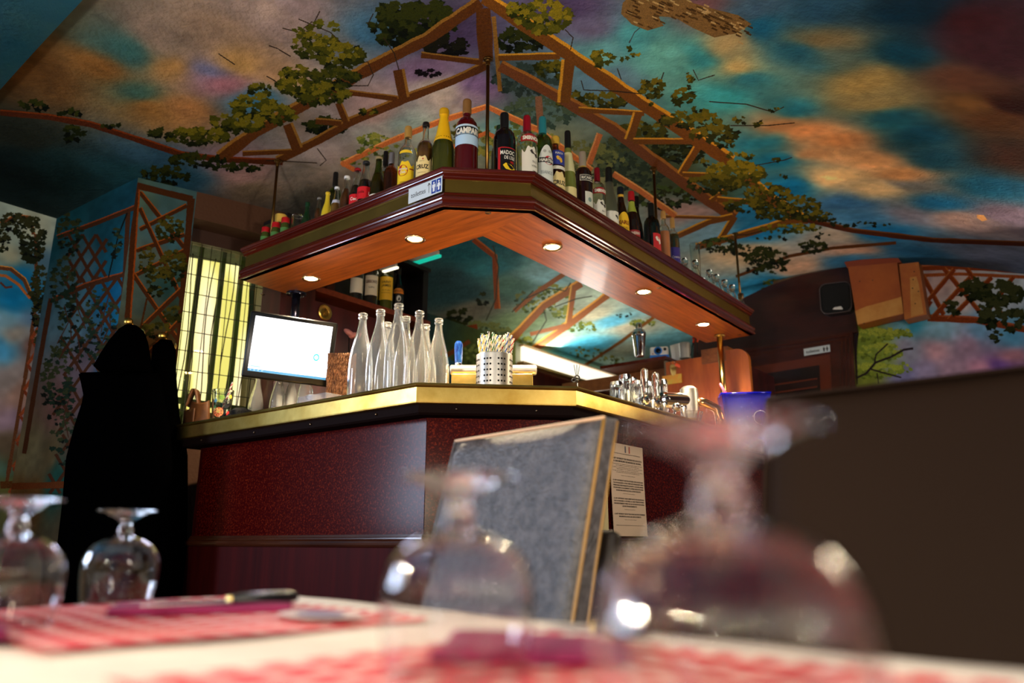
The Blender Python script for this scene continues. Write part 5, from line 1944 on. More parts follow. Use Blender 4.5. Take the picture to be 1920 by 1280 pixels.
# stoppered glass flasks at the right end of the shelf
fl0 = None
n = 0
for (u, v, bb) in ((1281, 453, 1.50), (1302, 474, 1.47), (1313, 473, 1.55), (1328, 484, 1.47), (1336, 484, 1.56), (1341, 494, 1.47), (1356, 502, 1.47), (1362, 503, 1.56),
                   (1370, 512, 1.47), (1386, 521, 1.49)):
    x, y, sz = on_ray_line(u, v, np.array(ab(0, bb)), D2)
    if fl0 is None:
        t = thing('glass_flask', 'small clear glass flask with ribbed stopper at the right shelf end', 'flask', (x, y, ZS), 0, 'clear flasks at the right end of the hanging shelf')
        H = .105
        pr = [(1e-5, 0), (.020, 0), (.023, .006), (.022, .055), (.017, .07), (.013, .078), (.013, .084)]
        MB().lathe(pr + [(.011, .084), (.011, .078), (.015, .069), (.020, .054), (.021, .008), (1e-5, .005)], 20).build('bowl', GL['clear'], t)
        MB().lathe([(1e-5, .080), (.010, .080), (.011, .086), (.0165, .088), (.0175, .092), (.0175, .106), (.0165, .110), (1e-5, .110)], 12).build('stopper', glass_mat('stopper_glass', (235, 238, 235), .05), t)
        fl0 = t
        base = sz * y - ZR
    else:
        t = copy_tree(fl0)
        t.location = (x, y, ZS)
    ORD = ['first', 'second', 'third', 'fourth', 'fifth', 'sixth', 'seventh', 'eighth', 'ninth', 'last']
    t['label'] = 'small clear stoppered flask, %s from the left in the row at the right shelf end' % ORD[n] if n < 9 else 'small clear stoppered flask behind the rod at the far right shelf end'
    n += 1
    k = (sz * y - ZR) / .11
    t.scale = (1, 1, max(.8, min(1.35, k)))
x, y, sz = on_ray_line(1302, 458, np.array(ab(0, 1.55)), D2)
t = thing('drinking_glass', 'wide clear tumbler behind the first stoppered flasks', 'glass', (x, y, ZS))
H = sz * y - ZR
MB().lathe([(1e-5, 0), (.022, 0), (.027, H), (.025, H), (.020, .006), (1e-5, .006)], 24).build('bowl', GL['clear'], t)

# bottles on the shelf of the back cabinet
ZB = H0 + ZSH
LB2 = (np.array(ab(0, 2.90)), D2)
for (u, w_, kind, body, labs, lb) in (
        (668, 26, 'wide', 'clear', [(.30, .07, .08, W_, None, 0, [])], 'clear bottle with white label at the left of the back shelf'),
        (696, 26, 'wide', 'clear', [(.40, .075, .11, (226, 214, 190), None, 0, [("GIBSON'S", 0, .02, .062, .016, (90, 30, 30), .03), ('GIN', 0, -.012, .028, .010, K_, 0)])],
         'gin bottle with cream label on the back shelf'),
        (724, 27, 'wide', 'olive', [(.44, .082, .13, (226, 176, 40), None, 0, [('SAINT', 0, .035, .05, .013, K_, .02), ('JAMES', 0, .015, .05, .013, K_, .02),
                                                                           ('RHUM', 0, -.012, .04, .006, K_, 0), ('AGRICOLE', 0, -.026, .05, .006, K_, 0)])],
         'square-looking rum bottle with tall yellow label on the back shelf'),
        (747, 21, 'champagne', 'black', [(.48, .062, .030, (200, 120, 30), 'arch', 8, [('BAILEYS', 0, 0, .05, .011, K_, .02)]), (.32, .04, .05, (30, 26, 26), None, 8, [('#disc', 0, 0, .024, .034, (200, 196, 190), 0)])],
         'black cream-liqueur bottle with orange arched lettering on the back shelf')):
    x, y, sz = on_ray_line(u, 540, *LB2)
    dist = y * .9665 + sz * y * .2566
    bottle('spirit_bottle', lb, x, y, ZB, .27, w_ / FPX * dist / 2, kind, body, ((40, 30, 26), .86, 1.2, .2), labs, 'bottles on the back cabinet shelf')

# ------------------------------------------------------------------ on the counter
ZC = H0 + .477
# water carafes
CG = mat('bright_bottle_glass', (250, 250, 246), .05, trans=.93)  # small white diffuse share stands in for strong light in the glass
car = None
LB_C = ['clear litre bottle, leftmost of the front row on the counter', 'clear litre bottle, second of the front row from the monitor', 'clear litre bottle that rises highest in the picture',
        'clear litre bottle between the tallest-looking one and the end bottle', 'clear litre bottle standing apart nearest the steel straw cup',
        'clear litre bottle half hidden behind the second front one', 'clear litre bottle half hidden behind the tallest-looking one', 'clear litre bottle half hidden behind the last two']
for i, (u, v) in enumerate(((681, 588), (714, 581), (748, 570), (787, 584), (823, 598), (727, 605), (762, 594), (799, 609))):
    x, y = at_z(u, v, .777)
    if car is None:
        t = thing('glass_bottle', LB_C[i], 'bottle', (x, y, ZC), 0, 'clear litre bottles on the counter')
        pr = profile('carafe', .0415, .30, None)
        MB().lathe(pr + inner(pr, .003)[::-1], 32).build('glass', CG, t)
        mb = MB()
        mb.lathe([(.0445, .085), (.0445, .088)], 32)
        car = t
    else:
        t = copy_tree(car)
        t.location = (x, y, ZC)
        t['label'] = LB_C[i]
for i, (u, lb) in enumerate(((482, 'clear bottle under the monitor, nearest the black cloth'), (502, 'clear bottle under the monitor, second from the black cloth'),
                             (522, 'clear bottle in the middle under the monitor'), (546, 'clear bottle under the monitor, left of the last one'),
                             (573, 'clear bottle under the right part of the monitor'))):
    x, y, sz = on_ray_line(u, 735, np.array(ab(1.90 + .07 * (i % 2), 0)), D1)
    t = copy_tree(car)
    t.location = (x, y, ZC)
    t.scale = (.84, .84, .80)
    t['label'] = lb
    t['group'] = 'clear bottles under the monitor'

# perforated steel cup and paper straws
x, y = at_z(927, 667, .612)
CUPX, CUPY = x, y
t = thing('steel_cup', 'perforated stainless steel cup full of paper straws', 'cup', (x, y, ZC))
rc, hc = .062, .135
MB().lathe([(1e-5, 0), (rc, 0), (rc, hc), (rc - .0015, hc + .001), (rc - .003, hc), (rc - .003, .003), (1e-5, .003)], 48).build('body', STEEL, t)
mb = MB()
ph0 = facing(x, y, 0)
for g_ in range(8):
    for cc_ in range(3):
        for rr_ in range(6):
            phh = ph0 + R(-22 + g_ * 45 + (cc_ - 1) * 10)
            z = .018 + rr_ * .019
            vs = [((rc + .0006) * math.cos(phh + .0036 / rc * math.cos(q * .7854)), (rc + .0006) * math.sin(phh + .0036 / rc * math.cos(q * .7854)), z + .0036 * math.sin(q * .7854)) for q in range(8)]
            mb.add(vs, [tuple(range(8))])
o = mb.build('perforation', mat('dark_hole', (6, 5, 4), .9), t, fixn=False)
o['kind'] = 'stuff'
SC = {'blue': (24, 84, 180), 'yellow': (238, 196, 20), 'red': (196, 26, 34), 'black': (20, 20, 22), 'green': (30, 130, 60)}
protos = {}
names = list(SC)
for i in range(58):
    cn = names[int(rng.integers(0, 5))]
    if cn not in protos:
        mb = MB()
        nseg, ns = 24, 6
        for r_ in range(nseg):
            z0_, z1_ = .208 * r_ / nseg, .208 * (r_ + 1) / nseg
            for k in range(ns):
                a0_, a1_ = 2 * math.pi * k / ns, 2 * math.pi * (k + 1) / ns
                tw = 1.05
                v4 = [(.0042 * math.cos(a0_ + r_ * tw), .0042 * math.sin(a0_ + r_ * tw), z0_), (.0042 * math.cos(a1_ + r_ * tw), .0042 * math.sin(a1_ + r_ * tw), z0_),
                      (.0042 * math.cos(a1_ + (r_ + 1) * tw), .0042 * math.sin(a1_ + (r_ + 1) * tw), z1_), (.0042 * math.cos(a0_ + (r_ + 1) * tw), .0042 * math.sin(a0_ + (r_ + 1) * tw), z1_)]
                mb.add(v4, [(0, 1, 2, 3)], 1 if k in (0, 3) else 0, True)
        o = mb.build('paper_straw', [mat('straw_paper', (236, 228, 208), .7), mat('straw_' + cn, SC[cn], .7)], None, fixn=False)
        tag(o, 'white paper straw with %s spiral stripe in the steel cup' % cn, 'straw', 'paper straws in the steel cup')
        protos[cn] = o
    else:
        o = protos[cn].copy()
        C.objects.link(o)
    q = rng.random() * 6.283
    rad = math.sqrt(rng.random()) * .052
    lean = .06 + .26 * rad / .052
    o.location = (CUPX + rad * .62 * math.cos(q), CUPY + rad * .62 * math.sin(q), ZC + .004)
    k = 1.0 - .14 * rng.random()
    d = Vector((math.cos(q) * math.tan(lean) * .62, math.sin(q) * math.tan(lean) * .62, 1)).normalized()
    o.rotation_euler = d.to_track_quat('Z', 'X').to_euler()
    o.scale = (1, 1, .93 + .05 * rng.random())

# horizontal beer font with blue handle
x, y = at_z(925, 691, .64)
yy = y
t = thing('beer_font', 'horizontal steel beer pipe on a brass box behind the straw cup', 'tap', (x, y, ZC))
Lh = 158 / FPX * (y * .9665 + .16)
mx_ = Matrix.Rotation(R(90), 3, 'Y')
MB().lathe([(1e-5, -Lh / 2 - .006), (.016, -Lh / 2 - .004), (.020, -Lh / 2), (.020, Lh / 2), (.016, Lh / 2 + .004), (1e-5, Lh / 2 + .006)], 24, (0, 0, .158), mtx=mx_).build('pipe', STEEL, t)
MB().rbox((-.004, .002, .07), (Lh * .96, .05, .14), .004).build('brass_box', BRASS, t)
hx = (859 - 925) / FPX * (y * .9665 + .16)
t2 = bpy.data.objects.new('tap_handle', None)
C.objects.link(t2)
t2.parent = t
t2.location = (hx, 0, .176)
t2['label'] = 'blue glass tap handle'
MB().lathe([(1e-5, 0), (.012, 0), (.015, .02), (.0165, .07), (.016, .085), (.010, .095), (1e-5, .096)], 20).build('handle', mat('blue_mottled_glass', (8, 14, 90), .12, var=(40, 90, 160), vscale=60, stretch=(1, 1, .3), vmix=.6, coat=.5), t2)
MB().lathe([(.013, -.001), (.014, .006), (.012, .010)], 20).build('collar', CHROME, t2)

# monitor hanging from the soffit
cor = [at_z(478, 588, 1.0), at_z(630, 604, 1.0)]
MD = np.array([math.cos(R(21)), math.sin(R(21))])
MN = np.array([-MD[1], MD[0]])
mx0, my0 = 0, 0
sxm, szm = slopes(545, 655)
ym = 3.02
mcx, mcy, mcz = float(sxm * ym), ym, float(szm * ym) + H0
mon = thing('monitor', 'flat touch-screen monitor with glowing white screen hung from the shelf', 'monitor', (mcx, mcy, mcz), R(21))
Tm = Matrix.Rotation(R(9), 3, 'X') @ Matrix.Rotation(R(3.0), 3, 'Y')
mw, mh = .352, .272
MB().rbox((0, 0, 0), (mw, .030, mh), .008, mtx=Tm).build('casing', BLACK, mon)


def mpt(X, Z, Y=-.0165):
    return tuple(Tm @ Vector((X, Y, Z)))


mb = MB()
sw, sh = .310, .225
mb.add([mpt(-sw / 2, -sh / 2 + .004), mpt(sw / 2, -sh / 2 + .004), mpt(sw / 2, sh / 2 + .004), mpt(-sw / 2, sh / 2 + .004)], [(0, 1, 2, 3)])
scr = mb.build('screen', mat('screen_glow', (250, 250, 255), .3, emit=(240, 244, 255), power=2.4), mon, fixn=False)
mb = MB()
mb.add([mpt(-sw / 2, -sh / 2 + .004, -.0169), mpt(sw / 2, -sh / 2 + .004, -.0169), mpt(sw / 2, -sh / 2 + .014, -.0169), mpt(-sw / 2, -sh / 2 + .014, -.0169)], [(0, 1, 2, 3)])
mb.build('task_bar', mat('task_bar_blue', (60, 130, 180), .4, emit=(90, 160, 205), power=.8), scr, fixn=False)
mb = MB()
mb.add([mpt(.105 + .013 * math.cos(k * .524), -.02 + .016 * math.sin(k * .524), -.0169) for k in range(12)] + [mpt(.105 + .007 * math.cos(k * .524), -.02 + .009 * math.sin(k * .524), -.0169) for k in range(12)],
       [(k, (k + 1) % 12, 12 + (k + 1) % 12, 12 + k) for k in range(12)])
mb.build('icon', mat('teal_icon', (60, 200, 200), .4, emit=(70, 200, 205), power=.9), scr, fixn=False)
mb = MB()
for (X, Z, w2, h2) in ((-.128, -.088, .040, .006), (-.145, -.1035, .006, .004), (-.130, -.1035, .006, .004), (-.115, -.1035, .006, .004), (-.10, -.1035, .006, .004)):
    mb.add([mpt(X - w2 / 2, Z - h2 / 2, -.0172), mpt(X + w2 / 2, Z - h2 / 2, -.0172), mpt(X + w2 / 2, Z + h2 / 2, -.0172), mpt(X - w2 / 2, Z + h2 / 2, -.0172)], [(0, 1, 2, 3)])
o = mb.build('screen_icons', mat('pale_icon', (140, 180, 220), .4, emit=(150, 190, 225), power=1.0), scr, fixn=False)
o['kind'] = 'stuff'
x, y = at_z(556, 550, 1.083)
MB().tube([(x - mcx, y - mcy, H0 + 1.083 - mcz), (x - mcx, y - mcy, .10)], .019, 16).build('hanging_tube', mat('dark_steel_tube', (44, 44, 60), .25, .9), mon)
mon.rotation_euler = (0, 0, 0)
for ch in mon.children:
    if ch.name.split('.')[0] in ('casing', 'screen'):
        ch.rotation_euler = (0, 0, R(21))
mb = MB()
mb.lathe([(.045, H0 + 1.077 - mcz), (.045, H0 + 1.0845 - mcz)], 20, (x - mcx, y - mcy, 0))
mb.build('ceiling_plate', mat('dark_steel_tube', (44, 44, 60), .25, .9), mon)
for k in range(4):
    mb = MB()
    mb.ball((x - mcx + .034 * math.cos(R(45 + 90 * k)), y - mcy + .034 * math.sin(R(45 + 90 * k)), H0 + 1.0765 - mcz), .004, 8)
    mb.build('screw', CHROME, mon)
MB().rbox(((x - mcx) * .5, .03 + (y - mcy) * .5, .06), (.05, .06 + abs(y - mcy), .05), .004).build('bracket', BLACK, mon)
mb = MB()
for a_ in range(5):
    mb.add([tuple(Tm @ Vector((.004 * math.cos(a_ * 1.2566), -.016, -.124 + .004 * math.sin(a_ * 1.2566))))], [])
spot('screen_light', (mcx - .0, mcy - .05, mcz), (mcx + .3, mcy - 1.2, mcz - .1), 6, (.62, .62, 1.0), 150, 1.0, .12)

# coir brush bundle, steel cup, clear tray and small pink cloth right of the monitor
x, y, sz = on_ray_line(637, 700, np.array(ab(1.98, 0)), D1)
t = thing('coir_block', 'rough block of brown coir fibres between the monitor and the litre bottles', 'brush', (x, y, ZC))
mb = MB()
for i in range(24):
    for j in range(11):
        if 0 < i < 23 and 0 < j < 10:
            continue
        for k in range(20):
            jj = .0020 * rng.normal(size=3)
            mb.tube([(-.046 + i * .004 + jj[0], -.021 + j * .0042 + jj[1], .004 + k * .0138), (-.046 + i * .004 - jj[1], -.021 + j * .0042 + jj[2], .022 + k * .0138)], .0022, 4)
o = mb.build('fibre', mat('coir', (150, 104, 70), .9, var=(90, 56, 34), vscale=60), t)
o['kind'] = 'stuff'
MB().rbox((0, 0, .14), (.088, .038, .275), .006).build('core', mat('coir_core', (90, 56, 34), .9), t)
x, y, sz = on_ray_line(592, 728, np.array(ab(1.90, 0)), D1)
t = thing('steel_tin', 'short steel tin behind the lower right corner of the monitor', 'tin', (x, y, ZC))
MB().lathe([(1e-5, 0), (.035, 0), (.035, .10), (.033, .10), (.033, .003), (1e-5, .003)], 28).build('body', STEEL, t)
x, y, sz = on_ray_line(606, 740, np.array(ab(1.72, 0)), D1)
t = thing('clear_tray', 'low clear plastic tray on the counter beside the litre bottles', 'tray', (x, y, ZC), ROT + R(90))
mb = MB()
for (cx_, cy_, sx_, sy_) in ((0, -.05, .16, .003), (0, .05, .16, .003), (-.08, 0, .003, .1), (.08, 0, .003, .1)):
    mb.box((cx_, cy_, .018), (sx_, sy_, .036))
mb.box((0, 0, .0015), (.16, .1, .003))
mb.build('tray', mat('clear_grey_plastic', (206, 206, 214), .1, trans=.8), t)
x, y, sz = on_ray_line(655, 624, np.array(ab(0, 2.78)), D2)
t = thing('pink_cloth', 'small crumpled pink cloth in front of the dark cabinet', 'cloth', (x, y, H0 + sz * y))
mb = MB()
mb.ball((0, 0, 0), .03, 14, 0, (1.1, .5, .45), Matrix.Rotation(R(35), 3, 'Y'))
mb.ball((.02, 0, -.012), .022, 12, 0, (1.1, .5, .6), Matrix.Rotation(R(-20), 3, 'Y'))
mb.build('cloth', mat('pink_fabric', (176, 112, 110), .8, bump=.4, bscale=80), t)
MB().tube([(.0, 0, -.01), (.01, .01, -(H0 + sz * y - ZC))], .003, 6).build('stick', BLACK, t)

# left end of the counter: bag, patterned glass, black cloth
LATHER = mat('tan_leather', (112, 68, 32), .55, var=(80, 46, 20), vscale=8, bump=.1)
x, y, sz = on_ray_line(372, 770, np.array(ab(1.74, 0)), D1)
t = thing('leather_bag', 'slouched tan leather bag at the dark left end of the counter', 'bag', (x, y, ZC))
bgx = Matrix.Rotation(R(-40), 3, 'Z')
mb = MB()
nu, nv = 28, 14
vs, fs = [], []
for j in range(nv + 1):
    s = j / nv
    z = .115 * s
    for k in range(nu):
        a_ = 2 * math.pi * k / nu
        rx_ = .075 * (1 - .25 * s ** 2) * (1 + .06 * math.sin(3 * a_ + 2 * s))
        ry_ = .045 * (1 - .35 * s)
        vs.append(tuple(bgx @ Vector((rx_ * math.cos(a_) + .012 * s, ry_ * math.sin(a_), z + .010 * math.sin(2 * a_) * s))))
for j in range(nv):
    for k in range(nu):
        l = (k + 1) % nu
        fs.append((j * nu + k, j * nu + l, (j + 1) * nu + l, (j + 1) * nu + k))
fs.append(tuple(range(nu))[::-1])
fs.append(tuple(range(nv * nu, (nv + 1) * nu)))
mb.add(vs, fs, 0, True)
mb.build('body', LATHER, t)
mb = MB()
pts = [(-.03 + .02 * math.sin(s * 3.14), 0, .10 + .085 * math.sin(s * 3.14)) if False else (-.045 + .05 * s, -.01, .10 + .075 * math.sin(s * 3.14)) for s in np.linspace(0, 1, 12)]
vs, fs = [], []
for i, p in enumerate(pts):
    for (dx, dy) in ((-.004, -.022), (.004, -.022), (.004, .022), (-.004, .022)):
        ang = (i / 11 - .5) * 2.6
        vs.append((p[0] + dx * math.cos(ang), p[1] + dy, p[2] + dx * math.sin(ang)))
for i in range(len(pts) - 1):
    for k in range(4):
        l = (k + 1) % 4
        fs.append((i * 4 + k, i * 4 + l, (i + 1) * 4 + l, (i + 1) * 4 + k))
mb.add(vs, fs, 0, True)
mb.build('handle', LATHER, t)
MB().rbox((-.02, -.045, .05), (.09, .008, .06), .004, R(-40)).build('flap', mat('dark_tan_leather', (84, 50, 26), .5), t)
MB().ball((-.03, -.056, .075), .005, 8).build('stud', BRASS, t)
x, y, sz = on_ray_line(417, 750, np.array(ab(1.70, 0)), D1)
t = thing('drinking_glass', 'clear glass with printed fruit slices and a striped straw at the left counter end', 'glass', (x, y, ZC))
hg, r0_, r1_ = .135, .034, .044
MB().lathe([(1e-5, 0), (r0_, 0), (r1_, hg), (r1_ - .002, hg), (r0_ - .002, .008), (1e-5, .008)], 28).build('bowl', GL['clear'], t)
phg = facing(x, y, 0)
for i, (dX, Z, sz2, c, kd) in enumerate(((-.012, .038, .020, (226, 120, 70), 'wheel'), (.018, .075, .018, (30, 22, 24), 'wheel'), (-.004, .098, .014, (130, 170, 60), 'leaf'),
                                         (-.028, .085, .010, (90, 160, 190), 'leaf'), (.030, .035, .012, (170, 40, 40), 'leaf'), (.034, .105, .011, (220, 190, 60), 'leaf'),
                                         (-.030, .060, .009, (60, 120, 60), 'leaf'))):
    Rz = r0_ + (r1_ - r0_) * Z / hg + .0012
    mb = MB()
    f = lambda X, Y: (Rz * math.cos(phg + (dX + X) / Rz), Rz * math.sin(phg + (dX + X) / Rz), Z + Y)
    if kd == 'wheel':
        for (ra, rb) in ((sz2 * .86, sz2),):
            mb.add([f(ra * math.cos(k * .3927), ra * math.sin(k * .3927)) for k in range(16)] + [f(rb * math.cos(k * .3927), rb * math.sin(k * .3927)) for k in range(16)],
                   [(k, (k + 1) % 16, 16 + (k + 1) % 16, 16 + k) for k in range(16)])
        for k in range(8):
            a_ = k * .785
            mb.add([f(.1 * sz2 * math.cos(a_), .1 * sz2 * math.sin(a_)), f(.8 * sz2 * math.cos(a_ - .26), .8 * sz2 * math.sin(a_ - .26)), f(.8 * sz2 * math.cos(a_ + .26), .8 * sz2 * math.sin(a_ + .26))], [(0, 1, 2)])
    else:
        mb.add([f(sz2 * (1 if k % 2 == 0 else .6) * math.cos(k * .628), sz2 * (1 if k % 2 == 0 else .6) * math.sin(k * .628)) for k in range(10)], [tuple(range(10))])
    mb.build('printed_fruit', capm(c, .0, .5), t, fixn=False)
o = protos['red'].copy()
C.objects.link(o)
o.location = (x - .010, y, ZC + .010)
o.rotation_euler = (0, R(16), 0)
o.scale = (1, 1, .80)
o['label'] = 'red-striped paper straw leaning in the printed fruit glass'
o['group'] = ''
del o['group']
x, y, sz = on_ray_line(452, 770, np.array(ab(1.76, 0)), D1)
t = thing('black_cloth', 'small heap of crumpled black cloth beside the printed glass', 'cloth', (x, y, ZC))
mb = MB()
mb.lathe([(.055, 0), (.056, .02), (.045, .048), (.02, .062), (1e-5, .064)], 30, wob=lambda a_, z: .22 * math.sin(5 * a_ + z * 90) + .1 * math.sin(11 * a_))
mb.build('cloth', mat('black_fabric', (8, 8, 9), .95, bump=.5, bscale=120), t)

# ------------------------------------------------------------------ right part of the counter
# cocktail shaker, instant camera and clutter on the upper shelf
ZU = H0 + 1.0855
x, y = at_z(1197, 605, 1.0855 + .215)
t = thing('cocktail_shaker', 'polished steel cocktail shaker on the shelf left of the camera', 'shaker', (x, y, ZU))
MB().lathe([(1e-5, 0), (.026, 0), (.029, .004), (.040, .125), (.041, .132)], 32).build('beaker', CHROME, t)
MB().lathe([(.042, .130), (.043, .134), (.042, .150), (.034, .168), (.020, .178), (.019, .180)], 32).build('strainer_top', CHROME, t)
MB().lathe([(.020, .178), (.021, .182), (.019, .205), (.013, .214), (1e-5, .215)], 24).build('cap', CHROME, t)
x, y, sz = on_ray_line(1236, 655, np.array(ab(4.17, 0)), D1)
ckx, cky = x, y
t = thing('instant_camera', 'white and blue instant camera with big round lens on the shelf', 'camera', (x, y, ZU), R(-14))
MB().prism([(-.058, -.035), (.058, -.035), (.062, .045), (-.062, .045)], .0, .034).build('base', mat('camera_blue', (20, 110, 200), .35), t)
MB().rbox((0, .012, .062), (.112, .066, .060), .010).build('body', mat('camera_white', (222, 216, 210), .35), t)
lm = Matrix.Rotation(R(90), 3, 'X')
MB().lathe([(.024, .0), (.025, .012), (.022, .016), (.018, .016), (.016, .008), (1e-5, .007)], 28, (-.006, -.020, .062), mtx=lm).build('lens', mat('camera_blue', (20, 110, 200), .35), t)
MB().lathe([(1e-5, .0125), (.013, .012), (.016, .010)], 24, (-.006, -.020, .062), mtx=lm).build('lens_glass', mat('lens_black', (8, 8, 16), .05), t)
MB().lathe([(.010, 0), (.010, .004), (1e-5, .004)], 16, (.036, -.020, .072), mtx=lm).build('viewfinder', BLACK, t)
MB().rbox((-.040, -.021, .076), (.020, .004, .016), .003).build('flash', mat('flash_white', (235, 235, 235), .2), t)
MB().rbox((-.040, -.021, .046), (.008, .006, .008), .003).build('shutter_button', mat('button_red', (190, 40, 40), .3), t)
MB().rbox((0, -.034, .018), (.09, .004, .005), .001).build('print_slot', BLACK, t)
x, y, sz = on_ray_line(1268, 650, np.array(ab(4.26, 0)), D1)
t = thing('white_card', 'white plastic card with rounded corners leaning behind the camera', 'card', (x, y, ZU), ROT - R(90))
MB().rbox((0, 0, .06), (.075, .006, .12), .003, mtx=Matrix.Rotation(R(-6), 3, 'Y')).build('card', WHITE, t)
x, y, sz = on_ray_line(1284, 650, np.array(ab(4.2, 0)), D1)
t = thing('white_tin', 'grey-white metal tin at the back of the shelf', 'tin', (x, y, ZU))
MB().lathe([(1e-5, 0), (.034, 0), (.034, .095), (.030, .10), (1e-5, .10)], 24).build('body', mat('grey_white_tin', (170, 166, 160), .4, .3), t)
for i, (u, c, lb) in enumerate(((1296, (200, 60, 30), 'orange-handled tool hanging in the dark corner of the shelf'), (1303, (214, 80, 40), 'second orange-handled tool crossing the first'))):
    x, y, sz = on_ray_line(u, 640, np.array(ab(4.16, 0)), D1)
    t = thing('hand_tool', lb, 'tool', (x, y, ZU))
    MB().tube([(-.01 * (1 - 2 * i), 0, .0), (.012, 0, .085)], .003, 6).build('shaft', BLACK, t)
    MB().tube([(.012, 0, .083), (.018, 0, .10), (.010, 0, .115)], .007, 8).build('handle', capm(c), t)
# bunch of keys hanging from the panel
x, y, sz = on_ray_line(1262, 680, np.array(ab(4.045, 0)), D1)
t = thing('key_bunch', 'bunch of keys with an orange tag hanging on the veneered panel', 'keys', (x, y, H0 + sz * y))
mb = MB()
mb.tube([(.014 * math.cos(k * .52), 0, .014 * math.sin(k * .52)) for k in range(12)], .0014, 6, closed=True)
mb.build('ring', CHROME, t)
for k in range(7):
    a_ = (-.020 + .006 * k)
    mb = MB()
    mb.rbox((a_ * .8, -.004 + .001 * k, -.045 - .004 * (k % 3)), (.007, .002, .05), .001, mtx=Matrix.Rotation(a_ * 8, 3, 'Y'))
    mb.lathe([(.003, -.001), (.009, -.001), (.009, .001), (.003, .001)], 14, (a_ * .5, -.004 + .001 * k, -.020), mtx=Matrix.Rotation(R(90), 3, 'X'), closed=True)
    mb.build('key', mat('key_brass', (190, 170, 110), .3, 1.0), t)
MB().rbox((.026, -.008, -.018), (.036, .006, .020), .003, mtx=Matrix.Rotation(R(25), 3, 'Y')).build('orange_tag', mat('orange_tag', (226, 84, 44), .4), t)
# postcards and notes on the panel
x, y, sz = on_ray_line(1260, 711, np.array(ab(4.05, 0)), D1)
t = thing('picture_card', 'orange and yellow picture card leaning against the panel', 'card', (x, y, H0 + sz * y), ROT - R(90))
MB().box((0, 0, 0), (.125, .003, .055)).build('card', mat('orange_card', (232, 150, 60), .5, var=(214, 190, 80), vscale=18), t)
x, y, sz = on_ray_line(1253, 757, np.array(ab(4.05, 0)), D1)
t = thing('paper_note', 'small cream paper note low on the panel behind the taps', 'note', (x, y, H0 + sz * y), ROT - R(90))
MB().box((0, 0, 0), (.05, .002, .05)).build('note', mat('cream_paper', (222, 206, 180), .6), t)
# upturned tumblers
tum = None
for i, (u, v, aa, bb, sc_) in enumerate(((1156, 716, 0, 1.60, 1.0), (1172, 703, 0, 1.64, 1.15), (1193, 714, 0, 1.55, 1.0), (1214, 716, 0, 1.64, 1.0), (1184, 709, 0, 1.72, 1.0), (1240, 712, 0, 1.63, .9))):
    x, y, sz = on_ray_line(u, v, np.array(ab(0, bb)), D2)
    h_ = sz * y - .477
    if tum is None:
        t = thing('tumbler', 'ribbed clear tumbler standing upside down behind the beer taps', 'glass', (x, y, ZC), 0, 'upturned tumblers behind the taps')
        rib = lambda a_, z: .02 * math.cos(18 * a_)
        MB().lathe([(.038, 0), (.040, .001), (.034, .112), (.030, .120), (1e-5, .120), (1e-5, .110), (.029, .110), (.0365, .001)], 72, wob=rib).build('bowl', glass_mat('tumbler_glass', (244, 246, 246), .03), t)
        tum = t
    else:
        t = copy_tree(tum)
        t.location = (x, y, ZC)
    t.scale = (.84, .84, max(.7, h_ / .12))
    t['label'] = ['ribbed upturned tumbler, leftmost behind the beer taps', 'tallest ribbed upturned tumbler behind the taps', 'ribbed upturned tumbler just left of the first tap lever', 'ribbed upturned tumbler between the first two tap levers', 'ribbed upturned tumbler at the back of the left group', 'ribbed upturned tumbler half hidden behind the fat chrome cross pipe'][i]
# beer taps with chrome cross pipe
x, y, sz = on_ray_line(1292, 745, np.array(ab(0, 1.47)), D2)
TX, TY = x, y
tw = thing('tap_tower', 'chrome beer tower with a fat cross pipe on the right arm of the counter', 'beer tap', (x, y, ZC))
MB().lathe([(.050, 0), (.050, .006), (.042, .01), (.042, .185), (.039, .206), (.025, .218), (1e-5, .221)], 32).build('column', STEEL, tw)
MB().lathe([(.043, .045), (.0445, .05), (.0445, .056), (.043, .06)], 32).build('collar', BRASS, tw)
dirp = Vector((D1[0], D1[1], .0)).normalized()
dir2 = Vector((-.93, -.36, -.02)).normalized()
mq = dir2.to_track_quat('Z', 'Y').to_matrix()
MB().lathe([(.037, 0), (.037, .13), (.038, .131), (.038, .136), (.034, .150), (.018, .158), (1e-5, .160)], 32, (0, 0, .150), mtx=mq).build('cross_pipe', CHROME, tw)
dir3 = Vector((.7, -.1, -.25)).normalized()
MB().tube([(.01, 0, .15), (.07, -.01, .14), (.12, -.02, .11), (.13, -.02, .06), (.13, -.02, .0)], .021, 16).build('copper_pipe', mat('copper_pipe', (206, 150, 96), .16, 1.0), tw)
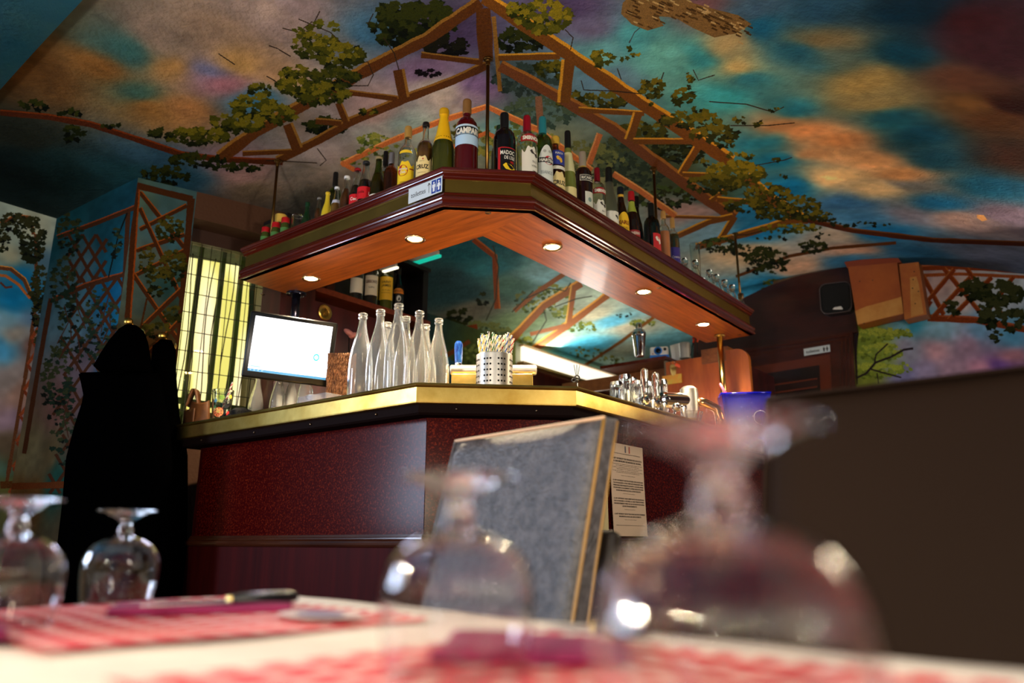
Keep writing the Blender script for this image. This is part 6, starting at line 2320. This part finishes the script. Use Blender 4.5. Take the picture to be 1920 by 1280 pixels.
for i, (u, v, bb, lb) in enumerate(((1208, 697, 1.46, 'chrome beer tap with clear lever, leftmost of three'), (1229, 702, 1.46, 'chrome beer tap with clear lever, middle of three'),
                                    (1266, 716, 1.40, 'chrome beer tap with ball joint in front of the steel column'))):
    x, y, sz = on_ray_line(u, v, np.array(ab(0, bb)), D2)
    zt = sz * y - .477
    t = thing('beer_tap', lb, 'beer tap', (x, y, ZC), 0, 'chrome beer taps on the right arm')
    k = zt
    hb = max(.09, zt - .135) if i < 2 else .075
    if i < 2:
        MB().lathe([(.006, hb + .02), (.012, hb + .03), (.016, hb + .09), (.0155, hb + .125), (.010, hb + .134), (1e-5, hb + .135)], 20).build('lever', glass_mat('lever_acrylic', (240, 230, 220), .08) if i < 2 else CHROME, t)
    MB().ball((0, 0, hb), .020, 16).build('ball_joint', CHROME, t)
    MB().tube([(0, 0, hb), (.02 * D2[0] + .03, .02 * D2[1], hb + .002)], .010, 10).build('nozzle_body', CHROME, t)
    MB().tube([(0, 0, hb), (-.014, -.012, hb - .03), (-.015, -.014, hb - .07)], .006, 8).build('spout', CHROME, t)
    MB().tube([(.03, 0, hb), (.034, 0, .0)], .008, 8).build('stem', STEEL, t)
x, y, sz = on_ray_line(1298, 775, np.array(ab(0, 1.36)), D2)
t = thing('glass_bowl', 'cut-glass bowl standing on the counter edge before the steel column', 'bowl', (x, y, ZC))
MB().lathe([(.024, 0), (.030, .004), (.046, .058), (.044, .058), (.028, .008), (1e-5, .007)], 64, wob=lambda a_, z: .025 * math.cos(16 * a_)).build('bowl', glass_mat('tumbler_glass', (244, 246, 246), .03), t)
# dark round objects and shelf bits at the back
x, y, sz = on_ray_line(1112, 716, np.array(ab(0, 1.66)), D2)
t = thing('black_pot', 'round black pot on the back edge of the counter near the cove light', 'pot', (x, y, ZC))
MB().lathe([(.018, 0), (.018, .03), (.034, .05), (.038, .075), (.03, .095), (1e-5, .10)], 24).build('body', BLACK, t)
x, y, sz = on_ray_line(1082, 708, np.array(ab(0, 1.66)), D2)
t = thing('wire_whisk', 'black hanging wire tool with two rings seen against the cove light', 'utensil', (x, y, ZC))
zr = sz * y - .477
for k, (dx, dz, rr_) in enumerate(((0, 0, .010), (-.014, -.010, .008))):
    MB().tube([(dx + rr_ * math.cos(q * .628), 0, zr + dz + rr_ * math.sin(q * .628)) for q in range(10)], .0035, 6, closed=True).build('ring', BLACK, t)
MB().tube([(0, 0, 0), (0, 0, zr - .01)], .003, 6).build('stem', BLACK, t)
for k in range(3):
    MB().tube([(-.004 + .004 * k, 0, zr + .01), (-.012 + .012 * k, 0, zr + .055)], .0014, 5).build('wire', BLACK, t)
x, y, sz = on_ray_line(1147, 715, np.array(ab(0, 1.70)), D2)
t = thing('cutting_board', 'pale chopping board leaning at a slant behind the tumblers', 'board', (x, y, ZC))
MB().rbox((0.02, 0.02, .10), (.05, .012, .22), .004, mtx=Matrix.Rotation(R(48), 3, 'Y')).build('board', mat('pale_board', (196, 190, 170), .5), t)
# blue plastic bin
x, y, sz = on_ray_line(1394, 742, np.array(ab(0, 1.40)), D2)
t = thing('blue_bin', 'transparent blue plastic box at the right end of the counter', 'box', (x, y, ZC), R(-8))
BLU = mat('clear_blue_plastic', (24, 32, 220), .08, trans=.65, coat=.3)
bw, bd, bh = .24, .15, float(sz * y - .477)
vs = []
for (k, z) in ((.80, .003), (1.0, bh)):
    for (sx_, sy_) in ((-1, -1), (1, -1), (1, 1), (-1, 1)):
        vs.append((sx_ * bw / 2 * k, sy_ * bd / 2 * k, z))
for (k, z) in ((.97, bh), (.77, .006)):
    for (sx_, sy_) in ((-1, -1), (1, -1), (1, 1), (-1, 1)):
        vs.append((sx_ * bw / 2 * k, sy_ * bd / 2 * k, z))
fs = []
for r_ in range(3):
    for k in range(4):
        l = (k + 1) % 4
        fs.append((r_ * 4 + k, r_ * 4 + l, r_ * 4 + 4 + l, r_ * 4 + 4 + k))
fs += [(3, 2, 1, 0), (12, 13, 14, 15)]
MB().add(vs, fs).build('tub', BLU, t)
mb = MB()
mb.tube([(-bw / 2, -bd / 2, bh), (bw / 2, -bd / 2, bh), (bw / 2, bd / 2, bh), (-bw / 2, bd / 2, bh)], .006, 8, closed=True)
mb.build('rim', BLU, t)
t = thing('pink_scoop', 'pink plastic scoop handle sticking up out of the blue box', 'scoop', (x - .085, y, ZC + .02))
MB().tube([(.0, 0, 0), (-.008, 0, bh), (-.03, 0, bh + .045)], [.008, .009, .005], 8).build('handle', mat('pink_plastic', (220, 90, 120), .3), t)
x, y, sz = on_ray_line(1427, 783, np.array(ab(0, 1.27)), D2)
t = thing('wire_ring', 'thin white wire ring hanging before the blue box', 'ring', (x, y, H0 + sz * y))
mb = MB()
rg = .034
mb.tube([(rg * math.cos(k * .2618), 0, rg * math.sin(k * .2618)) for k in range(24)], .0014, 6, closed=True)
mb.build('ring', mat('white_wire', (220, 214, 206), .3), t)
MB().tube([(0, .0, rg), (0.0, .03, rg + .01)], .0015, 6).build('hook', CHROME, t)
# ------------------------------------------------------------------ notice on the bar front (right arm)
bp_ = np.array(ab(0, 1.362))


def on_b(u, v, off=.0015):
    p = bp_ - D1 * off
    x, y, z = at_line(u, v, p, D2)
    return Vector((x, y, H0 + z))


q = [on_b(1148, 1004), on_b(1211, 1006), on_b(1207, 842), on_b(1151, 828)]
zt_ = (q[2].z + q[3].z) / 2
zb_ = (q[0].z + q[1].z) / 2
q = [Vector((q[0].x, q[0].y, zb_)), Vector((q[1].x, q[1].y, zb_)), Vector((q[1].x, q[1].y, zt_)), Vector((q[0].x, q[0].y, zt_))]
ctr = (q[0] + q[2]) / 2
nt_ = thing('notice', 'tall cream paper notice with printed French alcohol rules on the bar front', 'notice', ctr)
exv = (q[1] - q[0]).normalized()
NW, NH = (q[1] - q[0]).length, zt_ - zb_
nv_ = Vector((-D1[0], -D1[1], 0))
mb = MB()
n = 10
vs = []
for i in range(n + 1):
    z = -NH / 2 + NH * i / n
    bend = .006 * (1 - i / n) ** 2
    for sx_ in (-1, 1):
        vs.append(tuple(exv * (sx_ * NW / 2) + Vector((0, 0, z)) + nv_ * (bend + .001)))
vs += [tuple(Vector(p) + nv_ * .0008) for p in vs]
m0 = 2 * (n + 1)
fs = [(2 * i, 2 * i + 1, 2 * i + 3, 2 * i + 2) for i in range(n)] + [(m0 + 2 * i, m0 + 2 * i + 2, m0 + 2 * i + 3, m0 + 2 * i + 1) for i in range(n)]
mb.add(vs, fs)
mb.build('sheet', mat('cream_notice_paper', (214, 186, 160), .6), nt_, fixn=False)


def nfn(cx_, cy_):
    def f(X, Y):
        z = (cy_ + Y)
        i = (z + NH / 2) / NH
        return tuple(exv * (cx_ + X) + Vector((0, 0, z)) + nv_ * (.006 * (1 - i) ** 2 + .0028))
    return f


mb = MB()
rows = [(.39, 'PROTECTION DES MINEURS ET REPRESSION', .8, .011), (.335, "IL EST INTERDIT DE VENDRE DE L'ALCOOL", .90, .020), (.305, 'A DES MINEURS DE MOINS DE 18 ANS.', .84, .020),
        (.275, "La personne qui delivre la boisson peut exiger du client", .9, .010), (.258, 'qu il etablisse la preuve de sa majorite.', .7, .010),
        (.238, "L'offre, a titre gratuit ou onereux, d'une boisson", .9, .010), (.220, 'alcoolique a un mineur est interdite.', .66, .010),
        (.200, 'Le fait de se livrer de facon habituelle a la vente', .9, .010), (.184, 'est puni de un an et de 15 000 euros', .7, .010), (.150, 'Code de la sante publique', .42, .008),
        (.095, 'IL EST INTERDIT DE PROPOSER DES BOISSONS', .90, .016), (.068, 'ALCOOLIQUES A PRIX REDUITS PENDANT UNE', .90, .016), (.041, 'PERIODE RESTREINTE (HAPPY HOUR) SANS', .90, .016),
        (.014, 'PROPOSER EGALEMENT A PRIX REDUITS DES', .90, .016), (-.013, 'BOISSONS SANS ALCOOL A PRIX REDUITS.', .74, .016), (-.045, 'Code de la sante publique', .36, .008),
        (-.100, 'IL EST INTERDIT AUX DEBITANTS DE BOISSONS', .90, .016), (-.127, 'DE DONNER A BOIRE A DES PERSONNES', .90, .016), (-.154, 'MANIFESTEMENT IVRES OU DE LES RECEVOIR DANS', .90, .016),
        (-.181, 'LEURS ETABLISSEMENTS.', .44, .016), (-.215, 'Code de la sante publique', .32, .008), (-.265, "IL EST INTERDIT DE SE TROUVER EN ETAT D'IVRESSE", .90, .016),
        (-.292, 'MANIFESTE DANS LES LIEUX PUBLICS.', .66, .016), (-.325, 'Code de la sante publique', .36, .008), (-.385, 'Affiche pour les debits de boissons a consommer sur place', .86, .010)]
for (yy_, s, wf, hf) in rows:
    put_text(mb, s, NW * wf, NH * hf * .9, nfn(0, NH * yy_), bold=.03 if hf > .012 else .01)
o = mb.build('lettering', mat('faded_ink', (40, 32, 30), .7), nt_, fixn=False)
o['kind'] = 'stuff'
for (dx, c) in ((-.05, (70, 70, 90)), (.07, (176, 70, 60))):
    mb = MB()
    f = nfn(NW * dx, NH * .445)
    mb.add([f(-.004, -.012), f(.004, -.012), f(.004, .012), f(-.004, .012)], [(0, 1, 2, 3)])
    mb.build('emblem_bar', capm(c, .0, .6), nt_, fixn=False)
q = [on_b(1128, 994), on_b(1141, 994), on_b(1140, 900), on_b(1128, 900)]
t = thing('notice', 'second yellowish notice mostly hidden behind the grey chair', 'notice', (q[0] + q[2]) / 2)
c0 = (q[0] + q[2]) / 2
w2 = .10
mb = MB()
e0 = q[1] - c0
mb.plate([tuple(e0 - exv * w2), tuple(e0), tuple(e0 + Vector((0, 0, .17))), tuple(e0 - exv * w2 + Vector((0, 0, .17)))], tuple(nv_ * .001))
mb.build('sheet', mat('yellow_notice_paper', (206, 190, 140), .6), t)

# ------------------------------------------------------------------ table
TZ = .750
TC = np.array([-.30, 1.12])
E1 = np.array([.69, -.72]) / np.hypot(.69, .72)
E2 = np.array([-.69, -.72]) / np.hypot(.69, .72)
TL, TWd = 1.55, .82
E2 = np.array([E1[1], -E1[0]]) if np.dot(np.array([E1[1], -E1[0]]), E2) > 0 else np.array([-E1[1], E1[0]])


def tp(s, t_):
    p = TC + E1 * s + E2 * t_
    return float(p[0]), float(p[1])


def tcoord(x, y):
    d = np.array([x, y]) - TC
    return float(d.dot(E1)), float(d.dot(E2))


c = tp(TL / 2, TWd / 2)
tab = thing('dining_table', 'dining table in the foreground laid with white cloth and red placemats', 'table', (c[0], c[1], 0), math.atan2(E1[1], E1[0]))
MB().rbox((0, 0, TZ - .016), (TL, TWd, .03), .004).build('tabletop', DARKWOOD, tab)
for sx_ in (-1, 1):
    for sy_ in (-1, 1):
        MB().rbox((sx_ * (TL / 2 - .06), sy_ * (TWd / 2 - .06), (TZ - .03) / 2), (.05, .05, TZ - .03), .006).build('leg', DARKWOOD, tab)
MB().box((0, 0, TZ - .07), (TL - .14, TWd - .14, .08)).build('apron', DARKWOOD, tab)
# cloth
clo = MB()
nx, ny = 60, 36
ov = .012
vs, fs = [], []


def cloth_pt(i, j):
    X = (-TL / 2 - .20) + (TL + .40) * i / nx
    Y = (-TWd / 2 - .20) + (TWd + .40) * j / ny
    px_, py_ = max(-TL / 2 - ov, min(TL / 2 + ov, X)), max(-TWd / 2 - ov, min(TWd / 2 + ov, Y))
    dx, dy = abs(X - px_), abs(Y - py_)
    drop = max(dx, dy)
    z = TZ + .0015 - drop * .96
    wv = .010 * math.sin(px_ * 22 + 1.3) * math.sin(py_ * 19 + .4) * min(1, drop * 8)
    z += .0008 * math.sin(px_ * 31) * math.sin(py_ * 27 + 1) if drop < .001 else 0
    sgx = (1 if X > 0 else -1) if dx > 0 else 0
    sgy = (1 if Y > 0 else -1) if dy > 0 else 0
    return (px_ + sgx * (drop * .08 + wv), py_ + sgy * (drop * .08 + wv), z)


for i in range(nx + 1):
    for j in range(ny + 1):
        vs.append(cloth_pt(i, j))
for i in range(nx):
    for j in range(ny):
        k = i * (ny + 1) + j
        fs.append((k, k + ny + 1, k + ny + 2, k + 1))
clo.add(vs, fs, 0, True)
o = clo.build('tablecloth', mat('white_paper_cloth', (216, 202, 190), .7, bump=.15, bscale=40), None, (c[0], c[1], 0), math.atan2(E1[1], E1[0]))
tag(o, 'off-white paper cloth covering the foreground table', 'tablecloth')


# placemats with printed red checks
def check_mat():
    m = bpy.data.materials.new('red_check_print')
    m.use_nodes = True
    nt = m.node_tree
    b = nt.nodes['Principled BSDF']
    b.inputs['Roughness'].default_value = .6
    tc = nt.nodes.new('ShaderNodeTexCoord')
    sp_ = nt.nodes.new('ShaderNodeSeparateXYZ')
    nt.links.new(tc.outputs['Object'], sp_.inputs[0])
    outs = []
    for ax in (0, 1):
        m1 = nt.nodes.new('ShaderNodeMath')
        m1.operation = 'MULTIPLY'
        m1.inputs[1].default_value = 1 / .030
        nt.links.new(sp_.outputs[ax], m1.inputs[0])
        m2 = nt.nodes.new('ShaderNodeMath')
        m2.operation = 'FRACT'
        nt.links.new(m1.outputs[0], m2.inputs[0])
        m3 = nt.nodes.new('ShaderNodeMath')
        m3.operation = 'GREATER_THAN'
        m3.inputs[1].default_value = .45
        nt.links.new(m2.outputs[0], m3.inputs[0])
        outs.append(m3)
    ad = nt.nodes.new('ShaderNodeMath')
    ad.operation = 'ADD'
    nt.links.new(outs[0].outputs[0], ad.inputs[0])
    nt.links.new(outs[1].outputs[0], ad.inputs[1])
    hf = nt.nodes.new('ShaderNodeMath')
    hf.operation = 'MULTIPLY'
    hf.inputs[1].default_value = .5
    nt.links.new(ad.outputs[0], hf.inputs[0])
    r = nt.nodes.new('ShaderNodeValToRGB')
    r.color_ramp.elements[0].color = (*lin((230, 196, 186)), 1)
    r.color_ramp.elements[1].color = (*lin((190, 14, 34)), 1)
    e = r.color_ramp.elements.new(.5)
    e.color = (*lin((204, 64, 76)), 1)
    nt.links.new(hf.outputs[0], r.inputs[0])
    nt.links.new(r.outputs[0], b.inputs['Base Color'])
    return m


CHK = check_mat()
for (s0, s1, t0, t1, lb) in ((.0, .425, .10, .42, 'red and white checked placemat at the far left of the table'),
                             (.565, .99, .10, .42, 'red and white checked placemat under the two right glasses'),
                             (1.03, 1.46, .12, .43, 'red and white checked placemat at the far right, cut by the frame')):
    cc_ = tp((s0 + s1) / 2, (t0 + t1) / 2)
    t = thing('placemat', lb, 'placemat', (cc_[0], cc_[1], TZ + .0032), math.atan2(E1[1], E1[0]), 'checked placemats on the foreground table')
    mb = MB()
    W2, H2 = s1 - s0, t1 - t0
    ys = -1 if E2.dot(np.array([-E1[1], E1[0]])) < 0 else 1
    n = 24
    vs, fs = [], []
    for i in range(n + 1):
        for j in range(n + 1):
            X, Y = -W2 / 2 + W2 * i / n, -H2 / 2 + H2 * j / n
            zz_ = .0012 * math.sin(X * 22 + s0 * 9) * math.sin(Y * 17)
            ed = max(0, (abs(Y) / (H2 / 2) - .9) * 10)
            vs.append((X, Y, zz_ + .0016 + .002 * ed * ed))
    for i in range(n):
        for j in range(n):
            k = i * (n + 1) + j
            fs.append((k, k + n + 1, k + n + 2, k + 1))
    mb.add(vs, fs, 0, True)
    mb.build('sheet', CHK, t)
    ring = MB()
    ox, oy = W2 / 2 - .075, -ys * (H2 / 2 - .07)
    ring.add([(ox + .052 * math.cos(k * .2618), oy + .034 * math.sin(k * .2618), .0062) for k in range(24)], [tuple(range(24))])
    ring.build('printed_oval', capm((206, 180, 176), .0, .6), t, fixn=False)
    ring = MB()
    ring.add([(ox + .034 * math.cos(k * .2618), oy + .018 * math.sin(k * .2618), .0068) for k in range(24)], [tuple(range(24))])
    ring.build('printed_badge', capm((50, 40, 110), .0, .6), t, fixn=False)

# napkins
NAP = mat('plum_napkin', (128, 24, 76), .8, bump=.2, bscale=60)


def napkin(lb, p, q_, wdt):
    p, q_ = np.array(p), np.array(q_)
    d = q_ - p
    L = float(np.linalg.norm(d))
    cc_ = (p + q_) / 2
    t = thing('napkin', lb, 'napkin', (cc_[0], cc_[1], TZ + .009), math.atan2(d[1], d[0]), 'plum napkins')
    mb = MB()
    n = 16
    vs, fs = [], []
    for i in range(n + 1):
        for j in range(9):
            X, Y = -L / 2 + L * i / n, -wdt / 2 + wdt * j / 8
            vs.append((X, Y, .004 + .0022 * math.sin(X * 40) * math.cos(Y * 50)))
    k0 = len(vs)
    vs += [(x_, y_, -.003) for x_, y_, _ in vs]
    for i in range(n):
        for j in range(8):
            k = i * 9 + j
            fs.append((k, k + 9, k + 10, k + 1))
            fs.append((k0 + k, k0 + k + 1, k0 + k + 10, k0 + k + 9))
    for i in range(n):
        for j in (0, 8):
            k = i * 9 + j
            fs.append((k, k + 9, k0 + k + 9, k0 + k))
    for j in range(8):
        for i in (0, n):
            k = i * 9 + j
            fs.append((k, k + 1, k0 + k + 1, k0 + k))
    mb.add(vs, fs, 0, True)
    mb.build('cloth', NAP, t)
    return t


napkin('folded plum napkin under the knife beside the second glass from the left', at_z(215, 1146, -.068), at_z(545, 1138, -.068), .09)
napkin('folded plum napkin beneath the middle glass', at_z(830, 1225, -.070), at_z(1150, 1222, -.068), .10)
napkin('dark end of a plum napkin at the left edge of the picture', (-.50, .53), (-.385, .61), .07)


# cutlery
def cutlery(kind, lb, p, q_, z):
    p, q_ = np.array(p), np.array(q_)
    d = q_ - p
    L = float(np.linalg.norm(d))
    t = thing(kind, lb, kind.split('_')[-1], (p[0], p[1], z), math.atan2(d[1], d[0]))
    hl = L * .47
    mb = MB()
    mb.rbox((L - hl / 2, 0, .004), (hl, .017, .010), .004)
    mb.build('handle', mat('black_handle', (10, 12, 16), .25), t)
    if 'knife' in kind:
        mb = MB()
        mb.prism([(0, -.001), (.02, -.008), (L - hl, -.009), (L - hl, .006), (.02, .008)], .002, .0036)
        mb.build('blade', mat('steel_blade', (200, 206, 216), .16, 1.0), t)
        mb = MB()
        mb.rbox((L - hl + .004, 0, .004), (.010, .014, .008), .002)
        mb.build('bolster', BRASS, t)
    else:
        MB().prism([(.05, -.003), (.05, .003), (L - hl, .003), (L - hl, -.003)], .002, .0040).build('shank', mat('steel_blade', (200, 206, 216), .16, 1.0), t)
        MB().prism([(.032, -.010), (.050, -.006), (.050, .006), (.032, .010)], .002, .0040).build('fork_head', mat('steel_blade', (200, 206, 216), .16, 1.0), t)
        for k in range(4):
            MB().box((.016, -.009 + .006 * k, .003), (.036, .0025, .0018)).build('tine', mat('steel_blade', (200, 206, 216), .16, 1.0), t)
    return t


cutlery('table_knife', 'black-handled table knife lying on the left plum napkin', at_z(262, 1141, -.062), at_z(556, 1124, -.061), TZ + .0135)
cutlery('table_fork', 'black-handled fork lying just behind the table knife', at_z(330, 1134, -.062), at_z(545, 1117, -.061), TZ + .012)
cutlery('table_knife', 'knife tip showing beyond the middle glass near the grey chair', at_z(1000, 1190, -.064), at_z(1210, 1196, -.064), TZ + .013)

# balloon wine glasses standing upside down
WG = glass_mat('wine_glass', (252, 250, 250), .0, 1.5)
outer = [(.0395, 0), (.0405, .008), (.0422, .022), (.0432, .038), (.0425, .050), (.0392, .060), (.0325, .069), (.0225, .0755), (.0135, .0785), (.0092, .081), (.0080, .0835),
         (.0090, .0865), (.0078, .090), (.0060, .0935), (.0066, .0965), (.0095, .1005), (.0160, .1045), (.0245, .1080), (.0325, .1103), (.0342, .1112), (.0342, .1120), (.0330, .1126), (1e-5, .1120)]
inn_ = [(.0384, .0), (.0394, .008), (.0411, .022), (.0421, .038), (.0414, .0495), (.0381, .0592), (.0314, .0680), (.0212, .0742), (.0100, .0762), (1e-5, .0766)]
gobl = None
for i, (u, v, zz_, lb) in enumerate(((1342, 802, .037, 'upturned balloon wine glass closest to the lens, strongly blurred'), (862, 893, .037, 'upturned balloon wine glass in front of the grey chair'),
                                     (240, 957, .037, 'upturned balloon wine glass beside the black-handled knife'), (42, 936, .037, 'upturned balloon wine glass cut by the left edge of the frame'))):
    x, y = at_z(u, v, zz_)
    if gobl is None:
        t = thing('wine_glass', lb, 'wine glass', (x, y, TZ + .0055), 0, 'upturned wine glasses on the table')
        mb = MB()
        mb.lathe(outer + inn_[::-1], 64, closed=True)
        mb.build('glass', WG, t)
        gobl = t
        t.scale = (1, 1, .95)
    else:
        t = copy_tree(gobl)
        t.location = (x, y, TZ + .0055)
        t['label'] = lb

# ------------------------------------------------------------------ chairs


def chair(lb, p, q_, leather, piping, top, zt=1.02, th=.055):
    """p, q_: plan positions of the two upper corners of the padded face turned to the table"""
    p, q_ = np.array(p), np.array(q_)
    d = q_ - p
    Wd = float(np.linalg.norm(d))
    d = d / Wd
    cc_ = (p + q_) / 2
    rz = math.atan2(d[1], d[0])
    t = thing('dining_chair', lb, 'chair', (cc_[0], cc_[1], 0), rz)
    rake = .27
    z0_ = .43
    # padded back, curved front
    nx_, nz_ = 16, 22
    vs, fs = [], []
    rad = .024

    def sec(z, side):
        s = (zt - z)
        return -rake * s

    for side in (0, 1):
        for j in range(nz_ + 1):
            z = z0_ + (zt - z0_) * j / nz_
            for i in range(nx_ + 1):
                X = -Wd / 2 + Wd * i / nx_
                ex_ = min(1.0, (Wd / 2 - abs(X)) / rad)
                ez_ = min(1.0, (zt - z) / rad)
                puff = math.sqrt(max(0, 1 - (1 - ex_) ** 2)) * math.sqrt(max(0, 1 - (1 - ez_) ** 2))
                hollow_ = .010 * (1 - (2 * X / Wd) ** 2)
                yb = sec(z, side)
                if side == 0:
                    Y = yb + .012 * (1 - puff) + hollow_
                else:
                    Y = yb + th - .012 * (1 - puff)
                vs.append((X, Y, z))
    n1 = (nx_ + 1) * (nz_ + 1)
    for j in range(nz_):
        for i in range(nx_):
            k = j * (nx_ + 1) + i
            fs.append((k, k + 1, k + nx_ + 2, k + nx_ + 1))
            fs.append((n1 + k, n1 + k + nx_ + 1, n1 + k + nx_ + 2, n1 + k + 1))
    mb = MB()
    mb.add(vs, fs, 0, True)
    fs2 = []
    for j in range(nz_):
        for i in (0, nx_):
            k = j * (nx_ + 1) + i
            fs2.append((k, k + nx_ + 1, n1 + k + nx_ + 1, n1 + k))
    for i in range(nx_):
        k = nz_ * (nx_ + 1) + i
        fs2.append((k, k + 1, n1 + k + 1, n1 + k))
        fs2.append((i, i + 1, n1 + i + 1, n1 + i))
    mb.f += fs2
    mb.m += [0] * len(fs2)
    mb.s += [False] * len(fs2)
    mb.build('backrest', leather, t)
    for sx_ in (-1, 1):
        MB().tube([(sx_ * (Wd / 2 - .001), sec(z, 0) + .012, z) for z in np.linspace(z0_, zt - .004, 12)], .0032, 8).build('piping', piping if sx_ > 0 else leather, t)
        MB().tube([(sx_ * (Wd / 2 - .001), sec(z, 0) + th - .012, z) for z in np.linspace(z0_, zt - .004, 12)], .0032, 8).build('piping', piping, t)
    MB().tube([(X, .012, zt - .001) for X in np.linspace(-Wd / 2, Wd / 2, 8)], .0032, 8).build('piping', top, t)
    MB().rbox((0, sec(.72, 0) + th + .006, .60), (Wd * .96, .03, .50), .010, mtx=Matrix.Rotation(-math.atan(rake), 3, 'X')).build('back_shell', mat('dark_chair_shell', (30, 20, 14), .5), t)
    yb = sec(z0_, 0)
    MB().rbox((0, yb - .19, .435), (Wd + .02, .44, .07), .02).build('seat', leather, t)
    for sx_ in (-1, 1):
        for yy2 in (yb + .02, yb - .38):
            MB().rbox((sx_ * (Wd / 2 - .025), yy2, .20), (.04, .04, .40), .005).build('leg', DARKWOOD, t)
    return t


LEA = mat('dark_grey_leather', (88, 82, 84), .40, bump=.5, bscale=180, spec=1.0, var=(52, 48, 50), vscale=60)
LEB = mat('dark_brown_leather', (34, 21, 12), .6, bump=.2, bscale=260, spec=.08)
chair('grey-sheened leather high-back chair with golden piping in front of the bar', (-.122, 1.50), (.141, 1.20), LEA, mat('gold_piping', (150, 110, 50), .35), mat('highlight_top_seam', (220, 178, 140), .6))  # top seam colour has the edge highlight painted in
chair('large dark brown leather chair back filling the lower right', (.352, 1.04), (.352 + .44 * .76, 1.04 - .44 * .65), LEB, LEB, LEB, 1.02, .06)

# ------------------------------------------------------------------ coats on hooks
COAT = mat('black_wool', (1.2, 1.2, 1.5), 1.0, spec=.0)


def coat(lb, rows, y0, ry, folds, nm='coat'):
    rr_ = []
    for (v, uL, uR) in rows:
        sx_, sz2 = slopes([uL, uR], [v, v])
        z = H0 + float(sz2.mean()) * y0
        rr_.append((float(sx_[0]) * y0, float(sx_[1]) * y0, z))
    cx_ = (rr_[0][0] + rr_[0][1]) / 2
    t = thing(nm, lb, 'coat', (cx_, y0, rr_[-1][2]))
    zs = [r_[2] for r_ in rr_][::-1]
    xl = [r_[0] for r_ in rr_][::-1]
    xr = [r_[1] for r_ in rr_][::-1]
    nz_, na_ = 40, 48
    vs, fs = [], []
    for j in range(nz_ + 1):
        z = zs[0] + (zs[-1] - zs[0]) * j / nz_
        a_, b_ = np.interp(z, zs, xl), np.interp(z, zs, xr)
        mid, hw = (a_ + b_) / 2, (b_ - a_) / 2
        s = 1 - j / nz_
        for k in range(na_):
            q2 = 2 * math.pi * k / na_
            f_ = 1 + folds * s * math.sin(7 * q2 + 1.5 * math.sin(z * 6)) * .5
            top_r = min(1, (zs[-1] - z) / .05 + .25)
            vs.append((mid - cx_ + hw * math.cos(q2), (ry * f_ * top_r) * math.sin(q2), z - rr_[-1][2]))
    for j in range(nz_):
        for k in range(na_):
            l = (k + 1) % na_
            fs.append((j * na_ + k, j * na_ + l, (j + 1) * na_ + l, (j + 1) * na_ + k))
    fs.append(tuple(range(nz_ * na_, (nz_ + 1) * na_)))
    fs.append(tuple(range(na_))[::-1])
    mb = MB()
    mb.add(vs, fs, 0, True)
    mb.build('body', COAT, t)
    return t, cx_, rr_


t, cx_, rr_ = coat('long black hooded coat hanging on the left brass hook', [(699, 150, 296), (708, 152, 300), (745, 160, 306), (800, 142, 318), (860, 126, 322), (950, 118, 326), (1050, 106, 326), (1150, 96, 320), (1320, 80, 320)], 2.98, .085, .22)
mb = MB()
# hood: a leaning shell above the shoulders
hz = []
for (v, uL, uR) in ((611, 236, 258), (619, 224, 268), (640, 206, 276), (665, 190, 280), (688, 178, 282), (698, 190, 284)):
    sx_, sz2 = slopes([uL, uR], [v, v])
    hz.append((float(sx_[0]) * 2.98 - cx_, float(sx_[1]) * 2.98 - cx_, H0 + float(sz2.mean()) * 2.98 - rr_[-1][2]))
vs, fs = [], []
for j, (a_, b_, z) in enumerate(hz):
    for k in range(20):
        q2 = 2 * math.pi * k / 20
        vs.append(((a_ + b_) / 2 + (b_ - a_) / 2 * math.cos(q2), (.03 + .012 * j) * math.sin(q2), z))
for j in range(5):
    for k in range(20):
        l = (k + 1) % 20
        fs.append((j * 20 + k, j * 20 + l, (j + 1) * 20 + l, (j + 1) * 20 + k))
fs += [tuple(range(20)), tuple(range(100, 120))]
mb.add(vs, fs, 0, True)
mb.build('hood', COAT, t)
mb = MB()
pts = []
for (u, v) in ((150, 702), (232, 698), (240, 745), (160, 742)):
    sx_, sz2 = slopes(u, v)
    pts.append((float(sx_) * 2.95 - cx_, -.04, H0 + float(sz2) * 2.95 - rr_[-1][2]))
mb.plate(pts, (0, .05, 0))
mb.build('collar', COAT, t)
t, _, _ = coat('black coat hanging on the right brass hook behind the counter end', [(638, 300, 322), (646, 291, 326), (700, 286, 327), (780, 280, 334), (815, 276, 342), (850, 274, 350), (950, 272, 350), (1100, 268, 346), (1300, 262, 340)], 3.19, .07, .2)
for i, (u, v, y0, lb) in enumerate(((245, 606, 3.04, 'round brass coat hook over the hooded coat'), (308, 632, 3.24, 'round brass coat hook nearest the window'))):
    sx_, sz2 = slopes(u, v)
    t = thing('coat_hook', lb, 'hook', (float(sx_) * y0, y0, H0 + float(sz2) * y0), 0, 'brass coat hooks')
    MB().ball((0, -.02, 0), .019, 16).build('knob', BRASS, t)
    MB().tube([(0, -.01, 0), (0, .06, -.01), (0, .085, -.02)], .008, 10).build('stem', BRASS, t)
    MB().lathe([(.02, 0), (.022, .004), (1e-5, .006)], 18, (0, .09, -.02), mtx=Matrix.Rotation(R(90), 3, 'X')).build('plate', BRASS, t)
